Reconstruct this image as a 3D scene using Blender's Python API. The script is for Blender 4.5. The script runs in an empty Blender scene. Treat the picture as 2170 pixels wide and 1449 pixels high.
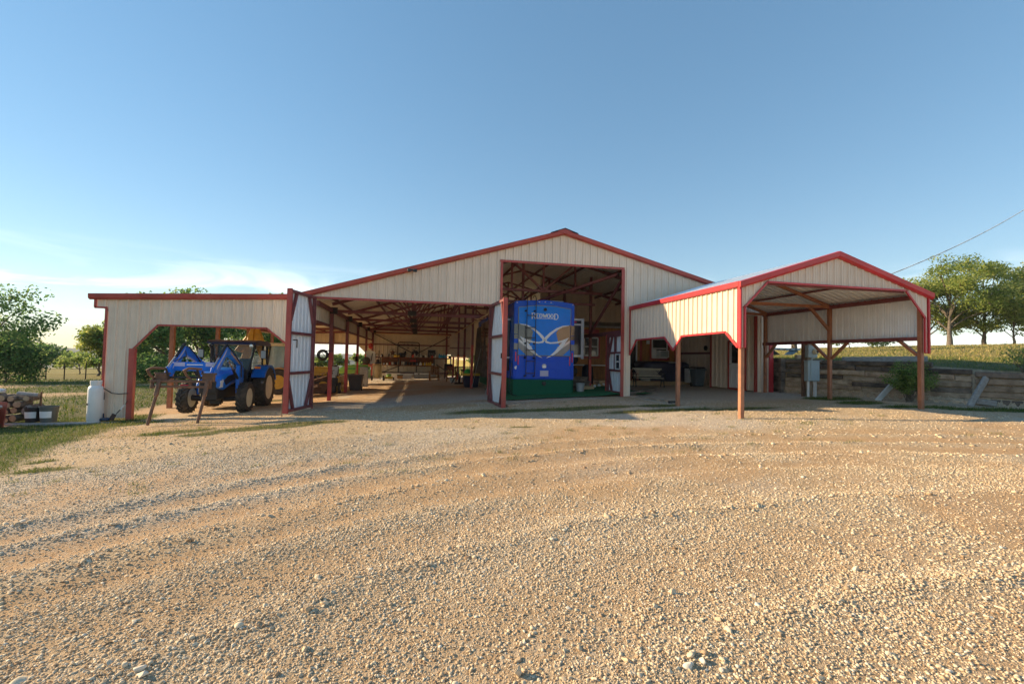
import bpy, bmesh, math, random
import numpy as np
from mathutils import Vector, Matrix, noise as mnoise
S = bpy.context.scene
COL = S.collection
RNG = random.Random(7)
NP = np.random.RandomState(11)
# ---------------------------------------------------------------- camera
cam_d = bpy.data.cameras.new('camera'); cam = bpy.data.objects.new('camera', cam_d); COL.objects.link(cam)
cam_d.sensor_width = 36.0; cam_d.sensor_fit = 'HORIZONTAL'; cam_d.lens = 16.0
cam_d.clip_start = 0.05; cam_d.clip_end = 12000
_r = Vector((0.97928081, -0.20131584, 0.02193251)); _u = Vector((-0.02849467, -0.02975618, 0.99915095)); _f = Vector((0.20049229, 0.97907431, 0.03487609))
cam.matrix_world = Matrix(((_r.x, _u.x, -_f.x, 0), (_r.y, _u.y, -_f.y, 0), (_r.z, _u.z, -_f.z, 0), (0, 0, 0, 1)))
S.camera = cam
# ---------------------------------------------------------------- sky, sun, exposure
SUN_DIR = Vector((2.75, -1.15, -1.0)).normalized()          # the way the light travels
EL = math.asin(-SUN_DIR.z); AZ = math.atan2(-SUN_DIR.x, -SUN_DIR.y)
W = bpy.data.worlds.new('World'); S.world = W; W.use_nodes = True
nt = W.node_tree; nt.nodes.clear()
def N(t, kind, **kw):
    n = t.nodes.new(kind)
    for k, v in kw.items(): setattr(n, k, v)
    return n
sky = N(nt, 'ShaderNodeTexSky', sky_type='NISHITA', sun_disc=False, sun_elevation=EL, sun_rotation=AZ, altitude=0, air_density=1.0, dust_density=0.0, ozone_density=1.9)
tc = N(nt, 'ShaderNodeTexCoord')
mp = N(nt, 'ShaderNodeMapping'); mp.inputs['Scale'].default_value = (3.0, 3.0, 15.0); mp.inputs['Rotation'].default_value = (0.04, 0.10, 0.0); mp.inputs['Location'].default_value = (0.6, 1.1, 0.25)
cn = N(nt, 'ShaderNodeTexNoise'); cn.inputs['Scale'].default_value = 1.15; cn.inputs['Detail'].default_value = 7; cn.inputs['Roughness'].default_value = 0.55; cn.inputs['Distortion'].default_value = 0.9
cr = N(nt, 'ShaderNodeValToRGB'); cr.color_ramp.elements[0].position = 0.47; cr.color_ramp.elements[1].position = 0.72
sep = N(nt, 'ShaderNodeSeparateXYZ')
em = N(nt, 'ShaderNodeValToRGB')                            # clouds only in a low band of elevation
em.color_ramp.elements.new(.09); em.color_ramp.elements.new(.16)
for e, (p, v) in zip(em.color_ramp.elements, [(0.0, 1), (0.08, 1), (0.13, .6), (0.18, 0)]):
    e.position = p; e.color = (v, v, v, 1)
m1 = N(nt, 'ShaderNodeMath', operation='MULTIPLY'); m2 = N(nt, 'ShaderNodeMath', operation='MULTIPLY'); m2.inputs[1].default_value = 0.85
mix = N(nt, 'ShaderNodeMix', data_type='RGBA'); mix.inputs['B'].default_value = (4.6, 4.65, 4.7, 1)
bg = N(nt, 'ShaderNodeBackground'); bg.inputs['Strength'].default_value = 0.09
out = N(nt, 'ShaderNodeOutputWorld')
L = nt.links.new
L(tc.outputs['Generated'], mp.inputs['Vector']); L(mp.outputs['Vector'], cn.inputs['Vector']); L(cn.outputs['Fac'], cr.inputs['Fac'])
L(tc.outputs['Generated'], sep.inputs[0]); L(sep.outputs['Z'], em.inputs['Fac'])
L(cr.outputs['Color'], m1.inputs[0]); L(em.outputs['Color'], m1.inputs[1]); L(m1.outputs[0], m2.inputs[0])
L(m2.outputs[0], mix.inputs['Factor']); hsv = N(nt, 'ShaderNodeHueSaturation'); hsv.inputs['Hue'].default_value = .497; hsv.inputs['Saturation'].default_value = 1.42; hsv.inputs['Value'].default_value = .745
gam = N(nt, 'ShaderNodeGamma'); gam.inputs['Gamma'].default_value = .62
L(sky.outputs['Color'], gam.inputs['Color']); L(gam.outputs['Color'], hsv.inputs['Color']); L(hsv.outputs['Color'], mix.inputs['A']); L(mix.outputs['Result'], bg.inputs['Color']); L(bg.outputs[0], out.inputs['Surface'])
sun_d = bpy.data.lights.new('sun', 'SUN'); sun = bpy.data.objects.new('sun', sun_d); COL.objects.link(sun)
sun_d.energy = 2.0; sun_d.angle = math.radians(0.5); sun_d.color = (1.0, 0.76, 0.47)
sun.rotation_euler = SUN_DIR.to_track_quat('-Z', 'Y').to_euler(); sun.location = (-40, 30, 40)
V = S.view_settings; V.view_transform = 'Standard'; V.look = 'None'; V.gamma = 1; V.use_curve_mapping = False; V.exposure = 2.28
S.cycles.max_bounces = 9; S.cycles.volume_bounces = 0; S.cycles.diffuse_bounces = 6; S.cycles.transparent_max_bounces = 12; S.cycles.use_denoising = True
# ---------------------------------------------------------------- helpers
BW = {}                                                      # where each thing stood while its parts were built
def tag(o, label=None, cat=None, group=None, kind=None):
    for k, v in (('label', label), ('category', cat), ('group', group), ('kind', kind)):
        if v: o[k] = v
    return o
def thing(name, label, cat, loc=(0, 0, 0), group=None):
    o = bpy.data.objects.new(name, None); COL.objects.link(o); o.location = loc; o.empty_display_size = .2
    BW[o.name] = Vector(loc); return tag(o, label, cat, group)
def attach(o, parent):
    o.parent = parent; o.matrix_parent_inverse = Matrix.Translation(-BW.get(parent.name, Vector((0, 0, 0))))
def part_empty(name, parent):
    o = bpy.data.objects.new(name, None); COL.objects.link(o); o.empty_display_size = .2; attach(o, parent); return o
class MB:
    def __init__(s): s.v = []; s.f = []
    def add(s, vs, fs):
        n = len(s.v); s.v += [tuple(v) for v in vs]; s.f += [tuple(i + n for i in f) for f in fs]; return s
    def box(s, c, d, R=None):
        c = Vector(c); hx, hy, hz = d[0] / 2, d[1] / 2, d[2] / 2
        vs = [Vector((x, y, z)) for z in (-hz, hz) for x, y in ((-hx, -hy), (hx, -hy), (hx, hy), (-hx, hy))]
        if R is not None: vs = [R @ v for v in vs]
        return s.add([c + v for v in vs], [(3, 2, 1, 0), (4, 5, 6, 7), (0, 1, 5, 4), (1, 2, 6, 5), (2, 3, 7, 6), (3, 0, 4, 7)])
    def bb(s, a, b):
        return s.box([(a[i] + b[i]) / 2 for i in range(3)], [abs(b[i] - a[i]) for i in range(3)])
    def bar(s, p, q, w, h, up=(0, 0, 1)):                    # square bar from p to q, w across, h along up
        p = Vector(p); q = Vector(q); d = (q - p); l = d.length; d.normalize(); up = Vector(up)
        x = d.cross(up)
        if x.length < 1e-4: x = d.cross(Vector((0, 1, 0)))
        x.normalize(); z = x.cross(d).normalized()
        R = Matrix((x, d, z)).transposed()
        return s.box((p + q) / 2, (w, l, h), R)
    def tube(s, pts, r, n=8, cap=True):
        pts = [Vector(p) for p in pts]; rs = r if isinstance(r, (list, tuple)) else [r] * len(pts)
        base = len(s.v); prev = None
        for i, p in enumerate(pts):
            d = (pts[min(i + 1, len(pts) - 1)] - pts[max(i - 1, 0)]).normalized()
            if prev is None:
                a = Vector((0, 0, 1)) if abs(d.z) < .9 else Vector((1, 0, 0)); x = d.cross(a).normalized()
            else: x = (prev - d * prev.dot(d)).normalized()
            prev = x; y = d.cross(x)
            for k in range(n):
                t = 2 * math.pi * k / n; s.v.append(tuple(p + (x * math.cos(t) + y * math.sin(t)) * rs[i]))
        for i in range(len(pts) - 1):
            for k in range(n):
                a = base + i * n + k; b = base + i * n + (k + 1) % n; s.f.append((a, b, b + n, a + n))
        if cap:
            s.f.append(tuple(base + k for k in range(n))[::-1]); e = base + (len(pts) - 1) * n; s.f.append(tuple(e + k for k in range(n)))
        return s
    def lathe(s, prof, c=(0, 0, 0), axis='z', n=20, R=None):  # prof: (radius, height)
        base = len(s.v); c = Vector(c)
        for r, h in prof:
            for k in range(n):
                t = 2 * math.pi * k / n; a, b = r * math.cos(t), r * math.sin(t)
                v = Vector((a, b, h)) if axis == 'z' else (Vector((h, a, b)) if axis == 'x' else Vector((b, h, a)))
                if R is not None: v = R @ v
                s.v.append(tuple(c + v))
        for i in range(len(prof) - 1):
            for k in range(n):
                a = base + i * n + k; b = base + i * n + (k + 1) % n; s.f.append((a, b, b + n, a + n))
        if prof[0][0] > 1e-5: s.f.append(tuple(base + k for k in range(n))[::-1])
        if prof[-1][0] > 1e-5: s.f.append(tuple(base + (len(prof) - 1) * n + k for k in range(n)))
        return s
    def prism(s, poly, fn, t0, t1):                          # 2D outline carried by fn(u, v, t) between depths t0 and t1
        n = len(poly); return s.add([fn(u, v, t0) for u, v in poly] + [fn(u, v, t1) for u, v in poly],
            [tuple(range(n))[::-1], tuple(range(n, 2 * n))] + [(i, (i + 1) % n, n + (i + 1) % n, n + i) for i in range(n)])
    def ball(s, c, r, n=10, m=7):
        r = r if isinstance(r, (tuple, list)) else (r, r, r); base = len(s.v)
        for j in range(1, m):
            ph = math.pi * j / m
            for k in range(n):
                t = 2 * math.pi * k / n; s.v.append((c[0] + r[0] * math.sin(ph) * math.cos(t), c[1] + r[1] * math.sin(ph) * math.sin(t), c[2] + r[2] * math.cos(ph)))
        top = len(s.v); s.v.append((c[0], c[1], c[2] + r[2])); s.v.append((c[0], c[1], c[2] - r[2]))
        for j in range(m - 2):
            for k in range(n):
                a = base + j * n + k; b = base + j * n + (k + 1) % n; s.f.append((a, a + n, b + n, b))
        for k in range(n):
            s.f.append((top, base + k, base + (k + 1) % n)); e = base + (m - 2) * n; s.f.append((top + 1, e + (k + 1) % n, e + k))
        return s
def mesh_of(name, mb, mat, bev=0, smooth=0, seg=1):
    me = bpy.data.meshes.new(name); me.from_pydata(mb.v, [], mb.f); me.update()
    bm = bmesh.new(); bm.from_mesh(me)
    bmesh.ops.recalc_face_normals(bm, faces=bm.faces)
    if bev: bmesh.ops.bevel(bm, geom=[e for e in bm.edges if len(e.link_faces) == 2 and e.calc_face_angle(0) > .5], offset=bev, segments=seg, affect='EDGES', clamp_overlap=True)
    bm.to_mesh(me); bm.free()
    if smooth: me.shade_smooth(); me.set_sharp_from_angle(angle=math.radians(smooth))
    if mat: me.materials.append(mat)
    return me
def obj(name, mb, mat, parent=None, bev=0, smooth=0, seg=1):
    me = mesh_of(name, mb, mat, bev, smooth, seg) if isinstance(mb, MB) else mb
    o = bpy.data.objects.new(name, me); COL.objects.link(o)
    if parent is not None: attach(o, parent)
    return o
def np_mesh(name, v, f, mat, attrs=None, smooth=False):      # v (n,3), f (m,3 or 4) as numpy arrays
    me = bpy.data.meshes.new(name); k = f.shape[1]
    me.vertices.add(len(v)); me.vertices.foreach_set('co', np.ascontiguousarray(v, np.float32).ravel())
    me.loops.add(f.size); me.loops.foreach_set('vertex_index', np.ascontiguousarray(f, np.int32).ravel())
    me.polygons.add(len(f)); me.polygons.foreach_set('loop_start', np.arange(0, f.size, k, dtype=np.int32)); me.polygons.foreach_set('loop_total', np.full(len(f), k, np.int32))
    if smooth: me.polygons.foreach_set('use_smooth', np.ones(len(f), bool))
    me.update(calc_edges=True)
    for a, vals in (attrs or {}).items():
        at = me.attributes.new(a, 'FLOAT', 'POINT'); at.data.foreach_set('value', np.ascontiguousarray(vals, np.float32))
    me.materials.append(mat); return me
def clone(root, loc=None, rotz=None, label=None, group=None):
    r = root.copy(); COL.objects.link(r)
    if loc is not None: r.location = loc
    if rotz is not None: r.rotation_euler = (0, 0, rotz)
    if label: r['label'] = label
    if group: r['group'] = group
    for ch in list(root.children):
        c = ch.copy(); COL.objects.link(c); c.parent = r
        for g in list(ch.children):
            d = g.copy(); COL.objects.link(d); d.parent = c
    return r
# ---------------------------------------------------------------- materials
MATS = {}
def mat(name, col, rough=.6, metal=0., var=.14, scale=5., bump=0., bscale=30., spec=.5, col2=None, stretch=None, coat=0., alpha=1., grime=0., rand=0.):
    m = bpy.data.materials.new(name); m.use_nodes = True; t = m.node_tree; b = t.nodes['Principled BSDF']; MATS[name] = m
    b.inputs['Roughness'].default_value = rough; b.inputs['Metallic'].default_value = metal; b.inputs['Specular IOR Level'].default_value = spec
    b.inputs['Coat Weight'].default_value = coat; b.inputs['Coat Roughness'].default_value = .08; b.inputs['Alpha'].default_value = alpha
    c = N(t, 'ShaderNodeTexCoord'); mp = N(t, 'ShaderNodeMapping'); mp.inputs['Scale'].default_value = stretch or (1, 1, 1)
    n = N(t, 'ShaderNodeTexNoise'); n.inputs['Scale'].default_value = scale; n.inputs['Detail'].default_value = 5; n.inputs['Roughness'].default_value = .65
    r = N(t, 'ShaderNodeValToRGB'); lo = [x * (1 - var) for x in col[:3]]; hi = list(col2) if col2 else [min(1, x * (1 + var)) for x in col[:3]]
    if col2: lo = list(col[:3])
    r.color_ramp.elements[0].position = .32; r.color_ramp.elements[1].position = .68
    r.color_ramp.elements[0].color = (*lo, 1); r.color_ramp.elements[1].color = (*hi, 1)
    t.links.new(c.outputs['Object'], mp.inputs[0]); t.links.new(mp.outputs[0], n.inputs['Vector']); t.links.new(n.outputs['Fac'], r.inputs[0])
    last = r.outputs[0]
    if grime:
        n2 = N(t, 'ShaderNodeTexNoise'); n2.inputs['Scale'].default_value = 1.7; n2.inputs['Detail'].default_value = 8; n2.inputs['Roughness'].default_value = .75
        r2 = N(t, 'ShaderNodeValToRGB'); r2.color_ramp.elements[0].position = .5; r2.color_ramp.elements[1].position = .75
        r2.color_ramp.elements[1].color = (grime, grime, grime, 1); r2.color_ramp.elements[0].color = (0, 0, 0, 1)
        mx = N(t, 'ShaderNodeMix', data_type='RGBA'); mx.inputs['B'].default_value = (.22, .15, .09, 1)
        t.links.new(c.outputs['Object'], n2.inputs['Vector']); t.links.new(n2.outputs['Fac'], r2.inputs[0]); t.links.new(r2.outputs[0], mx.inputs['Factor']); t.links.new(last, mx.inputs['A']); last = mx.outputs['Result']
    if rand:
        oi = N(t, 'ShaderNodeObjectInfo'); mr = N(t, 'ShaderNodeMapRange'); mr.inputs['To Min'].default_value = 1 - rand; mr.inputs['To Max'].default_value = 1 + rand; hs = N(t, 'ShaderNodeHueSaturation')
        t.links.new(oi.outputs['Random'], mr.inputs['Value']); t.links.new(mr.outputs[0], hs.inputs['Value']); t.links.new(last, hs.inputs['Color']); last = hs.outputs[0]
    t.links.new(last, b.inputs['Base Color'])
    if bump:
        n3 = N(t, 'ShaderNodeTexNoise'); n3.inputs['Scale'].default_value = bscale; n3.inputs['Detail'].default_value = 4
        bp = N(t, 'ShaderNodeBump'); bp.inputs['Strength'].default_value = bump; bp.inputs['Distance'].default_value = .02
        t.links.new(mp.outputs[0], n3.inputs['Vector']); t.links.new(n3.outputs['Fac'], bp.inputs['Height']); t.links.new(bp.outputs[0], b.inputs['Normal'])
    return m
SIDING = mat('siding', (.73, .60, .475), .42, var=.05, scale=.8, grime=.14, rand=.05)
SIDING_IN = mat('siding_inside', (.76, .66, .50), .5, var=.08, scale=1.5, grime=.2)
WHITE_IN = mat('panel_back', (.82, .85, .88), .32, var=.05, scale=2)
ROOF_UNDER = mat('roof_underside', (.80, .76, .68), .45, var=.08)
RED = mat('red_trim', (.40, .062, .048), .42, var=.2, scale=1.3, grime=.3)
RED2 = mat('red_trim_bright', (.52, .035, .045), .36, var=.16, scale=1.3, grime=.2)
STEEL = mat('primer_steel', (.20, .058, .06), .55, var=.25, scale=3, bump=.15)
POSTRED = mat('post_red', (.50, .06, .05), .5, var=.2, scale=2)
WOODPOST = mat('rust_post', (.36, .15, .08), .55, var=.25, scale=4, bump=.2)
DARK = mat('black_plastic', (.018, .018, .02), .5, var=.3)
RUBBER = mat('rubber', (.035, .031, .028), .85, var=.4, scale=6, bump=.3, col2=(.10, .08, .06))
CHROME = mat('bright_metal', (.6, .6, .6), .25, 1.0, var=.05)
GREYMETAL = mat('galvanised', (.42, .45, .46), .42, .7, var=.1)
GREYPAINT = mat('grey_paint', (.36, .44, .47), .45, var=.05)
WHITE = mat('white_paint', (.75, .75, .74), .4, var=.04)
BLUE = mat('tractor_blue', (.008, .17, .70), .35, var=.14, coat=.1, spec=.3, grime=.35)
NAVY = mat('roof_blue', (.012, .035, .12), .3, var=.1, coat=.4)
YELLOW = mat('machine_yellow', (.62, .36, .035), .45, var=.15, grime=.4)
CREAM = mat('cream_rim', (.76, .67, .46), .5, var=.1, grime=.3)
RUST = mat('rusty_steel', (.10, .058, .04), .75, var=.2, scale=4, col2=(.24, .12, .07), bump=.3)
BLACKSTEEL = mat('black_steel', (.03, .025, .025), .5, var=.3)
ORANGE = mat('orange_lens', (.8, .22, .02), .3, var=.05)
GLASS = mat('tinted_glass', (.05, .10, .11), .04, var=.1, spec=.8, alpha=.45)
WINGLASS = mat('window_glass', (.03, .035, .04), .05, var=.1, spec=.8)
GREYWOOD = mat('weathered_wood', (.26, .24, .22), .85, var=.3, scale=2, stretch=(6, 6, 6), bump=.5, col2=(.42, .40, .38))
TIE = mat('tie_wood', (.25, .175, .12), .9, var=.3, scale=3.5, col2=(.60, .47, .34), bump=.9, bscale=14, rand=.3)
TIE2 = mat('tie_wood_dark', (.07, .058, .05), .9, var=.3, scale=3.5, col2=(.24, .19, .15), bump=.9, bscale=14, rand=.3)
CEDAR = mat('cedar_wood', (.30, .12, .035), .6, var=.3, scale=2.5, stretch=(3, 3, .4), col2=(.52, .25, .075), bump=.2, rand=.18)
PALEWOOD = mat('pale_wood', (.50, .34, .18), .7, var=.2, scale=4, stretch=(.5, 3, 3))
SHELFWOOD = mat('shelf_wood', (.20, .075, .028), .6, var=.25, scale=3)
TURF = mat('green_turf', (.02, .17, .055), .95, var=.35, scale=60, bump=.5, bscale=200)
CARPETSKIRT = mat('green_carpet', (.01, .12, .065), .95, var=.35, scale=25, bump=.4, bscale=150)
# ================================================================ the ground
def _lat(seed):
    return np.random.RandomState(seed).rand(256, 256).astype(np.float32)
_L = [_lat(100 + i) for i in range(6)]
def vnoise(x, y, k=0):
    xi = np.floor(x).astype(int); yi = np.floor(y).astype(int); fx = x - xi; fy = y - yi
    fx = fx * fx * (3 - 2 * fx); fy = fy * fy * (3 - 2 * fy); T = _L[k % 6]; a = xi & 255; b = yi & 255; a1 = (a + 1) & 255; b1 = (b + 1) & 255
    return (T[a, b] * (1 - fx) + T[a1, b] * fx) * (1 - fy) + (T[a, b1] * (1 - fx) + T[a1, b1] * fx) * fy
def fbm(x, y, sc, o=4, k=0):
    x = np.asarray(x, float); y = np.asarray(y, float); s = 0; a = .5; t = 0
    for i in range(o):
        s = s + a * vnoise(x * sc + 17.3 * i, y * sc - 9.1 * i, k + i); t += a; a *= .5; sc *= 2.03
    return s / t
def sstep(a, b, x): t = np.clip((x - a) / (b - a), 0, 1); return t * t * (3 - 2 * t)
def hill_t(X, Y):                                            # metres beyond the face of the timber wall
    tb = (X - 14.75) * .9285 + (Y - 16.3) * .3714            # wall B runs from (14.75, 16.3) towards (17.95, 8.3)
    return np.where(Y > 16.3, np.minimum(X - 14.95, tb + 50), tb)
RC = (4.0, -6.0)
RUTS = [(12.15, .22, .035), (13.25, .30, .045), (14.15, .26, .045), (15.05, .34, .03), (9.5, .5, .012), (11.2, .3, .015), (8.1, .45, .012)]
ROWS = [(10.62, .13, .02), (8.78, .12, .03), (14.55, .12, .025), (12.75, .16, .02), (13.7, .12, .025)]
def rad(X, Y): return np.hypot(X - RC[0], Y - RC[1]) + .35 * (fbm(X, Y, .23, 2, 3) - .5) + .12 * (fbm(X, Y, 1.1, 2, 1) - .5)
def height(X, Y, fine=True):
    X = np.asarray(X, float); Y = np.asarray(Y, float)
    b = np.interp(X, [-300, -60, -30, -10, -3.45, 2.5, 8, 14, 20, 60], [-6, -3.0, -2.72, -2.30, -1.86, -1.62, -1.42, -1.2, -1.1, -1.0])
    near = np.interp(Y, [-20, 0, 4, 10], [-.12, -.06, -.02, 0]); b = b + near
    far = np.clip(Y - 55, 0, None); b = b - np.where(X < 14, .02 * far, 0) - np.clip(far - 60, 0, None) * .03 * (X < 14)
    b = np.maximum(b, -45)
    t = hill_t(X, Y); hl = .03 + .055 * np.clip(t, 0, 48) + .1 * (fbm(X, Y, .25, 3, 2) - .5) - .02 * np.clip(t - 75, 0, None)
    hl = np.maximum(hl, -40) - .10 * sstep(12.5, 10.5, Y) * (t < 4)
    w = sstep(.10, .24, t); z = b * (1 - w) + hl * w
    if fine:
        z = z + .05 * (fbm(X, Y, .5, 3, 0) - .5) * (t < .1)
        op = sstep(17.5, 13, Y) * (t < .1) * sstep(-9, -6, X)
        r = rad(X, Y); pat = .35 + .9 * fbm(X, Y, .4, 2, 4)
        for r0, w0, d0 in RUTS: z = z - op * pat * d0 * np.exp(-((r - r0) / w0) ** 2)
        for r0, w0, d0 in ROWS: z = z + op * pat * d0 * np.exp(-((r - r0) / w0) ** 2)
        z = z + .028 * (fbm(X, Y, 3.1, 3, 5) - .5) * (t < .1)
    return z
def ground_z(x, y): return float(height(np.array([x]), np.array([y]))[0])
BLOBS = [(-3.75, 12.55, 1.35, .42, .15), (-5.8, 12.7, .8, .35, .1), (-5.0, 12.0, .5, .25, 0), (-2.7, 13.0, .9, .35, 0), (7.2, 12.3, 2.3, .42, .05), (9.6, 12.0, 1.3, .3, 0), (5.0, 13.6, 2.4, .5, 0), (2.2, 13.6, 1.5, .5, 0),
         (7.6, 13.5, .9, .35, 0), (16.2, 9.7, 1.7, .55, -.35), (14.6, 10.9, 1.0, .3, -.2), (-6.0, 9.0, .5, .2, 0), (-6.6, 9.8, .3, .15, 0), (14.4, 13.6, 1.0, .6, 0), (14.0, 12.2, .8, .4, 0), (-6.3, 20.9, 1.1, .6, 0), (-8.2, 15.3, 1.0, .5, .1), (2.4, 10.5, .35, .12, 0)]
def grass_mask(X, Y):
    X = np.asarray(X, float); Y = np.asarray(Y, float); n = fbm(X, Y, .55, 4, 1)
    s = (-6.55 - .21 * (Y - 8.2)) - X; left = sstep(-.25, .5, s + 1.3 * (n - .5)) * sstep(18.6, 17.6, Y)
    left2 = sstep(.2, .9, (-9.9 - X) + 1.0 * (n - .5)) * (Y > 17.5)
    bare = sstep(.50, .62, fbm(X * .45, Y, .22, 3, 5)) * (Y > 20); left2 = left2 * (1 - .85 * bare * sstep(48, 36, Y))
    back = sstep(37.3, 38.5, Y) * (X < 14.9)
    hill = sstep(.1, .5, hill_t(X, Y))
    m = np.maximum(np.maximum(left, left2), np.maximum(back, hill))
    for cx, cy, rx, ry, sk in BLOBS:
        dx = X - cx; dy = Y - cy - sk * dx; q = np.exp(-((dx / rx) ** 2 + (dy / ry) ** 2)); m = np.maximum(m, sstep(.22, .6, q * (.55 + .9 * n)))
    return m
def dirt_mask(X, Y):
    r = rad(X, Y); m = np.zeros_like(np.asarray(X, float)); n = fbm(X, Y, .8, 4, 2)
    for r0, w0, d0 in RUTS: m = np.maximum(m, (.26 + d0 * 12) * np.exp(-((r - r0) / (w0 * 1.05)) ** 4))
    m = m * sstep(.2, .75, n + .12) * 1.3
    m = np.maximum(m, .9 * sstep(.57, .68, fbm(X, Y, .32, 3, 4)))
    m = np.maximum(m, sstep(17.2, 18.2, Y) * (X < -3.6) * .85); m = np.maximum(m, .75 * np.exp(-(((X + 6) / 3) ** 2 + ((Y - 13.5) / 1.6) ** 2)))
    m = np.where((X > 2.6) & (X < 14) & (Y > 13), m * .3, m)
    return np.clip(m, 0, 1)
def pale_mask(X, Y):
    return np.clip(sstep(13.2, 14.5, Y) * (X > 8.1) * (X < 14.8) + .8 * sstep(15.5, 16.5, Y) * sstep(20, 17, Y) * (X > -3) * (X < 7) + .6 * sstep(.5, .7, fbm(X, Y, .3, 3, 0)) + .8 * (Y > 17.5) * (X > -3.3) * (X < 8), 0, 1)  # last term pales the barn floor, added to bounce light into the bays
def geo(a, b, n): return np.sign(a) * np.geomspace(abs(a), abs(b), n)
XS = np.concatenate([geo(-2600, -62, 26), np.arange(-60, -16, .9), np.arange(-16, 19.6, .085), np.arange(19.8, 60, .55), geo(62, 2600, 26)])
YS = np.concatenate([geo(-2600, -8, 20), np.arange(-7, 1, .5), np.arange(1, 18.6, .085), np.arange(18.8, 40, .25), np.arange(40.4, 120, 1.3), geo(122, 2600, 30)])
GX, GY = np.meshgrid(XS, YS); gx = GX.ravel(); gy = GY.ravel(); gz = height(gx, gy)
nx, ny = len(XS), len(YS); i0 = (np.arange(ny - 1)[:, None] * nx + np.arange(nx - 1)[None, :]).ravel()
gf = np.stack([i0, i0 + 1, i0 + nx + 1, i0 + nx], 1)
def ground_mat():
    m = bpy.data.materials.new('gravel_ground'); m.use_nodes = True; t = m.node_tree; b = t.nodes['Principled BSDF']; b.inputs['Roughness'].default_value = .92; b.inputs['Specular IOR Level'].default_value = .2
    l = t.links.new; c = N(t, 'ShaderNodeTexCoord')
    def noise(sc, d=5, ro=.6, st=None):
        n = N(t, 'ShaderNodeTexNoise'); n.inputs['Scale'].default_value = sc; n.inputs['Detail'].default_value = d; n.inputs['Roughness'].default_value = ro
        if st:
            q = N(t, 'ShaderNodeMapping'); q.inputs['Scale'].default_value = st; l(c.outputs['Object'], q.inputs[0]); l(q.outputs[0], n.inputs['Vector'])
        else: l(c.outputs['Object'], n.inputs['Vector'])
        return n
    def ramp(src, stops):
        r = N(t, 'ShaderNodeValToRGB'); es = r.color_ramp.elements
        while len(es) < len(stops): es.new(.5)
        for e, (p, col) in zip(es, stops): e.position = p; e.color = (*col, 1)
        l(src, r.inputs[0]); return r.outputs[0]
    def mixc(f, a, bb):
        x = N(t, 'ShaderNodeMix', data_type='RGBA')
        if isinstance(f, float): x.inputs['Factor'].default_value = f
        else: l(f, x.inputs['Factor'])
        for s, k in ((a, 'A'), (bb, 'B')):
            if isinstance(s, tuple): x.inputs[k].default_value = (*s, 1)
            else: l(s, x.inputs[k])
        return x.outputs['Result']
    def vor(sc, out='Color'):
        v = N(t, 'ShaderNodeTexVoronoi'); v.inputs['Scale'].default_value = sc; v.inputs['Randomness'].default_value = 1; l(c.outputs['Object'], v.inputs['Vector']); return v
    va = vor(38.); vb = vor(85.)
    sa = N(t, 'ShaderNodeSeparateColor'); l(va.outputs['Color'], sa.inputs[0]); sb = N(t, 'ShaderNodeSeparateColor'); l(vb.outputs['Color'], sb.inputs[0])
    ca = ramp(sa.outputs[0], [(0, (0.364, 0.247, 0.146)), (.35, (0.538, 0.407, 0.263)), (.7, (0.683, 0.552, 0.377)), (1, (0.727, 0.654, 0.538))])
    cb = ramp(sb.outputs[0], [(0, (0.348, 0.233, 0.130)), (.5, (0.581, 0.436, 0.276)), (1, (0.711, 0.581, 0.407))])
    grav = mixc(.45, ca, cb)
    big = noise(.9, 6, .65); grav = mixc(ramp(big.outputs['Fac'], [(.35, (0, 0, 0)), (.7, (.55, .55, .55))]), grav, (0.552, 0.377, 0.204))
    A = {}
    for k in ('grass', 'dirt', 'pale', 'field'):
        a = N(t, 'ShaderNodeAttribute', attribute_name=k); A[k] = a.outputs['Fac']
    grav = mixc(A['pale'], grav, mixc(.5, ca, (0.610, 0.581, 0.538)))
    n1 = noise(7, 8, .75); dirt = ramp(n1.outputs['Fac'], [(.25, (0.393, 0.225, 0.109)), (.5, (0.552, 0.341, 0.174)), (.8, (0.654, 0.451, 0.263))])
    n2 = noise(22, 5, .7); dm = N(t, 'ShaderNodeMath', operation='MULTIPLY'); l(A['dirt'], dm.inputs[0]); dr = ramp(n2.outputs['Fac'], [(.3, (.25, .25, .25)), (.6, (1, 1, 1))]); l(dr, dm.inputs[1])
    col = mixc(dm.outputs[0], grav, dirt)
    n3 = noise(1.1, 7, .7); n4 = noise(28, 4, .7)
    gr = ramp(n3.outputs['Fac'], [(.3, (.07, .09, .03)), (.5, (.15, .145, .055)), (.7, (.26, .20, .10))])
    gr = mixc(ramp(n4.outputs['Fac'], [(.4, (0, 0, 0)), (.7, (.6, .6, .6))]), gr, (.07, .075, .03))
    n5 = noise(.35, 6, .7, (1, 2.5, 1)); n6 = noise(3.2, 8, .8, (1, 2, 1))
    fl = ramp(n6.outputs['Fac'], [(.3, (.17, .13, .04)), (.5, (.33, .25, .075)), (.7, (.42, .33, .12))])
    fl = mixc(ramp(n5.outputs['Fac'], [(.42, (0, 0, 0)), (.6, (.6, .6, .6))]), fl, (.15, .17, .045))
    gr = mixc(A['field'], gr, fl)
    col = mixc(A['grass'], col, gr); l(col, b.inputs['Base Color'])
    ad = N(t, 'ShaderNodeMath', operation='MULTIPLY_ADD'); l(va.outputs['Distance'], ad.inputs[0]); ad.inputs[1].default_value = -.7
    mu = N(t, 'ShaderNodeMath', operation='MULTIPLY'); l(vb.outputs['Distance'], mu.inputs[0]); mu.inputs[1].default_value = -.4; l(mu.outputs[0], ad.inputs[2])
    hn = N(t, 'ShaderNodeMath', operation='ADD'); l(ad.outputs[0], hn.inputs[0]); n7 = noise(120, 3, .7); l(n7.outputs['Fac'], hn.inputs[1])
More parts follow.
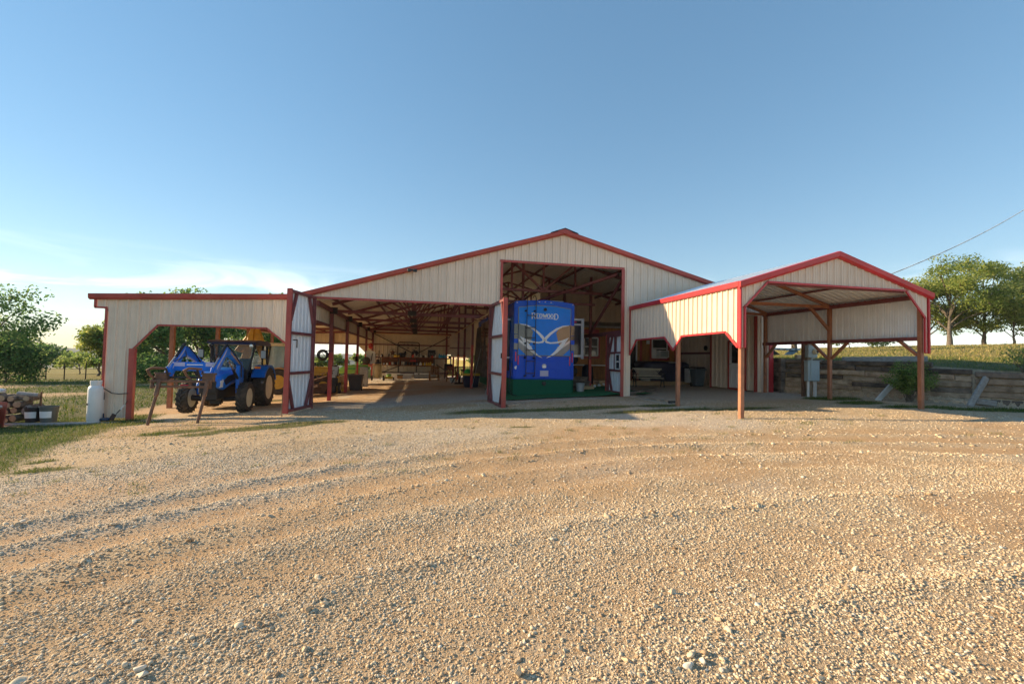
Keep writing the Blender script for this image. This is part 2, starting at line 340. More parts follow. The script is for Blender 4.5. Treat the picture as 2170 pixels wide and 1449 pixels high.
    bp = N(t, 'ShaderNodeBump'); bp.inputs['Strength'].default_value = .9; bp.inputs['Distance'].default_value = .022; l(hn.outputs[0], bp.inputs['Height']); l(bp.outputs[0], b.inputs['Normal'])
    return m
field = np.maximum(sstep(33, 42, gy) * (gx < 14.9) * (1 - .75 * (gx < -9.7) * sstep(60, 42, gy)), sstep(2.2, 4.5, hill_t(gx, gy) + 2.2 * (fbm(gx, gy, .3, 3, 1) - .5)))
gme = np_mesh('ground', np.stack([gx, gy, gz], 1), gf, ground_mat(), {'grass': grass_mask(gx, gy), 'dirt': dirt_mask(gx, gy), 'pale': pale_mask(gx, gy), 'field': field}, True)
ground = bpy.data.objects.new('ground', gme); COL.objects.link(ground); ground['kind'] = 'structure'
# ---------------------------------------------------------------- wooded hills on the horizon
hm = mat('far_woods', (.028, .05, .02), .9, var=.4, scale=.01, col2=(.07, .10, .035))
def ridge(name, a0, a1, R, h0, seed, depth=500):
    n = 260; a = np.radians(np.linspace(a0, a1, n)); xs = np.sin(a) * R; ys = np.cos(a) * R
    prof = []
    for k, (dr, fr) in enumerate(((0, 0), (depth * .35, .55), (depth, 1.0), (depth * 1.8, .9))):
        hh = -45 + (h0 + 45) * fr + (fbm(np.linspace(0, 14, n) + seed, np.full(n, .5 + k), 1., 4, 1) - .5) * (10 + 26 * fr) + (NP.rand(n) - .5) * 5 * fr
        prof.append(np.stack([np.sin(a) * (R + dr), np.cos(a) * (R + dr), hh], 1))
    v = np.concatenate(prof); f = []
    for k in range(3):
        i = np.arange(n - 1) + k * n; f.append(np.stack([i, i + 1, i + n + 1, i + n], 1))
    o = bpy.data.objects.new(name, np_mesh(name, v, np.concatenate(f), hm)); COL.objects.link(o); o['kind'] = 'structure'
ridge('hills', -75, 25, 1500, -16, 3); ridge('hills', -80, 30, 2050, -4, 9, 300)
# ---------------------------------------------------------------- loose stones
ICO0 = bmesh.new(); bmesh.ops.create_icosphere(ICO0, subdivisions=1, radius=1)
ico0v = np.array([v.co[:] for v in ICO0.verts]); ico0f = np.array([[v.index for v in f.verts] for f in ICO0.faces]); ICO0.free()
b_ = bmesh.new(); bmesh.ops.create_icosphere(b_, subdivisions=2, radius=1); ico1v = np.array([v.co[:] for v in b_.verts]); ico1f = np.array([[v.index for v in f.verts] for f in b_.faces]); b_.free()
def chip(v, rs, cuts=7):                                     # knock flat facets off a ball
    v = v.copy()
    for _ in range(cuts):
        d = rs.randn(3); d /= np.linalg.norm(d); h = rs.uniform(.30, .62); e = v @ d - h; v -= np.outer(np.clip(e, 0, None), d)
    return v * (1 + .06 * rs.randn(len(v), 1))
rs = np.random.RandomState(5)
SM = mat('stone', (.30, .22, .14), .9); t_ = SM.node_tree; bs_ = t_.nodes['Principled BSDF']; bs_.inputs['Specular IOR Level'].default_value = .15
at_ = N(t_, 'ShaderNodeAttribute', attribute_name='tone'); rp_ = N(t_, 'ShaderNodeValToRGB')
for p, col in ((.3, (0.533, 0.396, 0.252)), (.55, (0.662, 0.533, 0.367)), (.8, (0.749, 0.634, 0.461))): e = rp_.color_ramp.elements.new(p); e.color = (*col, 1)
rp_.color_ramp.elements[0].color = (0.360, 0.240, 0.144, 1); rp_.color_ramp.elements[-1].color = (0.720, 0.665, 0.560, 1)
mx_ = N(t_, 'ShaderNodeMix', data_type='RGBA', blend_type='MULTIPLY'); mx_.inputs['Factor'].default_value = .55
nz_ = N(t_, 'ShaderNodeTexNoise'); nz_.inputs['Scale'].default_value = 60; tc_ = N(t_, 'ShaderNodeTexCoord'); rz_ = N(t_, 'ShaderNodeValToRGB'); rz_.color_ramp.elements[0].color = (.72, .68, .63, 1); rz_.color_ramp.elements[0].position = .3; rz_.color_ramp.elements[1].position = .6
t_.links.new(tc_.outputs['Object'], nz_.inputs['Vector']); t_.links.new(nz_.outputs['Fac'], rz_.inputs[0]); t_.links.new(at_.outputs['Fac'], rp_.inputs[0]); t_.links.new(rp_.outputs[0], mx_.inputs['A']); t_.links.new(rz_.outputs[0], mx_.inputs['B']); t_.links.new(mx_.outputs['Result'], bs_.inputs['Base Color'])
def scatter(name, n, r0, r1, s0, s1, protos, faces, keep, big=False, power=1.6):
    a = np.radians(rs.uniform(-42, 66, n)); r = np.sqrt(rs.uniform(r0 * r0, r1 * r1, n)); x = r * np.sin(a); y = r * np.cos(a)
    ok = rs.rand(n) < keep(x, y); x = x[ok]; y = y[ok]; n = len(x); z = height(x, y)
    s = s0 + (s1 - s0) * rs.rand(n) ** power; which = rs.randint(0, len(protos), n); nv = len(protos[0])
    P = np.stack(protos)[which]; sc = np.stack([s * rs.uniform(.75, 1.35, n), s * rs.uniform(.7, 1.1, n), s * rs.uniform(.45, .8, n)], 1)
    P = P * sc[:, None, :]; th = rs.uniform(0, 6.283, n); c, sn = np.cos(th)[:, None], np.sin(th)[:, None]
    tl = rs.uniform(-.5, .5, n); ct, st = np.cos(tl)[:, None], np.sin(tl)[:, None]
    px, py, pz = P[..., 0], P[..., 1] * ct - P[..., 2] * st, P[..., 1] * st + P[..., 2] * ct
    v = np.stack([px * c - py * sn + x[:, None], px * sn + py * c + y[:, None], pz + (z + s * .12)[:, None]], 2).reshape(-1, 3)
    f = (faces[None] + (np.arange(n) * nv)[:, None, None]).reshape(-1, 3)
    tone = np.repeat(np.clip(.5 + .23 * rs.randn(n) + .1 * (fbm(x, y, .5, 3, 2) - .5) * 2 + .1 * pale_mask(x, y), 0, 1), nv)
    o = bpy.data.objects.new(name, np_mesh(name, v, f, SM, {'tone': tone})); COL.objects.link(o)
    return tag(o, None, None, None, 'stuff')
protoA = [chip(ico1v, rs) for _ in range(14)]; protoB = [chip(ico0v, rs, 3) for _ in range(14)]
def k_base(x, y): return np.clip((1 - .86 * dirt_mask(x, y)) * (1 - grass_mask(x, y)) * (.30 + .9 * fbm(x, y, .7, 3, 3)), 0, 1) * (hill_t(x, y) < -.1) * (y < 16.4)
def k_row(x, y):
    r = rad(x, y); m = 0.03 + 0 * x
    for r0, w0, d0 in ROWS: m = np.maximum(m, np.exp(-((r - r0) / (w0 * 1.1)) ** 2))
    return m * (1 - grass_mask(x, y)) * (hill_t(x, y) < -.1) * (y < 15) * (.3 + fbm(x, y, 1.2, 2, 1))
scatter('gravel', 42000, 1.7, 5.0, .005, .016, protoB, ico0f, k_base, power=1.3)
scatter('gravel', 6000, 1.7, 5.2, .011, .024, protoA, ico1f, k_base, power=2.6)
scatter('gravel', 42000, 4.8, 9.5, .008, .021, protoB, ico0f, k_base, power=1.8)
scatter('gravel', 30000, 9.5, 17.5, .010, .025, protoB, ico0f, k_base, power=1.8)
octv = np.array([(1, 0, 0), (-1, 0, 0), (0, 1, 0), (0, -1, 0), (0, 0, 1), (0, 0, -1)], float); octf = np.array([(0, 2, 4), (2, 1, 4), (1, 3, 4), (3, 0, 4), (2, 0, 5), (1, 2, 5), (3, 1, 5), (0, 3, 5)])
protoC = [octv * rs.uniform(.6, 1.25, (6, 1)) + .18 * rs.randn(6, 3) for _ in range(20)]
def k_fine(x, y): return np.clip((1 - .72 * dirt_mask(x, y)) * (1 - grass_mask(x, y)) * (.45 + .8 * fbm(x, y, .9, 3, 0)), 0, 1) * (hill_t(x, y) < -.1) * (y < 16.4)
scatter('gravel', 95000, 1.65, 5.0, .004, .0095, protoC, octf, k_fine, power=1.2)
scatter('gravel', 115000, 4.8, 10.5, .006, .014, protoC, octf, k_fine, power=1.2)
scatter('gravel', 3000, 1.8, 6.5, .016, .042, protoA, ico1f, k_row, power=2.6)
scatter('gravel', 6000, 6.5, 14, .016, .046, protoB, ico0f, k_row, power=2.2)
def lone(x, y, s, label, tone, sq=.8):
    v = chip(ico1v, rs, 10) * np.array([s, s * .85, s * sq]); z = ground_z(x, y)
    o = bpy.data.objects.new('stone', np_mesh('stone', v, ico1f, SM, {'tone': np.full(len(v), tone)})); COL.objects.link(o); o.location = (x, y, z + s * sq * .35); o.rotation_euler = (0, 0, rs.rand() * 6)
    tag(o, label, 'stone', 'larger stones lying in the gravel')
lone(2.05, 4.54, 0.035, 'reddish brown stone standing up alone in the middle of the gravel drive', .08, 1.1)
lone(.59, 2.50, 0.045, 'large pale tan stone at the bottom edge of the gravel, near the centre', .6, .9)
lone(.24, 2.52, 0.035, 'pale rounded stone just left of the large tan one at the bottom edge', .85)
lone(3.43, 3.02, 0.039, 'pale stone at the right end of the row of larger stones near the front', .75)
lone(1.62, 2.36, 0.033, 'whitish stone at the left end of the row of stones near the front', .9)
lone(1.85, 3.06, 0.039, 'wide tan stone lying flat between gravel on the right of centre', .55, .55)
lone(-1.45, 2.95, 0.039, 'pale grey stone among the coarse gravel low on the left', .92, .7)
# ---------------------------------------------------------------- grass
def leaf_mat(name, stops, rough=.6, tr=.35):
    m = bpy.data.materials.new(name); m.use_nodes = True; t = m.node_tree; t.nodes.clear(); o = N(t, 'ShaderNodeOutputMaterial')
    a = N(t, 'ShaderNodeAttribute', attribute_name='tone'); r = N(t, 'ShaderNodeValToRGB'); es = r.color_ramp.elements
    while len(es) < len(stops): es.new(.5)
    for e, (p, c) in zip(es, stops): e.position = p; e.color = (*c, 1)
    d = N(t, 'ShaderNodeBsdfPrincipled'); d.inputs['Roughness'].default_value = rough; d.inputs['Specular IOR Level'].default_value = .25; q = N(t, 'ShaderNodeBsdfTranslucent'); x = N(t, 'ShaderNodeMixShader'); x.inputs[0].default_value = tr
    l = t.links.new; l(a.outputs['Fac'], r.inputs[0]); l(r.outputs[0], d.inputs['Base Color']); l(r.outputs[0], q.inputs['Color']); l(d.outputs[0], x.inputs[1]); l(q.outputs[0], x.inputs[2]); l(x.outputs[0], o.inputs['Surface'])
    return m
GRASSM = leaf_mat('grass_blade', [(0, (.035, .085, .016)), (.45, (.10, .16, .03)), (.7, (.24, .23, .06)), (1, (.40, .31, .13))])
def blades(name, x, y, h0, h1, w, dry, lean=.5):
    n = len(x); z = height(x, y); h = rs.uniform(h0, h1, n); th = rs.uniform(0, 6.283, n); dx, dy = np.cos(th) * w, np.sin(th) * w
    lx, ly = rs.randn(n) * lean * h, rs.randn(n) * lean * h
    v = np.stack([np.stack([x - dx, y - dy, z - .01], 1), np.stack([x + dx, y + dy, z - .01], 1), np.stack([x + lx, y + ly, z + h], 1)], 1).reshape(-1, 3)
    f = np.arange(3 * n).reshape(-1, 3); tone = np.repeat(np.clip(dry + .18 * rs.randn(n) + .5 * (fbm(x, y, .6, 3, 4) - .5), 0, 1), 3)
    o = bpy.data.objects.new(name, np_mesh(name, v, f, GRASSM, {'tone': tone})); COL.objects.link(o); return tag(o, None, None, None, 'stuff')
def region(n, x0, x1, y0, y1, mask):
    x = rs.uniform(x0, x1, n); y = rs.uniform(y0, y1, n); ok = rs.rand(n) < mask(x, y); return x[ok], y[ok]
nb = lambda x, y: grass_mask(x, y) * (hill_t(x, y) < -.15)
x, y = region(60000, -16, -6, 8, 18, nb); blades('grass', x, y, .025, .09, .006, .46)
x, y = region(42000, -7, 11, 8.5, 16, lambda x, y: nb(x, y) ** 2.2 * (x > -6.9)); blades('grass', x, y, .03, .10, .005, .60 )
x, y = region(30000, 13, 18.5, 8.5, 14, nb); blades('grass', x, y, .03, .09, .006, .42)
x, y = region(26000, -34, -9.5, 18, 46, lambda x, y: grass_mask(x, y)); blades('grass', x, y, .04, .16, .018, .38)
x, y = region(26000, -14, 8, 38, 66, lambda x, y: grass_mask(x, y)); blades('grass', x, y, .10, .4, .025, .72, .3)
x, y = region(30000, 15, 24, 5, 30, lambda x, y: hill_t(x, y) > .3); blades('grass', x, y, .03, .10, .008, .5)
x, y = region(45000, 20, 90, 10, 66, lambda x, y: (hill_t(x, y) > 3)); blades('grass', x, y, .05, .15, .03, .84, .4)

cxs = rs.uniform(-7, 12, 260); cys = rs.uniform(6.5, 15.5, 260); ok_ = (hill_t(cxs, cys) < -.3) & (fbm(cxs, cys, .5, 3, 2) > .47); cxs = cxs[ok_]; cys = cys[ok_]
x = np.repeat(cxs, 26) + .07 * rs.randn(26 * len(cxs)); y = np.repeat(cys, 26) + .05 * rs.randn(26 * len(cxs)); blades('weeds', x, y, .02, .075, .004, .55)
x, y = region(7000, -8.5, -5.2, 7.5, 16, lambda x, y: (fbm(x, y, 1.5, 3, 2) > .54) * .8); blades('weeds', x, y, .02, .07, .004, .5)
# ================================================================ corrugated sheet helper
def lerp_fn(pts):
    xs = [p[0] for p in pts]; zs = [p[1] for p in pts]
    return lambda x: float(np.interp(x, xs, zs))
def corr(name, parent, m, P, u0, u1, lo, hi, pitch=.3048, rib=.04, panel=.9144, kinks=(), minor=True, jitter=0.):
    """ribbed steel sheets from u0 to u1, each sheet a part; P(u, w, n) gives the point at u along, w up, n out"""
    cuts = [u0]; k = math.floor(u0 / panel + 1e-6) + 1
    while k * panel < u1 - .02:
        if k * panel > u0 + .02: cuts.append(k * panel)
        k += 1
    cuts.append(u1); res = []
    for a, b in zip(cuts[:-1], cuts[1:]):
        pts = [(a, 0.0)]; j = math.floor(a / pitch) - 1
        while j * pitch < b + pitch:
            c = j * pitch + .05
            sect = [(c - .036, 0), (c - .018, rib), (c + .018, rib), (c + .036, 0)]
            if minor: sect += [(c + pitch / 3 - .02, 0), (c + pitch / 3, .010), (c + pitch / 3 + .02, 0), (c + 2 * pitch / 3 - .02, 0), (c + 2 * pitch / 3, .010), (c + 2 * pitch / 3 + .02, 0)]
            pts += [q for q in sect if a + .001 < q[0] < b - .001]; j += 1
        pts.append((b, 0.0))
        xs = [q[0] for q in pts]; os_ = [q[1] for q in pts]
        for kx in kinks:
            if a < kx < b and min(abs(kx - q) for q in xs) > 1e-3: pts.append((kx, float(np.interp(kx, xs, os_))))
        pts.sort(); mb = MB(); off = (RNG.random() - .5) * jitter
        vs = []
        for u, n in pts: vs += [P(u, lo(u), n + off), P(u, hi(u), n + off)]
        mb.add(vs, [(2 * i, 2 * i + 2, 2 * i + 3, 2 * i + 1) for i in range(len(pts) - 1)])
        res.append(obj(name, mb, m, parent))
    return res
def strip(mb, p, q, w, d, n):                                # flat trim from p to q: w wide, d deep along n
    return mb.bar(p, q, d, w, Vector(q).__sub__(Vector(p)).cross(Vector(n)) if False else (Vector(q) - Vector(p)).cross(Vector(n)))
# ================================================================ the barn
YF, YB = 16.6, 36.6
XL, XR, XP = -9.97, 14.55, 5.33                              # left eave, right wall, ridge
def zmain(x): return 4.86 - .308 * (XP - x) if x < XP else 4.86 - .258 * (x - XP)
def zlean(x): return 1.665 + .046 * (x + 10.03)
XJ = -4.05
def zroof(x): return zlean(x) if x < XJ else zmain(x)
barn = thing('barn', 'long tan metal barn with rusty red trim, open bays and a lean-to on its left', 'barn', (2.5, YF, -1.6))
PF = lambda u, w, n: (u, YF - n, w)
K = lambda *k: k
top = lambda x: zroof(x) - .05
corr('wall_panel', barn, SIDING, PF, -9.97, -9.66, lambda u: 1.30, top)
corr('wall_panel', barn, SIDING, PF, -9.66, -8.87, lambda u: -2.16, top)
corr('wall_panel', barn, SIDING, PF, -8.87, -4.20, lerp_fn([(-8.87, .04), (-8.21, .80), (-5.01, .81), (-4.20, .16)]), top, kinks=(-8.21, -5.01))
corr('wall_panel', barn, SIDING, PF, -4.20, -3.47, lambda u: -1.88, top, kinks=(XJ,))
corr('wall_panel', barn, SIDING, PF, -3.47, 2.52, lambda u: 1.92, top)
corr('wall_panel', barn, SIDING, PF, 2.52, 2.92, lambda u: -1.6, top)
corr('wall_panel', barn, SIDING, PF, 2.92, 7.80, lambda u: 3.58, top, kinks=(XP,))
corr('wall_panel', barn, SIDING, PF, 7.80, 8.16, lambda u: -1.46, top)
corr('wall_panel', barn, SIDING, PF, 8.16, 13.9, lambda u: 1.98, top)
corr('wall_panel', barn, SIDING, PF, 13.9, 14.55, lambda u: -1.22, top)
# trims
def trim(name, m, p, q, w, d=.035, off=.03, n=(0, -1, 0)):
    n = Vector(n); p = Vector(p) + n * off; q = Vector(q) + n * off
    return obj(name, MB().bar(p, q, d, w, (Vector(q) - Vector(p)).cross(n)), m, barn)
def fascia(x0, x1, f, m=RED, h=.185, y=YF - .16):
    mb = MB(); n = Vector((0, -1, 0)); a = Vector((x0, y, f(x0))); b = Vector((x1, y, f(x1))); dz = Vector((0, 0, -h))
    prof = [(0, 0), (.012, -.035), (.0, -.14), (-.05, -.175), (-.11, -.185), (-.11, 0)]
    v = [a + Vector((0, -p, q)) for p, q in prof] + [b + Vector((0, -p, q)) for p, q in prof]; k = len(prof)
    mb.add(v, [(i, (i + 1) % k, k + (i + 1) % k, k + i) for i in range(k)] + [tuple(range(k))[::-1], tuple(range(k, 2 * k))])
    return obj('fascia_trim', mb, m, barn)
fascia(-10.10, XJ - .08, lambda x: zlean(x) + .055)
fascia(-4.30, XP - .01, lambda x: zmain(x) + .06); fascia(XP + .01, 14.75, lambda x: zmain(x) + .06)
obj('ridge_cap', MB().add([(XP - .55, YF - .2, zmain(XP - .55) + .085), (XP, YF - .2, 4.98), (XP + .55, YF - .2, zmain(XP + .55) + .085), (XP - .55, YB + .2, zmain(XP - .55) + .085), (XP, YB + .2, 4.98), (XP + .55, YB + .2, zmain(XP + .55) + .085)], [(0, 1, 4, 3), (1, 2, 5, 4)]), NAVY, barn)
obj('gable_cap', MB().add([(XP - .28, YF - .185, 4.865), (XP, YF - .185, 4.945), (XP + .3, YF - .185, 4.86), (XP, YF - .185, 4.76)], [(0, 1, 2, 3)]), RED, barn)
for p, q in (((-9.97, YF, 1.57), (-9.97, YF, 1.30)), ((-9.98, YF, 1.30), (-9.64, YF, 1.30)), ((-9.66, YF, 1.28), (-9.66, YF, -2.18))):
    trim('corner_trim', RED, p, q, .06)
obj('corner_trim', MB().bb((-8.98, YF - .06, .03), (-8.82, YF + .09, -2.26)), RED, barn, bev=.006)
for p, q in (((-8.87, YF, .02), (-8.21, YF, .80)), ((-8.23, YF, .80), (-4.99, YF, .81)), ((-5.01, YF, .81), (-4.20, YF, .16))): trim('opening_trim', RED, p, q, .055)
obj('corner_trim', MB().bb((-4.27, YF - .05, .14), (-4.15, YF + .08, -1.94)), RED, barn, bev=.006)
trim('opening_trim', RED, (-3.5, YF, 1.92), (2.56, YF, 1.92), .075); trim('opening_trim', RED, (2.88, YF, 3.60), (7.85, YF, 3.60), .085)
trim('opening_trim', RED, (2.95, YF, 3.56), (2.95, YF, -1.6), .085); trim('opening_trim', RED, (7.80, YF, 3.56), (7.80, YF, -1.46), .13)
trim('opening_trim', RED, (2.54, YF, 1.9), (2.54, YF, -1.6), .04); trim('opening_trim', RED, (-3.49, YF, 1.9), (-3.49, YF, -1.9), .04)
obj('corner_trim', MB().bb((14.42, YF - .07, 2.3), (14.62, YF + .1, -1.24)), RED2, barn, bev=.008)
# roof sheets (each a part) and the purlins under them
def roof(x0, x1, f, th=.0):
    Pm = lambda u, w, n: (w, u, f(w) + n)
    corr('roof_panel', barn, ROOF_UNDER, Pm, YF - .12, YB + .15, lambda u: x0, lambda u: x1, rib=.03, minor=False)
roof(-10.05, XJ + .05, zlean); roof(XJ - .2, XP, lambda x: zmain(x) + .012); roof(XP, 14.72, lambda x: zmain(x) + .012)
for x in [-9.6, -8.3, -7.0, -5.7, -4.5]: obj('purlin', MB().bar((x, YF + .05, zlean(x) - .075), (x, YB, zlean(x) - .075), .10, .13), STEEL, barn)
for x in [-3.3, -2.0, -.7, .6, 1.9, 3.2, 4.5, 6.1, 7.4, 8.7, 10.0, 11.3, 12.6, 13.9]: obj('purlin', MB().bar((x, YF + .05, zmain(x) - .055), (x, YB, zmain(x) - .055), .055, .10), STEEL, barn)
FR = [19.35, 23.5, 27.55, 31.9, 36.3]
for k, y in enumerate([16.75] + FR):                          # trusses over the middle bay and the high bay
    tr = obj('truss', MB().bar((-3.4, y, 1.72), (2.75, y, 1.72), .10, .12), STEEL, barn)
    if k == 0: tr.data = mesh_of('truss', MB().bar((-3.4, y, 2.02), (2.75, y, 2.02), .08, .08), STEEL)
    if k:
        obj('rafter', MB().bar((-3.45, y, zmain(-3.45) - .16), (2.75, y, zmain(2.75) - .16), .10, .12), STEEL, tr)
        for a, b in (((-.3, 1.74), (-1.05, zmain(-1.05) - .2)), ((-.3, 1.74), (.35, zmain(.35) - .2)), ((-.3, 1.74), (-1.75, zmain(-1.75) - .2)), ((-.3, 1.74), (1.1, zmain(1.1) - .2)), ((1.45, 1.74), (1.45, zmain(1.45) - .2)), ((1.45, 1.74), (2.5, zmain(2.5) - .2)), ((-.3, 1.74), (-.3, zmain(-.3) - .2))):
            obj('web', MB().bar((a[0], y, a[1]), (b[0], y, b[1]), .07, .07), STEEL, tr)
        obj('gusset', MB().box((-.3, y - .06, 1.75), (.34, .02, .2)), BLACKSTEEL, tr); obj('gusset', MB().box((-3.38, y - .06, 1.74), (.3, .02, .26)), BLACKSTEEL, tr)
        # high bay frame
        t2 = obj('truss', MB().bar((2.75, y + .02, 2.98), (8.1, y + .02, 2.98), .09, .11), STEEL, barn)
        for a, b in (((2.8, zmain(2.8) - .16), (XP, zmain(XP) - .2)), ((XP, zmain(XP) - .2), (8.1, zmain(8.1) - .16)), ((XP, 2.98), (XP, zmain(XP) - .2)), ((3.9, 2.98), (3.9, zmain(3.9) - .2)), ((6.8, 2.98), (6.8, zmain(6.8) - .2)), ((XP, 3.0), (3.9, zmain(3.9) - .2)), ((XP, 3.0), (6.8, zmain(6.8) - .2))):
            obj('web', MB().bar((a[0], y + .02, a[1]), (b[0], y + .02, b[1]), .08, .09), STEEL, t2)
        if k < 3: obj('rafter', MB().bar((8.1, y, zmain(8.1) - .16), (14.5, y, zmain(14.5) - .16), .10, .12), STEEL, barn)
        lt = obj('rafter', MB().bar((-9.6, y, zlean(-9.6) - .20), (-3.6, y, zlean(-3.6) - .20), .10, .14), STEEL, barn)
    if k == 1:
        for a, b in (((2.95, 1.9), (7.75, 3.45)),): pass
# posts: left row between lean-to and middle bay, lower part painted red
def post(x, y, ztop, w=.11, red=None, m=STEEL):
    z0 = ground_z(x, y) - .05; p = obj('post', MB().bb((x - w / 2, y - w / 2, z0), (x + w / 2, y + w / 2, ztop)), m, barn)
    if red is not None: obj('painted_sleeve', MB().bb((x - w / 2 - .004, y - w / 2 - .004, z0), (x + w / 2 + .004, y + w / 2 + .004, red)), POSTRED, p)
for y in FR: post(-3.45, y, 1.72, .13, .05)
for y in FR: post(2.98 if y < 20 else 2.72, y, zmain(2.7) - .15, .12, (.62 if y < 25 else .1))
for y in FR: post(-9.60, y + 1.1 if y < 36 else y, zlean(-9.6) - .15, .15, None, WOODPOST)
post(-9.6, 16.78, 1.5, .12)
for y in (20.75, 24.85, 29.5): post(8.1, y, zmain(8.1) - .15, .11, .02)
obj('beam', MB().bar((-3.45, YF + .1, 1.75), (-3.45, YB, 1.75), .10, .15), STEEL, barn)
obj('beam', MB().bar((-3.52, YF + .1, 1.12), (-3.52, YB, 1.12), .06, .09), STEEL, barn)
corr('valance_panel', barn, SIDING_IN, lambda u, w, n: (-3.56 - n * .6, u, w), YF + .1, YB, lambda u: 1.16, lambda u: 1.86, minor=False)
obj('eave_beam', MB().bar((-9.75, YF + .06, 1.42), (-9.75, YB, 1.42), .07, .16), STEEL, barn)
corr('eave_panel', barn, SIDING, lambda u, w, n: (-9.99 - n, u, w), YF + .06, YB, lambda u: 1.30, lambda u: 1.63, minor=False)
# high bay side frame: beam, brace and post beside the camper
obj('beam', MB().bar((8.05, YF + .1, 1.14), (8.05, 20.75, 1.14), .10, .16), STEEL, barn); obj('beam', MB().bar((8.05, 20.75, 1.14), (8.05, 29.5, 1.14), .10, .16), STEEL, barn)
obj('brace', MB().bar((8.02, 20.6, 1.2), (8.0, 16.85, 3.42), .09, .10, (1, 0, 0)), STEEL, barn)
obj('brace', MB().bar((7.70, 16.9, 3.42), (5.3, 20.0, 2.62), .09, .10, (0, 0, 1)), STEEL, barn)
obj('beam', MB().bar((2.8, 20.0, 2.55), (8.0, 20.0, 2.55), .10, .10), STEEL, barn); obj('hanger', MB().bar((4.55, 20.0, 2.55), (4.55, 20.0, zmain(4.55) - .1), .1, .1, (0, 1, 0)), STEEL, barn)
# back wall
topb = lambda x: zroof(x) + .02
PB = lambda u, w, n: (u, YB - n, w)
corr('back_panel', barn, SIDING_IN, PB, -9.97, -3.47, lerp_fn([(-9.97, .74), (-4.6, .74), (-3.75, -.1), (-3.47, -.1)]), topb, kinks=(-4.6, -3.75), minor=False)
corr('back_panel', barn, SIDING_IN, PB, -3.47, 2.15, lambda u: -1.72, topb, minor=False)
corr('back_panel', barn, SIDING_IN, PB, 2.15, 8.1, lambda u: .15, topb, minor=False, kinks=(3.6, 3.62, XP,))
obj('girt', MB().bar((-9.97, YB - .07, .78), (-3.45, YB - .07, .78), .08, .10), STEEL, barn); obj('post', MB().bb((-6.4, YB - .2, -2.1), (-6.28, YB - .08, 1.7)), STEEL, barn)
for z in (.82, -.18, -1.35): obj('girt', MB().bar((-3.45, YB - .08, z), (2.4, YB - .08, z), .07, .08), STEEL, barn)
obj('girt', MB().bar((-3.45, YB - .08, 2.0), (2.6, YB - .08, 2.0), .07, .1), STEEL, barn)
for a, b in (((-3.4, 1.65), (-.25, .1)), ((2.4, 1.55), (-.15, .15)), ((-2.75, -1.35), (-1.2, -.72)), ((1.4, -.65), (2.4, -1.3))): obj('brace', MB().bar((a[0], YB - .16, a[1]), (b[0], YB - .16, b[1]), .06, .08, (0, 1, 0)), BLACKSTEEL, barn)
obj('post', MB().bb((2.1, YB - .2, -1.75), (2.24, YB - .06, 3.6)), STEEL, barn)
# ribbed screen between the middle bay and the camper at the back, ribs lying level
corr('screen_panel', barn, SIDING_IN, lambda u, w, n: (w, 33.2 - n, u), -.05, 3.6, lambda u: 2.3, lambda u: 3.7, pitch=.2, minor=False)
obj('girt', MB().bar((2.2, 33.1, .62), (3.7, 33.1, .62), .05, .06), STEEL, barn)
# partition over the cabin, right side wall, closet by the porch
corr('partition_panel', barn, SIDING, lambda u, w, n: (u, 25.0 - n, w), 6.7, XR, lambda u: 1.6, topb, minor=False)
corr('side_panel', barn, SIDING, lambda u, w, n: (XR + .02 - n, u, w), YF + .05, YB, lambda u: -1.25, lambda u: zmain(XR) - .06, minor=False)
obj('girt', MB().bar((XR - .06, 19.8, .46), (XR - .06, 24.4, .46), .06, .10), STEEL, barn)
PX = lambda u, w, n: (13.9 - n, u, w)
corr('closet_panel', barn, SIDING, PX, 16.72, 17.28, lambda u: -1.16, lambda u: 2.02, kinks=()); corr('closet_panel', barn, SIDING, PX, 18.32, 19.62, lambda u: -1.16, lambda u: 2.3)
corr('closet_panel', barn, SIDING, PX, 17.28, 18.32, lambda u: .98, lambda u: 2.2)
corr('closet_panel', barn, SIDING, lambda u, w, n: (u, 19.62 + n, w), 13.9, XR, lambda u: -1.16, lambda u: 2.2, minor=False)
for y, z0, z1 in ((16.68, -1.2, 2.05), (19.64, -1.2, 2.2), (17.29, -1.2, 1.0), (18.35, -1.2, 1.0)): obj('corner_trim', MB().bb((13.83, y - .045, z0), (13.93, y + .045, z1)), RED, barn)
obj('corner_trim', MB().bb((13.84, 17.33, .93), (13.92, 18.31, 1.0)), RED, barn); obj('corner_trim', MB().bb((13.84, 17.33, -1.2), (13.92, 18.31, -1.12)), RED, barn)
corr('gable_back_panel', barn, ROOF_UNDER, lambda u, w, n: (u, YF + .03 + n, w), 8.2, 13.85, lambda u: 1.98, lambda u: 2.2, minor=False)
ed = part_empty('entry_door', barn)
obj('door_frame', MB().bb((13.86, 17.34, -1.12), (13.95, 17.40, .92)).bb((13.86, 18.26, -1.12), (13.95, 18.31, .92)), WHITE, ed)
obj('door_leaf', MB().bb((13.87, 17.40, -1.11), (13.92, 18.26, .92)), WHITE, ed)
obj('window_pane', MB().bb((13.855, 17.52, -.02), (13.868, 18.14, .80)), WINGLASS, ed)
for y0, y1 in ((17.5, 17.78), (17.88, 18.16)):
    for a, b in (((y0, -.98), (y1, -.98)), ((y0, -.28), (y1, -.28)), ((y0, -.98), (y0, -.28)), ((y1, -.98), (y1, -.28))): obj('moulding', MB().bar((13.865, a[0], a[1]), (13.865, b[0], b[1]), .02, .02, (1, 0, 0)), WHITE, ed)
obj('door_knob', MB().tube([(13.87, 18.2, -.06), (13.82, 18.2, -.06)], .015).ball((13.80, 18.2, -.06), .035), GREYMETAL, ed, smooth=60)
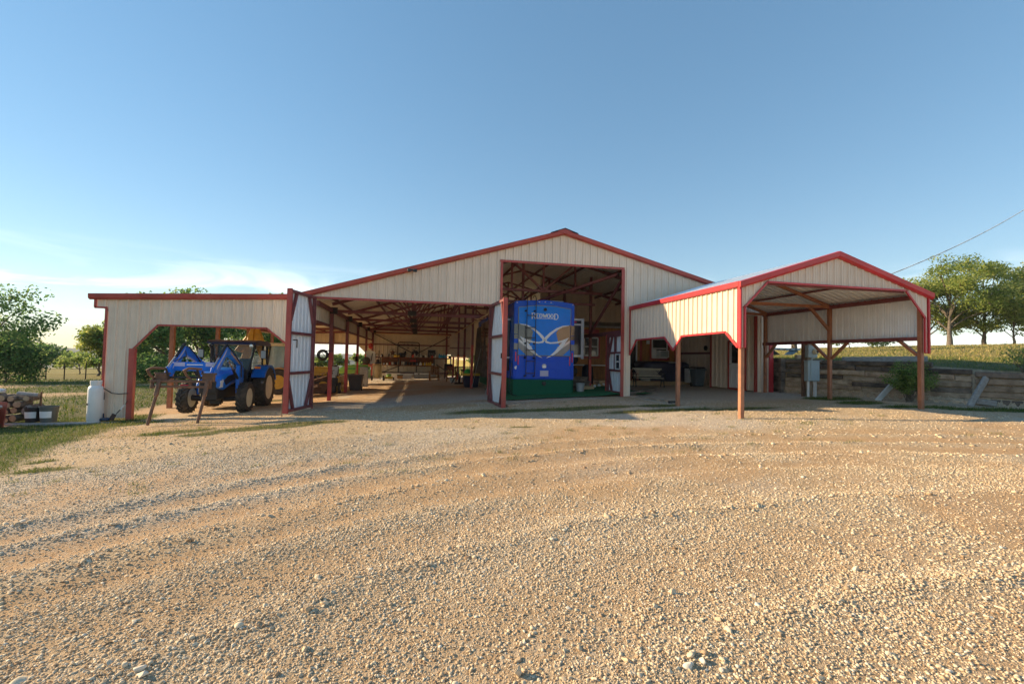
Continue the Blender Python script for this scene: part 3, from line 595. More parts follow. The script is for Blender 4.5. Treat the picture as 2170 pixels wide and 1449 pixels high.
obj('flood_light', MB().box((-.30, YF - .22, 3.02), (.34, .08, .05)).box((-.40, YF - .28, 3.0), (.13, .1, .1)).box((-.2, YF - .28, 3.0), (.13, .1, .1)), BLACKSTEEL, barn, bev=.01)
# swinging doors
def barn_door(hx, hy, fx, fy, z0, z1, back, nrails, thick=.09):
    d = part_empty('barn_door', barn); a = Vector((hx, hy, 0)); b = Vector((fx, fy, 0)); L_ = (b - a).length; e = (b - a).normalized(); n = Vector((e.y, -e.x, 0)) * back
    P = lambda u, w, o=0: a + e * u + n * o + Vector((0, 0, w))
    s = .085
    for u in (s / 2, L_ - s / 2): obj('stile', MB().bar(P(u, z0), P(u, z1), s, thick, n), STEEL, d)
    H = z1 - z0
    for k, w in enumerate([z0 + s / 2] + nrails + [z1 - s / 2]): obj('rail', MB().bar(P(s, w), P(L_ - s, w), thick, s, (0, 0, 1)), STEEL, d)
    c = .42
    for u0, u1, w0, w1 in ((s, c, z0 + .95, z0 + s), (L_ - s, L_ - c, z0 + .95, z0 + s), (s, c, z1 - .95, z1 - s), (L_ - s, L_ - c, z1 - .95, z1 - s)):
        if L_ > 1.6 or u0 > s: obj('corner_brace', MB().bar(P(u0, w0), P(u1, w1), .075, .075, n), STEEL, d)
    corr('door_panel', d, WHITE_IN, lambda u, w, o: tuple(P(u, w, -thick / 2 - .012 - o * .8)), .02, L_ - .02, lambda u: z0 + .02, lambda u: z1 - .02, pitch=.24, panel=.72, minor=False)
    obj('edge_trim', MB().bar(P(L_ + .025, z0 - .02), P(L_ + .025, z1 + .02), .05, thick + .06, n), RED, d)
    return d, P
dl, PL = barn_door(-3.50, 16.50, -3.86, 14.83, -1.80, 1.94, -1, [-.62, .62])
obj('latch', MB().bar(PL(1.55, .40, .06), PL(1.62, .40, .22), .03, .03).bar(PL(1.62, .42, .22), PL(1.62, .16, .22), .03, .03), BLACKSTEEL, dl); obj('cane_bolt', MB().tube([PL(1.74, -1.2, -.10), PL(1.74, -2.0, -.10)], .012, 6), RUST, dl)
dr, PR = barn_door(2.55, 16.50, 2.70, 14.40, -1.62, 1.92, 1, [-.55, .72])
obj('latch', MB().bar(PR(1.98, .15, .06), PR(1.98, -.02, .06), .04, .03), BLACKSTEEL, dr)
# folded leaf at the right of the high bay
d3, P3 = barn_door(8.02, 17.0, 7.98, 18.38, -1.36, 1.06, -1, [-.42, .30])
obj('stile', MB().bar(P3(.66, -.4), P3(.66, 1.0), .08, .08, (1, 0, 0)), STEEL, d3)
wf = obj('window_frame', MB(), None, None) if False else part_empty('side_window', barn)
for a, b in (((17.02, -.36), (17.05, .24)), ((17.45, -.36), (17.45, .24)), ((17.02, -.36), (17.45, -.36)), ((17.05, .24), (17.45, .24)), ((17.05, -.06), (17.45, -.06))): obj('sash', MB().bar((7.93, a[0], a[1]), (7.93, b[0], b[1]), .05, .06, (1, 0, 0)), WHITE, wf)
obj('pane', MB().bb((7.935, 17.08, -.33), (7.95, 17.43, .22)), WINGLASS, wf)
# ================================================================ carport
CX0, CX1, CY0, CY1 = 8.12, 14.0, 10.3, 16.42
CXP = 11.10; EV = 2.06; PK = 3.02                             # ridge, eave and peak heights
def zcar(x): return PK - (PK - EV) * abs(x - CXP) / (CXP - CX0 if x < CXP else 14.22 - CXP)
carport = thing('carport', 'open tan metal carport with bright red edging, standing on rusty square posts', 'carport', (11, 10.3, -1.25))
def cobj(name, mb, m, **k): return obj(name, mb, m, carport, **k)
PFc = lambda u, w, n: (u, CY0 - n, w)
corr('gable_panel', carport, SIDING, PFc, 8.16, 8.89, lerp_fn([(8.16, 1.43), (8.89, 2.12)]), lambda u: zcar(u) - .03, pitch=.2286, rib=.028)
corr('gable_panel', carport, SIDING, PFc, 8.89, 13.37, lambda u: 2.13, lambda u: zcar(u) - .03, kinks=(CXP,), pitch=.2286, rib=.028)
corr('gable_panel', carport, SIDING, PFc, 13.37, 14.16, lerp_fn([(13.37, 2.13), (14.06, 1.37), (14.16, 1.37)]), lambda u: zcar(u) - .03, kinks=(14.06,), pitch=.2286, rib=.028)
corr('leg_panel', carport, SIDING, PFc, 8.16, 8.25, lambda u: .40, lambda u: 1.43, pitch=.2286, rib=.012); corr('leg_panel', carport, SIDING, PFc, 14.02, 14.16, lambda u: .40, lambda u: 1.37, pitch=.2286, rib=.012)
PL_ = lambda u, w, n: (CX0 - n, u, w)
corr('side_wall_panel', carport, SIDING, PL_, CY0 + .04, 16.5, lerp_fn([(10.34, .40), (10.84, .82), (12.90, .80), (13.34, .38), (13.46, .38), (13.95, .80), (15.95, .78), (16.5, .22)]), lambda u: EV - .08, kinks=(10.84, 12.9, 13.34, 13.46, 13.95, 15.95), pitch=.2286, rib=.034)
PRc = lambda u, w, n: (14.10 + n, u, w)
corr('side_wall_panel', carport, WHITE_IN, PRc, CY0 + .04, CY1, lambda u: .86, lambda u: 2.02, pitch=.2286, rib=.032); corr('side_wall_panel', carport, SIDING, lambda u, w, n: (14.13 + n, u, w), CY0 + .04, CY1, lambda u: .84, lambda u: 2.03, pitch=.2286, rib=.032, minor=False)
corr('roof_panel', carport, WHITE_IN, lambda u, w, n: (w, u, zcar(w) + .02 + n), CY0 - .02, CY1, lambda u: CX0 - .08, lambda u: CXP, pitch=.2286, rib=.032, minor=False)
corr('roof_panel', carport, WHITE_IN, lambda u, w, n: (w, u, zcar(w) + .02 + n), CY0 - .02, CY1, lambda u: CXP, lambda u: 14.28, pitch=.2286, rib=.032, minor=False)
def ctrim(name, p, q, w, d, n, m=RED2): return cobj(name, MB().bar(p, q, d, w, (Vector(q) - Vector(p)).cross(Vector(n))), m)
F = (0, -1, 0)
def cfascia(x0, x1):
    prof = [(0, .07), (.06, .055), (.05, -.07), (.0, -.12), (-.05, -.12), (-.05, .07)]; k = len(prof)
    v = [(x, CY0 - .06 - p, zcar(x) + q) for x in (x0, x1) for p, q in prof]
    cobj('gable_fascia', MB().add(v, [(i, (i + 1) % k, k + (i + 1) % k, k + i) for i in range(k)] + [tuple(range(k))[::-1], tuple(range(k, 2 * k))]), RED2)
cfascia(8.03, CXP - .002); cfascia(CXP + .002, 14.30)
y0 = CY0 - .045
for a, b in (((8.20, 1.44), (8.89, 2.13)), ((8.87, 2.13), (13.39, 2.13)), ((13.37, 2.13), (14.04, 1.39)), ((8.21, .39), (8.21, 1.45)), ((14.03, .40), (14.03, 1.40))): ctrim('opening_trim', (a[0], y0, a[1]), (b[0], y0, b[1]), .048, .04, F)
for x in (8.10, 14.20): cobj('corner_trim', MB().bb((x - .024, CY0 - .05, .38), (x + .024, CY0 + .09, zcar(x) - .06)), RED2, bev=.005)
E_ = 'eave_trim'
cobj(E_, MB().bb((CX0 - .10, CY0 - .04, EV - .10), (CX0 - .02, 16.5, EV + .05)), RED2, bev=.012); cobj(E_, MB().bb((14.20, CY0 - .04, EV - .09), (14.28, CY1, EV + .05)), RED2, bev=.012)
xl = CX0 - .045
for a, b in (((10.34, .40), (10.84, .82)), ((10.82, .82), (12.92, .80)), ((12.90, .80), (13.40, .36)), ((13.40, .36), (13.95, .80)), ((13.93, .80), (15.97, .78)), ((15.95, .78), (16.5, .22))): ctrim('opening_trim', (xl, a[0], a[1]), (xl, b[0], b[1]), .055, .035, (-1, 0, 0))
cobj('corner_trim', MB().bb((8.06, 16.47, .2), (8.10, 16.54, EV - .05)), RED)
def cpost(x, y, zt, w=.11):
    z0 = ground_z(x, y) - .06; cobj('post', MB().bb((x - w / 2, y - w / 2, z0), (x + w / 2, y + w / 2, zt)), WOODPOST, bev=.008)
for y in (CY0 + .07, 13.30): cpost(8.20, y, EV - .1); cpost(14.02, y, EV - .1)
cpost(14.02, CY1 - .12, EV - .1)
for y in (13.3, 16.2):
    cobj('cross_beam', MB().bar((8.15, y, EV - .05), (14.0, y, EV - .05), .08, .10), WOODPOST)
    for x0, x1 in ((8.15, CXP), (CXP, 14.1)): cobj('rafter', MB().bar((x0, y, zcar(x0) - .09), (x1, y, zcar(x1) - .09), .07, .10), WOODPOST)
for x in (9.2, 10.3, 11.8, 12.9): cobj('purlin', MB().bar((x, CY0 + .03, zcar(x) - .035), (x, CY1, zcar(x) - .035), .09, .045), STEEL)
cobj('eave_beam', MB().bar((14.02, CY0 + .05, EV - .06), (14.02, CY1, EV - .06), .09, .12), STEEL); cobj('eave_beam', MB().bar((8.18, CY0 + .05, EV - .08), (8.18, CY1, EV - .08), .07, .12), STEEL)
cobj('side_beam', MB().bar((14.02, CY0 + .13, .80), (14.02, CY1, .80), .08, .11), STEEL)
for a, b in (((14.02, 10.45, .33), (14.02, 10.95, .76)), ((14.02, 13.22, .22), (14.02, 12.62, .76)), ((14.02, 13.38, .22), (14.02, 14.0, .76)), ((14.02, 16.25, .25), (14.02, 15.75, .76)), ((14.0, 13.3, 1.2), (13.2, 13.3, 1.98))):
    cobj('knee_brace', MB().bar(a, b, .08, .08, (1, 0, 0)), WOODPOST)
cobj('gable_beam', MB().bar((8.85, CY0 + .06, 2.10), (13.4, CY0 + .06, 2.10), .06, .06), STEEL)
# ================================================================ cabin under the barn roof, deck, turf
cabin = thing('cabin', 'orange brown cedar cabin wall with red trim and white windows under the barn roof', 'cabin', (11, 23.7, -1.2))
YC = 23.7; x = 7.2; k = 0
while x < 14.45:                                             # upright cedar boards, each a part
    w = .30 + .0 * k; obj('wall_board', MB().bb((x + .003, YC, -1.05), (min(x + w, 14.48) - .003, YC + .03 + .008 * (k % 2), 1.78)), CEDAR, cabin); x += w; k += 1
obj('roof', MB().add([(7.0, YC - .45, 1.74), (14.5, YC - .45, 1.74), (14.5, 24.95, 2.1), (7.0, 24.95, 2.1), (7.0, YC - .45, 1.84), (14.5, YC - .45, 1.84), (14.5, 24.95, 2.2), (7.0, 24.95, 2.2)], [(0, 1, 2, 3), (4, 5, 6, 7), (0, 1, 5, 4), (1, 2, 6, 5), (2, 3, 7, 6), (3, 0, 4, 7)]), GREYWOOD, cabin)
def cwin(xc, z0, z1, w, ac=False):
    f = part_empty('window', cabin); y = YC - .02
    for a, b in (((xc - w / 2 - .09, z0 - .09), (xc - w / 2 - .09, z1 + .09)), ((xc + w / 2 + .09, z0 - .09), (xc + w / 2 + .09, z1 + .09)), ((xc - w / 2 - .14, z0 - .09), (xc + w / 2 + .14, z0 - .09)), ((xc - w / 2 - .14, z1 + .09), (xc + w / 2 + .14, z1 + .09))): obj('casing', MB().bar((a[0], y, a[1]), (b[0], y, b[1]), .03, .11, (0, 0, 1) if a[1] == b[1] else (1, 0, 0)), RED, f)
    zm = (z0 + z1) / 2
    for a, b in (((xc - w / 2, z0), (xc - w / 2, z1)), ((xc + w / 2, z0), (xc + w / 2, z1)), ((xc - w / 2, z0), (xc + w / 2, z0)), ((xc - w / 2, z1), (xc + w / 2, z1)), ((xc - w / 2, zm), (xc + w / 2, zm))): obj('sash', MB().bar((a[0], y - .02, a[1]), (b[0], y - .02, b[1]), .05, .07, (0, 0, 1) if a[1] == b[1] else (1, 0, 0)), WHITE, f)
    obj('pane', MB().bb((xc - w / 2, y - .012, z0), (xc + w / 2, y + .01, z1)), WINGLASS, f); return f
cwin(9.28, .22, 1.20, .80); cwin(13.42, .18, 1.24, .92)
obj('wall_trim', MB().bb((14.36, YC - .04, -1.05), (14.52, YC - .005, 1.74)), RED, cabin); obj('wall_trim', MB().bb((12.22, YC - .03, -1.05), (12.34, YC - .004, 1.74)), RED, cabin)
obj('gable_board', MB().bb((8.85, YC - .035, 1.42), (9.75, YC - .004, 1.66)), RED, cabin)
dp = part_empty('cabin_door', cabin); obj('door_leaf', MB().bb((11.35, YC - .03, -1.0), (11.95, YC - .005, 1.15)), WINGLASS, dp)
for a, b in (((11.35, -1.0), (11.35, 1.2)), ((12.0, -1.0), (12.0, 1.2)), ((11.32, 1.2), (12.03, 1.2))): obj('door_frame', MB().bar((a[0], YC - .04, a[1]), (b[0], YC - .04, b[1]), .05, .08, (1, 0, 0) if a[0] == b[0] else (0, 0, 1)), WHITE, dp)
obj('wall_plate', MB().bb((12.62, YC - .025, .95), (12.92, YC - .004, 1.15)), WHITE, cabin)
ac = thing('air_conditioner', 'white box air conditioner sticking out of the cabin window on the porch', 'air conditioner', (13.5, YC - .3, .2))
obj('case', MB().bb((13.22, YC - .38, .2), (13.82, YC - .03, .60)), WHITE, ac, bev=.015); obj('grille', MB().bb((13.28, YC - .395, .25), (13.76, YC - .38, .56)), GREYMETAL, ac)
for k in range(6): obj('louvre', MB().bb((13.30, YC - .405, .28 + k * .045), (13.74, YC - .396, .295 + k * .045)), GREYPAINT, ac)
obj('side_screen', MB().bb((12.98, YC - .09, .2), (13.2, YC - .05, .66)), WHITE, ac)
deck = thing('deck', 'low brown wooden deck under the cabin and hot tub', 'deck', (12, 22, -1.25))
for k in range(12): obj('deck_board', MB().bb((9.0, 21.75 + k * .165, -1.09), (14.5, 21.75 + k * .165 + .155, -1.05)), PALEWOOD, deck)
obj('fascia_board', MB().bb((9.0, 21.70, -1.10), (14.5, 21.745, -.98 - .09)), PALEWOOD, deck); obj('fascia_board', MB().bb((9.0, 21.71, -1.27), (14.5, 21.74, -1.11)), PALEWOOD, deck)
turf = obj('turf', np_mesh('turf', *(lambda g: (g[0], g[1]))((lambda xs, ys: (np.stack([np.meshgrid(xs, ys)[0].ravel(), np.meshgrid(xs, ys)[1].ravel(), height(np.meshgrid(xs, ys)[0].ravel(), np.meshgrid(xs, ys)[1].ravel()) + .035 + .05 * np.exp(-((np.meshgrid(xs, ys)[0].ravel() - 8.2) / 1.2) ** 2)], 1), np.stack([(np.arange(len(ys) - 1)[:, None] * len(xs) + np.arange(len(xs) - 1)[None]).ravel() + o for o in (0, 1, len(xs) + 1, len(xs))], 1)))(np.linspace(3.2, 9.3, 50), np.linspace(16.75, 22.2, 40))), TURF, None, True), None)
turf['kind'] = 'structure'
# ================================================================ the camper (fifth-wheel trailer seen from behind)
RVB = mat('camper_blue', (.002, .095, .66), .22, var=.05, coat=.05, spec=.18); RVL = mat('camper_light_blue', (.002, .24, .88), .22, var=.05, coat=.05, spec=.18); RVD = mat('camper_dark', (.012, .016, .03), .15, var=.1, coat=.8)
SILVER = mat('camper_silver', (.50, .52, .56), .25, .2, var=.05, coat=.6); TAUPE = mat('camper_taupe', (.17, .185, .21), .25, var=.05, coat=.6); TAIL = mat('tail_lamp', (.75, .02, .10), .2, var=.05, coat=.8); DECALW = mat('decal_white', (.88, .88, .88), .3, var=.02); LILAC = mat('plate', (.52, .50, .68), .4, var=.05)
rv = thing('camper', 'tall glossy blue camper trailer reversed into the high bay, with a black roof ladder', 'camper', (5.18, 18.5, -1.53))
RX0, RX1, RY, RYB, RZ0 = 3.86, 6.50, 18.5, 30.2, -.90
def robj(name, mb, m, **k): return obj(name, mb, m, rv, **k)
sec = [(RX0 + .02, RZ0), (RX0, RZ0 + .12), (RX0, 2.31), (RX0 + .035, 2.37), (RX0 + .5, 2.42), (5.18, 2.47), (RX1 - .5, 2.42), (RX1 - .035, 2.37), (RX1, 2.31), (RX1, RZ0 + .12), (RX1 - .02, RZ0)]
robj('body', MB().prism(sec, lambda u, v, t: (u, t, v), RY, RYB), RVB, bev=.035, seg=2, smooth=40)
yr = RY - .008
def rp(poly, y0, y1): return MB().prism(poly, lambda u, v, t: (u, t, v), y0, y1)
cap = robj('rear_cap', rp([(RX0 + .18, .12), (RX1 - .18, .12), (RX1 - .18, 2.12), (5.6, 2.22), (5.18, 2.24), (4.76, 2.22), (RX0 + .18, 2.12)], RY - .03, RY), RVL, bev=.012)
for a, b in (((RX0 + .18, .12), (RX0 + .18, 2.12)), ((RX1 - .18, .12), (RX1 - .18, 2.12)), ((RX0 + .18, .12), (RX1 - .18, .12)), ((RX0 + .18, 2.12), (4.76, 2.22)), ((4.76, 2.22), (5.6, 2.22)), ((5.6, 2.22), (RX1 - .18, 2.12))): robj('cap_seam', MB().bar((a[0], RY - .03, a[1]), (b[0], RY - .03, b[1]), .012, .03, (0, 0, 1) if abs(a[0] - b[0]) > .1 else (1, 0, 0)), RVD)
robj('lower_panel', rp([(RX0 + .06, -.86), (RX1 - .06, -.86), (RX1 - .22, .02), (5.9, -.06), (5.18, -.09), (4.46, -.06), (RX0 + .22, .02)], RY - .035, RY), RVB, bev=.02)
robj('bumper_panel', rp([(4.62, -.82), (5.74, -.82), (5.68, -.45), (5.5, -.42), (4.86, -.42), (4.68, -.45)], RY - .055, RY - .03), RVB, bev=.015)
robj('licence_plate', MB().bb((5.0, RY - .075, -.74), (5.36, RY - .05, -.50)), LILAC, bev=.006)
robj('marker_bar', MB().bb((4.90, RY - .03, 2.30), (5.55, RY - .004, 2.325)), RVL)
for px in (3.97, 4.92, 5.18, 5.44, 6.40): robj('marker_lamp', MB().bb((px - .03, RY - .03, 2.36 if abs(px - 5.18) < .5 else 2.30), (px + .03, RY - .003, 2.385 if abs(px - 5.18) < .5 else 2.32)), DECALW)
robj('rear_camera', MB().lathe([(.07, 0), (.07, .03), (.03, .05)], (5.18, RY - .04, 2.06), 'y', 14, Matrix.Scale(-1, 3, (0, 1, 0))), DARK, smooth=40)
for s in (1, -1):
    X = lambda u, s=s: 5.18 + s * u
    def ribbon(name, pts, m, lvl):
        mb = MB(); n = len(pts); up = []; lo = []
        for i, (u, v, w) in enumerate(pts):
            a = pts[max(i - 1, 0)]; b = pts[min(i + 1, n - 1)]; d = Vector((b[0] - a[0], b[1] - a[1])).normalized(); nn = Vector((-d.y, d.x)) * w / 2
            up.append((u + nn.x, v + nn.y)); lo.append((u - nn.x, v - nn.y))
        y0, y1 = RY - .031 - lvl, RY - .025
        for i in range(n - 1):
            q = [up[i], up[i + 1], lo[i + 1], lo[i]]; mb.prism([(X(a), b) for a, b in q], lambda u, v, t: (u, t, v), y0, y1)
        return obj(name, mb, m, rv)
    def patch(name, poly, m, lvl): return obj(name, rp([(X(a), b) for a, b in poly], RY - .031 - lvl, RY - .026), m, rv)
    patch('decal_dark', [(.50, 1.10), (.62, 1.28), (1.0, 1.42), (1.12, 1.44), (1.12, .55), (.62, .60)], RVD, .001)  # dark grey field printed in the graphic
    patch('decal_stripe', [(.45, .30), (.75, .42), (1.12, .72), (1.12, .42), (.8, .14), (.45, .14)], TAUPE, .0015)
    patch('decal_stripe', [(.55, .50), (.80, .58), (1.12, .80), (1.12, .70), (.8, .46), (.6, .36)], SILVER, .002)
    ribbon('decal_sweep', [(1.05, 1.42, .02), (.80, 1.38, .05), (.52, 1.25, .085), (.25, 1.05, .10), (.08, .88, .12), (.03, .78, .12), (.08, .70, .09), (.25, .66, .065), (.5, .68, .07), (.75, .74, .08), (.98, .84, .06), (1.06, .90, .02)], DECALW, .003)
    ribbon('decal_sweep', [(1.04, .88, .02), (.88, .74, .13), (.72, .52, .16), (.52, .30, .12), (.30, .13, .06), (.10, .03, .015)], DECALW, .004)
    # corner posts with the side stripes wrapping round
    for z0, z1, m in ((1.0, 1.42, RVD), (.80, .98, RVD), (.36, .62, TAUPE), (.62, .80, RVB)):
        obj('corner_decal', MB().bb((X(1.13), RY - .036, z0), (X(1.315), RY - .003, z1)), m, rv)
    for dx, z0, z1 in ((1.23, -.14, .26), (1.12, -.28, .10)): obj('tail_lamp', MB().bb((X(dx - .024), RY - .05, z0), (X(dx + .024), RY - .002, z1)), TAIL, rv, bev=.01)
robj('emblem', MB().lathe([(.10, 0), (.10, .008), (.085, .012)], (5.18, RY - .052, -.32), 'y', 18), SILVER); 
for k in range(3): robj('emblem_tree', rp([(5.18 + (k - 1) * .05 - .028, -.38), (5.18 + (k - 1) * .05 + .028, -.38), (5.18 + (k - 1) * .05, -.26 + (.03 if k == 1 else 0))], RY - .062, RY - .05), DECALW)
robj('oval_badge', MB().lathe([(.07, 0), (.07, .006)], (3.98, RY - .012, -.40), 'y', 16), DECALW)
# lettering REDWOOD: serif capitals drawn as bars, large first and last letter
def letters(txt, x0, z0, h, w, y, parent, m, st=.2, th=.006):
    G = {'R': [((0, 0), (0, 1)), ((0, 1), (.6, 1)), ((.6, 1), (.78, .85)), ((.78, .85), (.78, .65)), ((.78, .65), (.6, .5)), ((0, .5), (.6, .5)), ((.4, .5), (.9, 0))], 'E': [((0, 0), (0, 1)), ((0, 1), (.8, 1)), ((0, .5), (.6, .5)), ((0, 0), (.8, 0))],
         'D': [((0, 0), (0, 1)), ((0, 1), (.5, 1)), ((.5, 1), (.85, .75)), ((.85, .75), (.85, .25)), ((.85, .25), (.5, 0)), ((.5, 0), (0, 0))], 'W': [((0, 1), (.25, 0)), ((.25, 0), (.5, .8)), ((.5, .8), (.75, 0)), ((.75, 0), (1, 1))],
         'O': [((.25, 0), (.65, 0)), ((.65, 0), (.9, .3)), ((.9, .3), (.9, .7)), ((.9, .7), (.65, 1)), ((.65, 1), (.25, 1)), ((.25, 1), (0, .7)), ((0, .7), (0, .3)), ((0, .3), (.25, 0))], 'A': [((0, 0), (.45, 1)), ((.45, 1), (.9, 0)), ((.18, .38), (.72, .38))], '6': [((.7, 1), (.2, .8)), ((.2, .8), (0, .35)), ((0, .35), (.2, 0)), ((.2, 0), (.6, 0)), ((.6, 0), (.8, .25)), ((.8, .25), (.6, .5)), ((.6, .5), (.1, .45))]}
    for ch, (lx, lz, lh, lw) in zip(txt, w):
        mb = MB()
        for a, b in G[ch]:
            t = st * (1.0 if abs(a[0] - b[0]) < .05 or ch == 'W' else .72)
            mb.bar((lx + a[0] * lw, y, lz + a[1] * lh), (lx + b[0] * lw, y, lz + b[1] * lh), th, t * h, (0, 0, 1) if abs(b[0] - a[0]) * lw > abs(b[1] - a[1]) * lh else (1, 0, 0))
        for fx, fz in {'R': ((0, 0), (0, 1), (.92, 0)), 'E': ((0, 0), (0, 1)), 'D': ((0, 0), (0, 1)), 'W': ((0, 1), (1, 1)), 'A': ((0, 0), (.9, 0))}.get(ch, ()): mb.box((lx + fx * lw, y, lz + fz * lh), (.32 * lw, th, .11 * h))
        obj('letter', mb, m, parent)
hb, hs = .235, .165
letters('REDWOOD', 0, 0, .17, [(4.62, 1.66, hb, .15)] + [(4.80 + k * .148, 1.71, hs, .118) for k in range(2)] + [(5.095, 1.71, hs, .155)] + [(5.285 + k * .145, 1.71, hs, .115) for k in range(2)] + [(5.60, 1.66, hb, .17)], RY - .036, rv, DECALW, .25)
robj('letter_bar', MB().bb((4.80, RY - .037, 1.67), (5.58, RY - .03, 1.685)), DECALW)
lad = part_empty('ladder', rv)
for x in (4.37, 4.75):
    obj('ladder_rail', MB().tube([(x, RY - .16, -.72), (x, RY - .16, 2.50), (x - .02, RY - .12, 2.60), (x - .05, RY + .02, 2.62), (x - .06, RY + .12, 2.56)], .017, 8), DARK, lad, smooth=50)
    for z in (-.74, .02, .62, 1.98): obj('standoff', MB().tube([(x, RY - .16, z), (x - .03, RY, z)], .016, 6).ball((x - .03, RY - .03, z), .045), DARK, lad, smooth=50)
for z in (-.62, -.12, .34, .86, 1.28, 1.78): obj('rung', MB().bb((4.37, RY - .175, z - .016), (4.75, RY - .145, z + .016)), DARK, lad)
# slide-outs, windows, skirt
sl = robj('slide_out', MB().bb((3.30, 19.3, -.55), (3.86, 24.5, 1.82)), RVD, bev=.02)
for z in (1.62, -.02): obj('slide_trim', MB().bb((3.28, 19.27, z), (3.87, 19.30, z + .07)), SILVER, sl)
obj('slide_trim', MB().bb((3.27, 19.26, -.6), (3.31, 19.33, 1.86)), SILVER, sl)
sr = robj('slide_out', MB().bb((6.50, 19.0, .10), (7.08, 23.5, 1.72)), RVD, bev=.02)
for a, b in (((6.5, 18.97, 1.48), (7.0, 19.0, 1.56)), ((6.5, 18.97, .10), (7.0, 19.0, .19)), ((6.98, 18.95, .02), (7.10, 19.03, 1.78)), ((6.5, 18.965, 1.70), (7.10, 19.01, 1.78))): obj('slide_trim', MB().bb(a, b), SILVER, sr)
obj('slide_lamp', MB().bb((6.55, 18.96, 1.60), (6.75, 18.99, 1.66)), TAIL, sr)
robj('side_window', MB().bb((3.84, 25.2, .2), (3.87, 27.0, 1.2)), WINGLASS); robj('roof_vent', MB().bb((4.9, 22, 2.44), (5.4, 22.6, 2.62)), WHITE, bev=.03); robj('roof_air_unit', MB().bb((4.8, 25, 2.44), (5.6, 26, 2.72)), WHITE, bev=.05)
robj('roof_rack', MB().bb((5.75, 19.4, 2.42), (6.3, 19.8, 2.60)), RVD, bev=.02)
robj('skirt', MB().bb((RX0 + .01, RY - .02, -1.60), (RX1 - .08, RY + .05, -.885)).bb((RX0 + .0, RY + .05, -1.62), (RX0 + .05, 29, -.885)).bb((RX1 - .05, RY + .05, -1.5), (RX1, 29, -.885)), CARPETSKIRT)
robj('tow_hitch', MB().box((5.18, RY - .05, -1.03), (.16, .1, .12)).box((5.18, RY - .1, -1.1), (.07, .14, .05)), BLACKSTEEL, bev=.01)
tag(obj('cable', MB().tube([(3.80, RY + .02, -.2), (3.72, RY - .05, -.8), (3.70, RY - .06, -1.25), (3.80, RY - .12, -1.50), (4.0, RY - .2, -1.54)], .018, 6), DARK), 'black cable hanging down the left rear corner of the blue camper to the ground', 'cable')
# ================================================================ wheels
def tyre_mesh(R, w, rim, lugs, m, lug_h=.05):
    mb = MB(); h = w / 2; pr = [(rim, -h * .8), (rim + (R - rim) * .45, -h), (R - lug_h * 1.4, -h * .93), (R - lug_h, -h * .75), (R - lug_h, h * .75), (R - lug_h * 1.4, h * .93), (rim + (R - rim) * .45, h), (rim, h * .8)]
    mb.lathe(pr, (0, 0, 0), 'x', 32)
    for k in range(lugs):                                    # chevron bars of the tread
        for s in (-1, 1):
            t0 = 2 * math.pi * (k + (.5 if s > 0 else 0)) / lugs; dt = 2 * math.pi / lugs * .95; P = []
            for u, dtt in ((.02, dt), (.55, dt * .55), (1.0, 0)):
                for rr in (R - lug_h * 1.3, R if u < .9 else R - lug_h * .5):
                    for wd in (-.16, .16):
                        a = t0 + dtt + wd * dt * 1.1; P.append((s * u * h * .98, rr * math.cos(a), rr * math.sin(a)))
            for i in range(2):
                o = i * 4; q = len(mb.v); mb.add(P[o:o + 8], [(0, 1, 5, 4), (2, 6, 7, 3), (0, 4, 6, 2), (1, 3, 7, 5), (0, 2, 3, 1), (4, 5, 7, 6)])
    return mb
def wheel(parent, x, y, R, w, rim, lugs, rimmat, side, lug_h=.05, name='wheel', hub=DARK):
    wp = part_empty(name, parent); c = Matrix.Translation((x, y, R))
    ty = obj('tyre', tyre_mesh(R, w, rim, lugs, RUBBER, lug_h), RUBBER, wp, smooth=35); ty.matrix_basis = c
    d = side * w * .5; pr = [(rim * 1.02, d * .82), (rim * .97, d * .70), (rim * .86, d * .55), (rim * .62, d * .45), (rim * .45, d * .30), (rim * .2, d * .30), (0, d * .30)]
    rm = obj('rim', MB().lathe(pr, (0, 0, 0), 'x', 28).lathe([(rim * 1.02, -d * .82), (rim * .9, -d * .5), (rim * .4, -d * .3), (0, -d * .3)], (0, 0, 0), 'x', 28), rimmat, wp, smooth=40); rm.matrix_basis = c
    hb_ = MB().lathe([(rim * .36, d * .30), (rim * .34, d * .62), (rim * .2, d * .78), (0, d * .8)], (0, 0, 0), 'x', 14)
    for k in range(8): t = 2 * math.pi * k / 8; hb_.box((d * .46, rim * .5 * math.cos(t), rim * .5 * math.sin(t)), (.03, .035, .035))
    ho = obj('hub', hb_, hub, wp, smooth=40); ho.matrix_basis = c
# ================================================================ the blue tractor, built at the origin facing -Y
tractor = thing('tractor', 'blue tractor with a cab, front loader and rusty hay fork parked under the lean-to', 'tractor')
def t(name, mb, m, parent=None, **k): return obj(name, mb, m, parent or tractor, **k)
for s in (-1, 1):
    wheel(tractor, s * .86, 0, .74, .44, .44, 22, CREAM, s, .055); wheel(tractor, s * .86, -2.05, .52, .32, .31, 18, CREAM, s, .045)
t('chassis', MB().bb((-.24, -2.75, .48), (.24, .5, .88)).bb((-.34, -.6, .5), (.34, .5, 1.0)), DARK, bev=.03)
t('front_axle', MB().tube([(-.8, -2.05, .52), (-.35, -2.05, .46), (.35, -2.05, .46), (.8, -2.05, .52)], [.1, .075, .075, .1], 10).box((0, -2.05, .45), (.3, .25, .26)), BLACKSTEEL, smooth=40)
t('rear_axle', MB().tube([(-.8, 0, .74), (.8, 0, .74)], .13, 12), BLACKSTEEL, smooth=40)
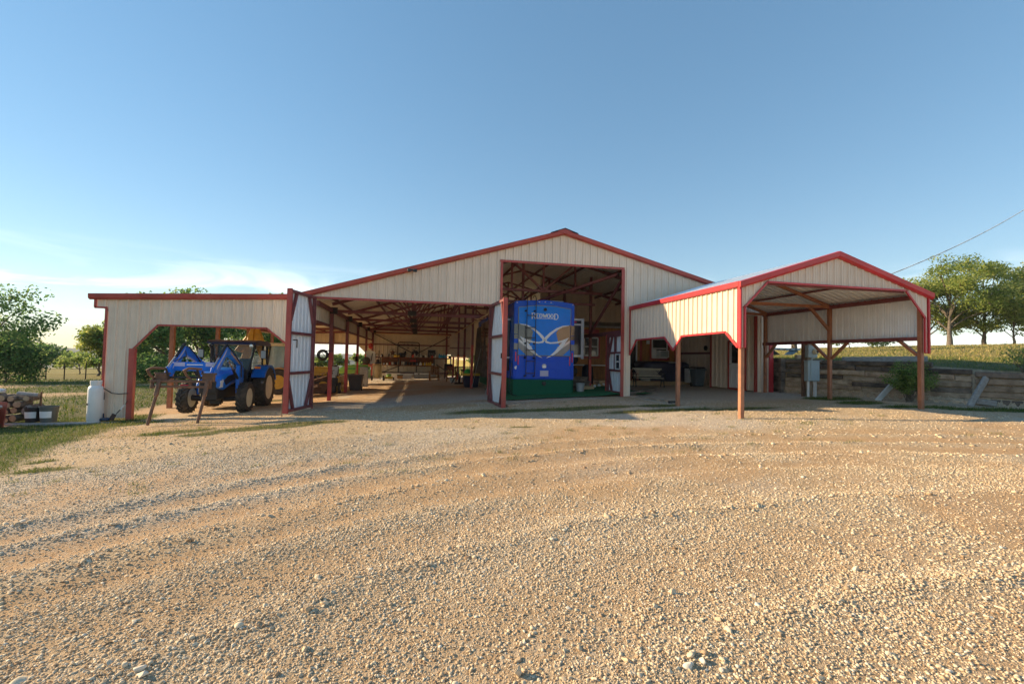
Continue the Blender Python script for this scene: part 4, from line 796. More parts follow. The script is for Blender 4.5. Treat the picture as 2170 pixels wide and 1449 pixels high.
hood = [(-.75, 1.02), (-.75, 1.50), (-1.4, 1.50), (-2.1, 1.42), (-2.62, 1.27), (-2.80, 1.05), (-2.84, .92), (-2.5, .80), (-1.9, .95), (-1.2, 1.02)]
hd = MB(); n_ = len(hood); rings = []
for x, sh in ((-.40, .05), (-.33, .0), (.33, .0), (.40, .05)): rings.append([(x * (1 - .16 * max(0, (-y - 1.2) / 1.6)), y + (sh * .6 if y < -2.4 else 0), z - (sh if z > 1.1 else 0)) for y, z in hood])
hd.add([p for r in rings for p in r], [(i + k * n_, (i + 1) % n_ + k * n_, (i + 1) % n_ + (k + 1) * n_, i + (k + 1) * n_) for k in range(3) for i in range(n_)] + [tuple(range(n_)), tuple(range(3 * n_, 4 * n_))[::-1]])
t('hood', hd, BLUE, bev=.02, smooth=50)
t('grille', MB().bb((-.24, -2.86, .72), (.24, -2.78, 1.10)), DARK, bev=.02)
for s in (-1, 1):
    t('side_grille', MB().prism([(-1.25, 1.12), (-1.85, 1.10), (-2.35, .95), (-2.5, 1.12), (-2.2, 1.25), (-1.5, 1.32)], lambda u, v, q: (s * q * (1 - .16 * max(0, (-u - 1.2) / 1.6)), u, v), .385, .412), DARK)
    t('hood_stripe', MB().prism([(-1.15, 1.30), (-1.62, 1.36), (-1.70, 1.42), (-1.15, 1.40)], lambda u, v, q: (s * q, u, v), .38, .412), ORANGE if False else mat('decal_tan%d' % s, (.55, .35, .25), .4))
    t('head_lamp', MB().prism([(-2.42, .86), (-2.80, .90), (-2.74, 1.10), (-2.46, 1.24), (-2.36, 1.12)], lambda u, v, q: (s * q, u, v), .24, .345), WHITE, bev=.02)
    t('steering_arm', MB().bar((s * .3, -1.85, .5), (s * .75, -1.85, .55), .05, .05), BLACKSTEEL)
    # rear fender: an arched band over the tyre, with an inner cheek
    fb = MB(); A = [math.radians(a) for a in range(28, 181, 17)]
    for r_, x0, x1 in ((.86, s * .62, s * 1.07),):
        pts = [(r_ * math.cos(a), .76 + r_ * math.sin(a) * (.96)) for a in A]
        pts = [(-y, z) for y, z in pts]
        outer = [(x, y, z) for x in (x0, x1) for y, z in pts]; inner = [(x, y * .955, .76 + (z - .76) * .955) for x in (x0, x1) for y, z in pts]; k_ = len(pts)
        for P_ in (outer, inner): fb.add(P_, [(i, i + 1, i + 1 + k_, i + k_) for i in range(k_ - 1)])
        fb.add([(x1, y, z) for y, z in pts] + [(x1, y * .9, .76 + (z - .76) * .9) for y, z in pts], [(i, i + 1, i + 1 + k_, i + k_) for i in range(k_ - 1)])
        fb.add([(x0, y, z) for y, z in pts] + [(x0, y * .5, .76 + (z - .76) * .6) for y, z in pts], [(i, i + 1, i + 1 + k_, i + k_) for i in range(k_ - 1)])
    t('fender', fb, BLUE, smooth=50)
    t('fender_lamp', MB().bb((s * .98, -.80, .93) if s > 0 else (s * 1.06, -.80, .93), (s * 1.06, -.76, 1.0) if s > 0 else (s * .98, -.76, 1.0)), CHROME)
    t('indicator_lamp', MB().box((s * .86, -.86, 1.50), (.20, .06, .09)), ORANGE, bev=.02)
    t('step', MB().bb((s * .5, -.85, .5), (s * .8, -.5, .54)).bb((s * .5, -.8, .8), (s * .78, -.5, .84)), BLACKSTEEL)
    mr = t('mirror', MB().box((s * 1.02, -.78, 1.98), (.20, .05, .32)), DARK, bev=.02); t('mirror_glass', MB().box((s * 1.02, -.81, 1.98), (.16, .01, .27)), GREYPAINT, mr); t('mirror_arm', MB().tube([(s * .72, -.74, 2.22), (s * .9, -.78, 2.24), (s * 1.02, -.78, 2.15)], .014, 6), DARK, mr)
cabp = part_empty('cab', tractor)
for s in (-1, 1):
    for a, b, w in (((s * .52, -.78, 1.3), (s * .70, -.66, 2.32), .06), ((s * .74, .05, 1.2), (s * .76, .08, 2.32), .06), ((s * .70, .86, 1.4), (s * .70, .80, 2.32), .07)): obj('cab_pillar', MB().bar(a, b, w, w, (0, 1, 0)), DARK, cabp)
    obj('side_pane', MB().add([(s * .64, -.74, 1.05), (s * .76, .04, 1.1), (s * .76, .06, 2.3), (s * .70, -.66, 2.3)], [(0, 1, 2, 3)]), GLASS, cabp); obj('side_pane', MB().add([(s * .76, .1, 1.45), (s * .71, .84, 1.5), (s * .70, .8, 2.3), (s * .76, .1, 2.3)], [(0, 1, 2, 3)]), GLASS, cabp)
    obj('cab_sill', MB().bar((s * .6, -.76, 1.02), (s * .74, .06, 1.05), .06, .08), DARK, cabp)
obj('windscreen', MB().add([(-.52, -.79, 1.42), (.52, -.79, 1.42), (.69, -.68, 2.3), (-.69, -.68, 2.3)], [(0, 1, 2, 3)]), GLASS, cabp); obj('rear_pane', MB().add([(-.7, .85, 1.45), (.7, .85, 1.45), (.69, .8, 2.3), (-.69, .8, 2.3)], [(0, 1, 2, 3)]), GLASS, cabp)
obj('cab_floor', MB().bb((-.7, -.7, .86), (.7, .8, .92)).bb((-.5, -.8, .9), (.5, -.7, 1.42)).bb((-.6, .5, .9), (.6, .84, 1.4)), DARK, cabp)
obj('seat', MB().bb((-.25, .1, 1.15), (.25, .55, 1.28)).bb((-.23, .5, 1.25), (.23, .62, 1.8)), DARK, cabp, bev=.04); obj('steering_wheel', MB().tube([(.19 * math.cos(a), -.28 + .08 * math.sin(a), 1.52 + .16 * math.sin(a)) for a in [k * math.pi / 8 for k in range(17)]], .016, 6, False), DARK, cabp)
obj('cab_roof', MB().prism([(-.98, 2.33), (-1.0, 2.38), (-.85, 2.46), (-.3, 2.50), (.6, 2.49), (.95, 2.42), (1.0, 2.33), (.6, 2.30), (-.6, 2.30)], lambda u, v, q: (q, u, v), -.80, .80), NAVY, cabp, bev=.045, seg=2, smooth=50)
for x in (-.66, .66): obj('work_lamp', MB().lathe([(.07, 0), (.06, -.05), (0, -.055)], (x, -.95, 2.28), 'y', 12), CHROME, cabp, smooth=40)
t('exhaust_stack', MB().tube([(-.62, -.95, 1.2), (-.62, -.95, 2.15), (-.66, -1.02, 2.32)], .045, 10), BLACKSTEEL, smooth=50)
# loader
ld = part_empty('loader', tractor)
for s in (-1, 1):
    x = s * .58
    obj('mast', MB().prism([(-1.55, .55), (-1.95, .62), (-2.02, 1.25), (-1.98, 1.72), (-1.78, 1.72), (-1.62, 1.3)], lambda u, v, q: (q, u, v), x - .06, x + .06), BLUE, ld, bev=.01)
    obj('arm', MB().prism([(-1.80, 1.54), (-1.90, 1.74), (-2.98, 2.20), (-3.18, 2.19), (-4.10, 1.47), (-4.06, 1.26), (-3.90, 1.28), (-3.24, 1.86), (-3.0, 1.92)], lambda u, v, q: (q, u, v), x - .055, x + .055), BLUE, ld, bev=.012)
    obj('arm_decal', MB().prism([(-2.05, 1.70), (-2.0, 1.62), (-2.85, 1.99), (-2.9, 2.07)], lambda u, v, q: (q, u, v), x + s * .056, x + s * .062), MATS['decal_tan1'], ld); obj('arm_decal', MB().prism([(-3.15, 2.16), (-3.88, 1.60), (-3.92, 1.51), (-3.24, 2.02)], lambda u, v, q: (q, u, v), x + .056, x + .060), LILAC, ld)
    obj('lift_cylinder', MB().tube([(x, -1.72, .98), (x, -2.45, 1.48)], .045, 8), DARK, ld, smooth=50); obj('lift_rod', MB().tube([(x, -2.45, 1.48), (x, -2.9, 1.76)], .024, 8), CHROME, ld, smooth=50)
    obj('tilt_cylinder', MB().tube([(x, -3.08, 2.27), (x, -3.62, 1.88)], .045, 8), DARK, ld, smooth=50); obj('tilt_rod', MB().tube([(x, -3.62, 1.88), (x, -4.12, 1.54)], .026, 8), CHROME, ld, smooth=50)
    obj('tilt_link', MB().bar((x, -4.08, 1.58), (x, -4.20, 1.32), .08, .05, (1, 0, 0)).box((x, -4.18, 1.30), (.16, .12, .24)), BLUE, ld, bev=.01)
obj('cross_tube', MB().bb((-.58, -3.82, 1.46), (.58, -3.62, 1.72)), BLUE, ld, bev=.02)
for x0, x1 in ((-.55, -.25), (.30, .55)): obj('tube_decal', MB().bb((x0, -3.826, 1.60), (x1, -3.818, 1.71)), LILAC, ld)
[obj('hose', MB().tube([(x_, -1.9, 1.2), (x_ * 1.02, -2.0, 1.62), (x_, -2.6, 1.98), (x_ * .98, -3.0, 2.16), (x_, -3.15, 2.2)], .016, 6), DARK, ld) for x_ in (-.49, .49, .67)]
obj('tube_decal', MB().bb((-.2, -3.826, 1.635), (.22, -3.818, 1.66)), DECALW, ld); obj('hose', MB().tube([(.5, -3.2, 2.05), (.3, -3.5, 1.85), (.45, -3.8, 1.75)], .012, 6).tube([(-.5, -3.2, 2.05), (-.35, -3.5, 1.9), (-.5, -3.85, 1.75)], .012, 6), DARK, ld)
# hay fork on the loader
fk = part_empty('hay_fork', tractor)
obj('fork_frame', MB().bb((-.85, -4.72, 1.15), (.68, -4.62, 1.22)).bb((-.85, -4.72, 1.0), (.68, -4.64, 1.06)).bb((-.85, -4.70, .98), (-.77, -4.64, 1.24)).bb((.60, -4.70, .98), (.68, -4.64, 1.24)).bb((-.25, -4.70, .98), (-.17, -4.64, 1.24)).bb((.1, -4.70, .98), (.18, -4.64, 1.24)), RUST, fk, bev=.012)
obj('back_frame', MB().bb((-.80, -4.60, 1.26), (.64, -4.54, 1.32)), BLACKSTEEL, fk, bev=.01)
for x in (-.62, .58): obj('fork_leg', MB().bar((x, -4.68, 1.22), (x, -4.86, .78), .10, .09, (1, 0, 0)).bar((x, -4.84, .80), (x - .08, -5.05, .0), .085, .06, (1, 0, 0)), RUST, fk, bev=.01)
for x in (-.78, .12): obj('grapple_arm', MB().tube([(x, -4.62, 1.24), (x - .04, -4.78, 1.36), (x - .08, -4.84, 1.50), (x + .02, -4.80, 1.56), (x + .3, -4.66, 1.54)], [.035, .035, .045, .04, .03], 8), RUST, fk, smooth=40)
for x in (-.4, .38): obj('grapple_arm', MB().bar((x, -4.64, 1.24), (x - .08, -4.70, 1.55), .05, .04, (1, 0, 0)), BLACKSTEEL, fk)
for x in (-.62, .56): obj('coupler', MB().box((x, -4.56, 1.28), (.30, .14, .22)).tube([(x - .2, -4.55, 1.4), (x + .2, -4.55, 1.4)], .03, 8), RUST, fk, bev=.01)
obj('lower_lamp', MB().box((-.05, -4.5, 1.04), (.25, .05, .08)), TAIL, fk)
tractor.location = (-6.62, 19.0, ground_z(-6.6, 18) + .01); tractor.rotation_euler = (0, 0, math.radians(1.5)); fk.location = (0, .30, 0)
# ================================================================ the yellow backhoe loader, its arm folded to the left
bh = thing('backhoe', 'yellow backhoe loader with a cream roofed cab parked behind the blue tractor', 'backhoe')
def q(name, mb, m, parent=None, **k): return obj(name, mb, m, parent or bh, **k)
# local: length along x (loader end +x, digging arm -x), wheels on +-y
def wheel_y(y, x, R, w, rim, lugs, m):
    wp = part_empty('wheel', bh); M_ = Matrix.Translation((x, y, R)) @ Matrix.Rotation(math.pi / 2, 4, 'Z'); s = -1
    a = obj('tyre', tyre_mesh(R, w, rim, lugs, RUBBER, .04), RUBBER, wp, smooth=35); a.matrix_basis = M_
    d = (1 if y > 0 else -1) * w * .5; pr = [(rim * 1.02, d * .82), (rim * .9, d * .6), (rim * .45, d * .35), (0, d * .35)]
    a = obj('rim', MB().lathe(pr, (0, 0, 0), 'x', 26).lathe([(rim * 1.02, -d * .8), (rim * .5, -d * .4), (0, -d * .4)], (0, 0, 0), 'x', 26), YELLOW, wp, smooth=40); a.matrix_basis = M_
    h_ = MB().lathe([(rim * .3, d * .36), (rim * .28, d * .55), (0, d * .56)], (0, 0, 0), 'x', 14)
    for k in range(8): tt = 2 * math.pi * k / 8; h_.box((d * .45, rim * .2 * math.cos(tt), rim * .2 * math.sin(tt)), (.04, .04, .04))
    a = obj('hub', h_, RUST, wp); a.matrix_basis = M_
for y in (-.9, .9): wheel_y(y, 0, .64, .42, .34, 20, YELLOW); wheel_y(y, 2.1, .45, .28, .24, 16, YELLOW)
q('chassis', MB().bb((-.5, -.4, .5), (2.6, .4, .95)), BLACKSTEEL, bev=.02); q('hood', MB().bb((.9, -.45, .95), (2.5, .45, 1.4)), YELLOW, bev=.05)
for s in (-1, 1):
    A = [math.radians(a) for a in range(0, 181, 18)]; pts = [(.72 * math.cos(a), .62 + .74 * math.sin(a)) for a in A]; kk = len(pts)
    q('fender', MB().add([(x, y, z) for y in (s * .68, s * 1.12) for x, z in pts] + [(x * .93, y, .62 + (z - .62) * .93) for y in (s * .68, s * 1.12) for x, z in pts], [(i + o, i + 1 + o, i + 1 + kk + o, i + kk + o) for o in (0, 2 * kk) for i in range(kk - 1)] + [(i + kk, i + 1 + kk, i + 1 + 3 * kk, i + 3 * kk) for i in range(kk - 1)] + [(i, i + 1, i + 1 + 2 * kk, i + 2 * kk) for i in range(kk - 1)]), MATS['camper_taupe'] if False else mat('dusty_yellow%d' % s, (.50, .30, .12), .6, grime=.5), smooth=50)
    q('work_lamp', MB().box((-.62, s * 1.05, 1.28), (.1, .1, .08)), ORANGE, bev=.02)
bc = part_empty('cab', bh); obj('cab_roof', MB().bb((-.66, -.72, 2.42), (.72, .72, 2.58)), CREAM, bc, bev=.05)
for x, x2 in ((-.62, -.5), (.18, .2), (.70, .64)):
    for y in (-.70, .70): obj('cab_pillar', MB().bar((x, y, 1.3), (x2, y * .93, 2.44), .055, .055, (0, 1, 0)), DARK, bc)
BHG = mat('sky_reflection_glass', (.32, .50, .58), .05, var=.1, spec=.9, alpha=.72)  # pale blue base colour stands in for sky reflected in the panes
for y in (-.70, .70): obj('side_pane', MB().add([(-.6, y, 1.3), (.68, y, 1.3), (.62, y * .93, 2.42), (-.49, y * .93, 2.42)], [(0, 1, 2, 3)]), BHG, bc)
obj('rear_pane', MB().add([(-.62, -.7, 1.3), (-.62, .7, 1.3), (-.5, .65, 2.42), (-.5, -.65, 2.42)], [(0, 1, 2, 3)]), BHG, bc); obj('cab_base', MB().bb((-.6, -.62, .9), (.7, .62, 1.32)), YELLOW, bc, bev=.02); obj('seat', MB().bb((-.2, -.25, 1.2), (.25, .25, 1.35)).bb((.12, -.23, 1.3), (.26, .23, 1.95)), DARK, bc, bev=.04)
am = part_empty('digging_arm', bh)
obj('boom', MB().prism([(-.75, .9), (-.65, 1.7), (-1.28, 3.30), (-1.55, 3.30), (-2.35, 2.15), (-2.05, 2.05), (-1.52, 2.75), (-1.05, 1.6)], lambda u, v, w_: (u, w_, v), -.14, .14), YELLOW, am, bev=.02)
obj('dipper', MB().prism([(-1.42, 3.36), (-1.6, 3.3), (-2.05, 1.6), (-1.85, 1.4), (-1.55, 1.9)], lambda u, v, w_: (u, w_, v), -.22, -.15), YELLOW, am, bev=.02)
obj('arm_cylinder', MB().tube([(-.95, .1, 2.32), (-.62, .1, 1.85)], .06, 10), YELLOW, am, smooth=50); obj('arm_rod', MB().tube([(-1.42, .1, 3.22), (-.95, .1, 2.32)], .03, 8), CHROME, am, smooth=50); obj('arm_bracket', MB().prism([(-.45, 1.55), (-.8, 1.35), (-.85, 1.9)], lambda u, v, w_: (u, w_, v), -.2, .2), YELLOW, am, bev=.015)
lb = part_empty('loader', bh)
for y in (-.6, .6): obj('loader_arm', MB().bar((1.0, y, 1.35), (2.3, y, 1.2), .12, .2).bar((2.3, y, 1.2), (2.95, y, .5), .12, .2), YELLOW, lb, bev=.01)
bk = [(2.75, .15), (3.45, .1), (3.35, .22), (2.95, .35), (2.85, .95), (2.72, .95)]; obj('bucket', MB().prism(bk, lambda u, v, w_: (u, w_, v), -1.0, 1.0), YELLOW, lb, bev=.01)
for k in range(6): obj('bucket_tooth', MB().box((3.5, -.9 + k * .36, .13), (.18, .07, .05)), RUST, lb)
obj('loader_frame', MB().bb((2.2, -.5, .9), (2.5, .5, 1.5)), DARK, lb, bev=.02); obj('battery_box', MB().bb((2.3, -.85, 1.0), (2.75, -.5, 1.45)), GREYMETAL, lb, bev=.01)
bh.location = (-6.75, 25.4, ground_z(-7, 25) + .02)
# ================================================================ the retaining wall of old railway ties
rwall = thing('retaining_wall', 'stepped retaining wall of old dark railway ties holding back the grassy bank', 'retaining wall', (15.6, 14, -1.2))
A0 = Vector((14.86, 16.20, 0)); D_ = Vector((.3714, -.9285, 0)); NRM = Vector((-.9285, -.3714, 0))
TIEM = [TIE, TIE2, mat('tie_wood_brown', (.20, .14, .095), .9, var=.3, scale=3, col2=(.55, .40, .28), bump=.9, bscale=12, rand=.3)]
def tie(s0, s1, z0, h, m, out=0., tilt=0., name='tie', dep=.21):
    p = A0 + D_ * s0 + NRM * out; qq = A0 + D_ * s1 + NRM * out; mb = MB(); n = max(2, int((s1 - s0) / .5)); ring = []
    for i in range(n + 1):
        c = p.lerp(qq, i / n) + Vector((0, 0, z0 + tilt * (i / n - .5))); w = .006 * RNG.uniform(-1, 1)
        for a, b in ((-dep, 0), (0, 0), (0, h), (-dep, h)): ring.append(c + NRM * (a + w + RNG.uniform(-.006, .006)) + Vector((0, 0, b + RNG.uniform(-.006, .006))))
    mb.add(ring, [(i * 4 + k, i * 4 + (k + 1) % 4, i * 4 + 4 + (k + 1) % 4, i * 4 + 4 + k) for i in range(n) for k in range(4)] + [(0, 1, 2, 3), (n * 4 + 3, n * 4 + 2, n * 4 + 1, n * 4)])
    return obj(name, mb, m, rwall, bev=.018)
for c in range(8):
    s = -.05 + (.0 if c % 2 else .1); z0 = -1.30 + c * .192; e = 5.55
    if c == 7: e = 4.6
    while s < e - .3:
        l = RNG.choice((.8, 1.4, 2.0, 2.4, 2.6)); t1 = min(s + l, e)
        if e - t1 < .35: t1 = e
        tie(s, t1 - .012, z0 - .018 * s, .158, RNG.choice(TIEM) if c < 6 else TIE2, out=-.012 * c + RNG.uniform(-.03, .03)); s = t1
for c in range(6):                                           # lower run nearer the camera
    s = 5.62; z0 = -1.32 + c * .205
    while s < 9.6:
        l = RNG.choice((1.9, 2.5, 2.5)); t1 = s + l
        if c == 5 and s > 7.9: m = GREYWOOD
        else: m = RNG.choice(TIEM)
        tie(s, t1 - .015, z0 - .02 * (s - 5.6) + RNG.uniform(-.008, .008), .17, m, out=-.02 + RNG.uniform(-.02, .015), tilt=RNG.uniform(-.03, .03)); s = t1
    tie(s, s + 3, z0 - .1, .19, TIE)
for c in range(8):                                           # return beside the barn, faces to the left; the dark wood colour carries their shade
    z0 = -1.28 + c * .19
    for y in (16.35, 18.9, 21.4): obj('tie', MB().bb((14.82, y, z0), (15.03, y + 2.42, z0 + .182)), TIE2, rwall, bev=.012)
    obj('tie', MB().bb((14.70, 16.22, z0), (14.92, 16.36, z0 + .18)), TIE2, rwall, bev=.01)
letters('6', 0, 0, .1, [(15.10, -.01, .10, .07)], 15.52, rwall, DECALW, .2)
def loose_tie(name, label, a, b, w, h, m, cat='timber', up=(0, 0, 1), group=None):
    o = thing(name, label, cat, a, group); obj('beam', MB().bar(a, b, w, h, up), m, o, bev=.015); return o
loose_tie('loose_timber', 'grey weathered timber lying on the bank above the tie wall', (16.3, 14.9, .22), (18.4, 13.4, .30), .22, .2, GREYWOOD)
loose_tie('loose_timber', 'short dark timber end lying on the bank behind the meter box', (15.2, 16.0, .30), (15.9, 15.8, .31), .2, .16, TIE)
loose_tie('loose_timber', 'pale grey timber lying across the right end of the tie wall top', (17.55, 9.75, -.02), (18.6, 7.2, -.06), .24, .22, GREYWOOD) if False else None
PLM = mat('white_plank', (.46, .50, .52), .8, var=.2, scale=3, col2=(.70, .74, .76), bump=.4)
loose_tie('plank', 'white flaking plank leaning beside the bush in front of the tie wall', (15.35, 12.75, -1.20), (16.05, 12.60, -.42), .17, .06, PLM, 'plank', (0, -1, .3))
loose_tie('plank', 'round topped grey plank leaning alone on the tie wall at the right', (16.35, 10.75, -1.18), (17.05, 10.75, -.28), .16, .09, GREYWOOD, 'plank', (0, -1, .3))
loose_tie('plank', 'grey block of wood lying at the foot of the leaning grey plank', (16.95, 10.95, -1.02), (17.2, 10.6, -1.06), .25, .16, GREYWOOD, 'plank')
loose_tie('edging', 'thin wooden edging strip in the grass along the foot of the tie wall', (14.5, 12.6, -1.17), (18.2, 8.6, -1.22), .04, .09, TIE, 'edging')
b0 = ground_z(8.3, 17.3)
loose_tie('edging_timber', 'dark timber edging the pale gravel from the barn corner out to the carport', (8.3, 16.45, -1.44), (8.45, 14.35, -1.42), .18, .16, TIE, 'edging')
loose_tie('edging_timber', 'dark timber edging the porch step at the barn corner', (8.25, 16.75, -1.33), (10.4, 18.6, -1.27), .16, .18, TIE2, 'edging')
loose_tie('drain_block', 'small black block at the end of the gravel edging near the carport post', (8.35, 14.1, -1.40), (8.62, 14.1, -1.40), .10, .12, DARK, 'block')
# ---------------------------------------------------------------- the electric meter on its post
mp_ = thing('meter_post', 'grey electric meter and breaker box on a dark wooden post before the tie wall', 'electric meter', (14.42, 14.45, -1.2))
zb = ground_z(14.4, 14.4) - .05
obj('post', MB().bb((14.30, 14.50, zb), (14.52, 14.68, 1.0)), TIE, mp_, bev=.01); obj('side_post', MB().bb((14.13, 14.52, zb), (14.19, 14.62, 1.3)), RUST, mp_)
obj('breaker_box', MB().bb((14.12, 14.30, -.62), (14.62, 14.49, .12)), GREYPAINT, mp_, bev=.012); obj('box_door', MB().bb((14.23, 14.28, -.60), (14.61, 14.302, .10)), GREYPAINT, mp_, bev=.006); obj('box_hood', MB().bb((14.11, 14.27, .12), (14.63, 14.49, .15)), GREYPAINT, mp_)
obj('meter_box', MB().bb((14.17, 14.33, .26), (14.57, 14.49, .70)), GREYPAINT, mp_, bev=.012); mh = obj('meter', MB().lathe([(.10, 0), (.10, -.08), (.085, -.12), (0, -.13)], (14.44, 14.33, .48), 'y', 18), CREAM, mp_, smooth=40)
obj('meter_dial', MB().lathe([(.055, -.132), (0, -.135)], (14.44, 14.33, .48), 'y', 14), DARK, mh); obj('link_pipe', MB().tube([(14.38, 14.4, .14), (14.38, 14.4, .28)], .03, 8), GREYPAINT, mp_)
for x, r_ in ((14.22, .045), (14.48, .022), (14.56, .025)): obj('conduit', MB().tube([(x, 14.40, zb), (x, 14.40, -.6)], r_, 10), WHITE, mp_, smooth=60)
wl = obj('power_line', MB().tube([Vector((14.3, 14.57, 2.25)).lerp(Vector((53.6, 27.4, 16.6)), k / 24) - Vector((0, 0, 4 * .9 * (k / 24) * (1 - k / 24))) for k in range(25)], .024, 6), mat('wire', (.55, .55, .56), .5, var=.5, scale=.9)); tag(wl, 'twisted silver power line rising to the right behind the carport roof', 'cable')
PX_ = thing('scrap_frame', 'dark metal trough lying on top of the tie wall behind the meter', 'scrap metal', (15.3, 17.2, .3)); obj('trough', MB().add([(14.9, 16.9, .62), (16.3, 16.9, .66), (15.9, 16.9, .40), (15.3, 16.9, .38), (14.9, 17.4, .62), (16.3, 17.4, .66), (15.9, 17.4, .40), (15.3, 17.4, .38)], [(0, 3, 7, 4), (3, 2, 6, 7), (2, 1, 5, 6)]), GREYPAINT, PX_)
for k in range(5): obj('rib', MB().bb((14.95 + k * .29, 16.88, .60), (15.12 + k * .29, 17.42, .68)), GREYPAINT, PX_)
# ---------------------------------------------------------------- left corner: tank, tools, firewood, buckets
pt = thing('propane_tank', 'tall white propane cylinder standing against the left corner of the barn', 'propane tank', (-9.70, 16.35, -2.26))
obj('cylinder', MB().lathe([(.17, 0), (.175, .06), (.19, .08), (.19, 1.0), (.18, 1.06), (.15, 1.11), (.12, 1.13), (0, 1.14)], (-9.70, 16.35, -2.26), 'z', 26), WHITE, pt, smooth=45)
obj('collar', MB().lathe([(.13, 1.12), (.145, 1.20), (.145, 1.28), (.13, 1.28), (.12, 1.13)], (-9.70, 16.35, -2.26), 'z', 18), WHITE, pt, smooth=50); obj('valve', MB().tube([(-9.70, 16.35, -1.14), (-9.70, 16.35, -1.0)], .03, 8).box((-9.70, 16.28, -1.03), (.14, .1, .05)), GREYMETAL, pt)
obj('label_patch', MB().bb((-9.81, 16.155, -1.72), (-9.78, 16.165, -1.66)), DARK, pt)
tag(obj('gas_hose', MB().tube([(-9.70, 16.3, -1.12), (-9.58, 16.32, -1.15), (-9.48, 16.45, -1.27), (-9.35, 16.50, -1.38), (-9.15, 16.50, -1.40), (-8.92, 16.50, -1.38)], .014, 7), DARK), 'black hose looping from the propane cylinder to the barn jamb', 'hose')
bl = thing('leaf_blower', 'blue and white leaf blower standing against the wall beside the propane cylinder', 'leaf blower', (-9.5, 16.45, -2.2)); NB = mat('tool_blue', (.02, .045, .09), .4)
obj('tube', MB().tube([(-9.58, 16.50, -1.55), (-9.56, 16.46, -2.02)], .03, 8), WHITE, bl, smooth=50); obj('grip', MB().tube([(-9.60, 16.52, -1.35), (-9.58, 16.50, -1.58)], .035, 8), DARK, bl); obj('motor', MB().tube([(-9.56, 16.46, -2.0), (-9.55, 16.44, -2.15)], .05, 8), NB, bl); obj('foot', MB().box((-9.48, 16.38, -2.17), (.36, .2, .09)), NB, bl, bev=.03)
sp = thing('spade', 'brown bladed spade leaning on the siding by the barn jamb', 'spade', (-9.2, 16.4, -2.2)); obj('handle', MB().tube([(-9.17, 16.42, -2.02), (-9.02, 16.5, -1.78)], .014, 6).tube([(-8.98, 16.51, -1.72), (-8.93, 16.52, -1.6)], .008, 6), BLACKSTEEL, sp); obj('grip', MB().tube([(-9.08, 16.47, -1.88), (-9.0, 16.505, -1.74)], .018, 6), WHITE, sp); obj('blade', MB().box((-9.23, 16.38, -2.1), (.13, .02, .2), Matrix.Rotation(.5, 3, 'Y')), mat('blade_brown', (.06, .03, .025), .6), sp, bev=.008)
loose_tie('base_timber', 'long weathered timber on the ground under the propane cylinder and barn corner', (-12.1, 16.30, -2.36), (-8.85, 16.28, -2.32), .24, .17, GREYWOOD)
loose_tie('base_timber', 'brown timber on the ground in front of the firewood', (-12.4, 15.9, -2.40), (-11.5, 16.15, -2.38), .2, .14, TIEM[2])
def bucket(x, y, label, m, s=1.):
    z = ground_z(x, y) + .06; o = thing('bucket', label, 'bucket', (x, y, z), 'buckets by the firewood')
    obj('pail', MB().lathe([(.0, 0), (.165 * s, 0), (.20 * s, .40 * s), (.215 * s, .40 * s), (.215 * s, .43 * s), (.195 * s, .43 * s), (.16 * s, .03)], (x, y, z), 'z', 22), m, o, smooth=40)
    lb_ = MB(); 
    for k in range(6):
        a0, a1 = [math.radians(-125 + (k + i) * 14) for i in (0, 1)]; lb_.add([(x + (.186 + .004) * s * math.cos(a0), y + .19 * s * math.sin(a0), z + .12 * s), (x + .19 * s * math.cos(a1), y + .19 * s * math.sin(a1), z + .12 * s), (x + .203 * s * math.cos(a1), y + .203 * s * math.sin(a1), z + .30 * s), (x + .203 * s * math.cos(a0), y + .203 * s * math.sin(a0), z + .30 * s)], [(0, 1, 2, 3)])
    obj('paper_label', lb_, WHITE, o); obj('bail', MB().tube([(x + .21 * s * math.cos(a), y + .21 * s * math.sin(a), z + .41 * s) for a in [math.pi * (1 + k / 8) for k in range(9)]], .006, 5), GREYMETAL, o)
bucket(-11.46, 16.62, 'black bucket with a white label standing against the firewood', DARK, 1.05); bucket(-11.02, 16.55, 'grey bucket with a white label, the one farther from the firewood', mat('bucket_grey', (.10, .11, .10), .5), 1.1)
BARK = mat('bark', (.10, .08, .06), .9, var=.3, scale=9, col2=(.24, .20, .16), bump=.8, bscale=30); LOGEND = mat('log_end', (.30, .21, .12), .8, var=.25, scale=12, col2=(.48, .36, .22)); LOGEND2 = mat('log_end_grey', (.22, .20, .18), .85, var=.3, scale=12, col2=(.36, .33, .29))
LOGS = [(-11.95, -2.06, .10), (-12.15, -2.12, .09), (-11.98, -1.83, .10), (-12.2, -1.88, .09), (-11.84, -1.98, .0), (-12.12, -1.66, .10), (-11.86, -1.64, .11), (-12.3, -1.65, .09), (-12.33, -2.1, .11), (-12.42, -1.86, .10), (-12.5, -1.64, .11), (-12.02, -1.47, .09), (-12.25, -1.45, .11), (-12.52, -1.42, .10), (-12.7, -1.6, .10), (-12.75, -1.38, .09), (-12.65, -1.85, .1), (-11.70, -1.46, .09), (-11.62, -1.84, .19)]
log_label = {18: 'thick grey ended log, the widest in the firewood stack'}; ORD = ['first', 'second', 'third', 'fourth', 'fifth', 'sixth', 'seventh', 'eighth']
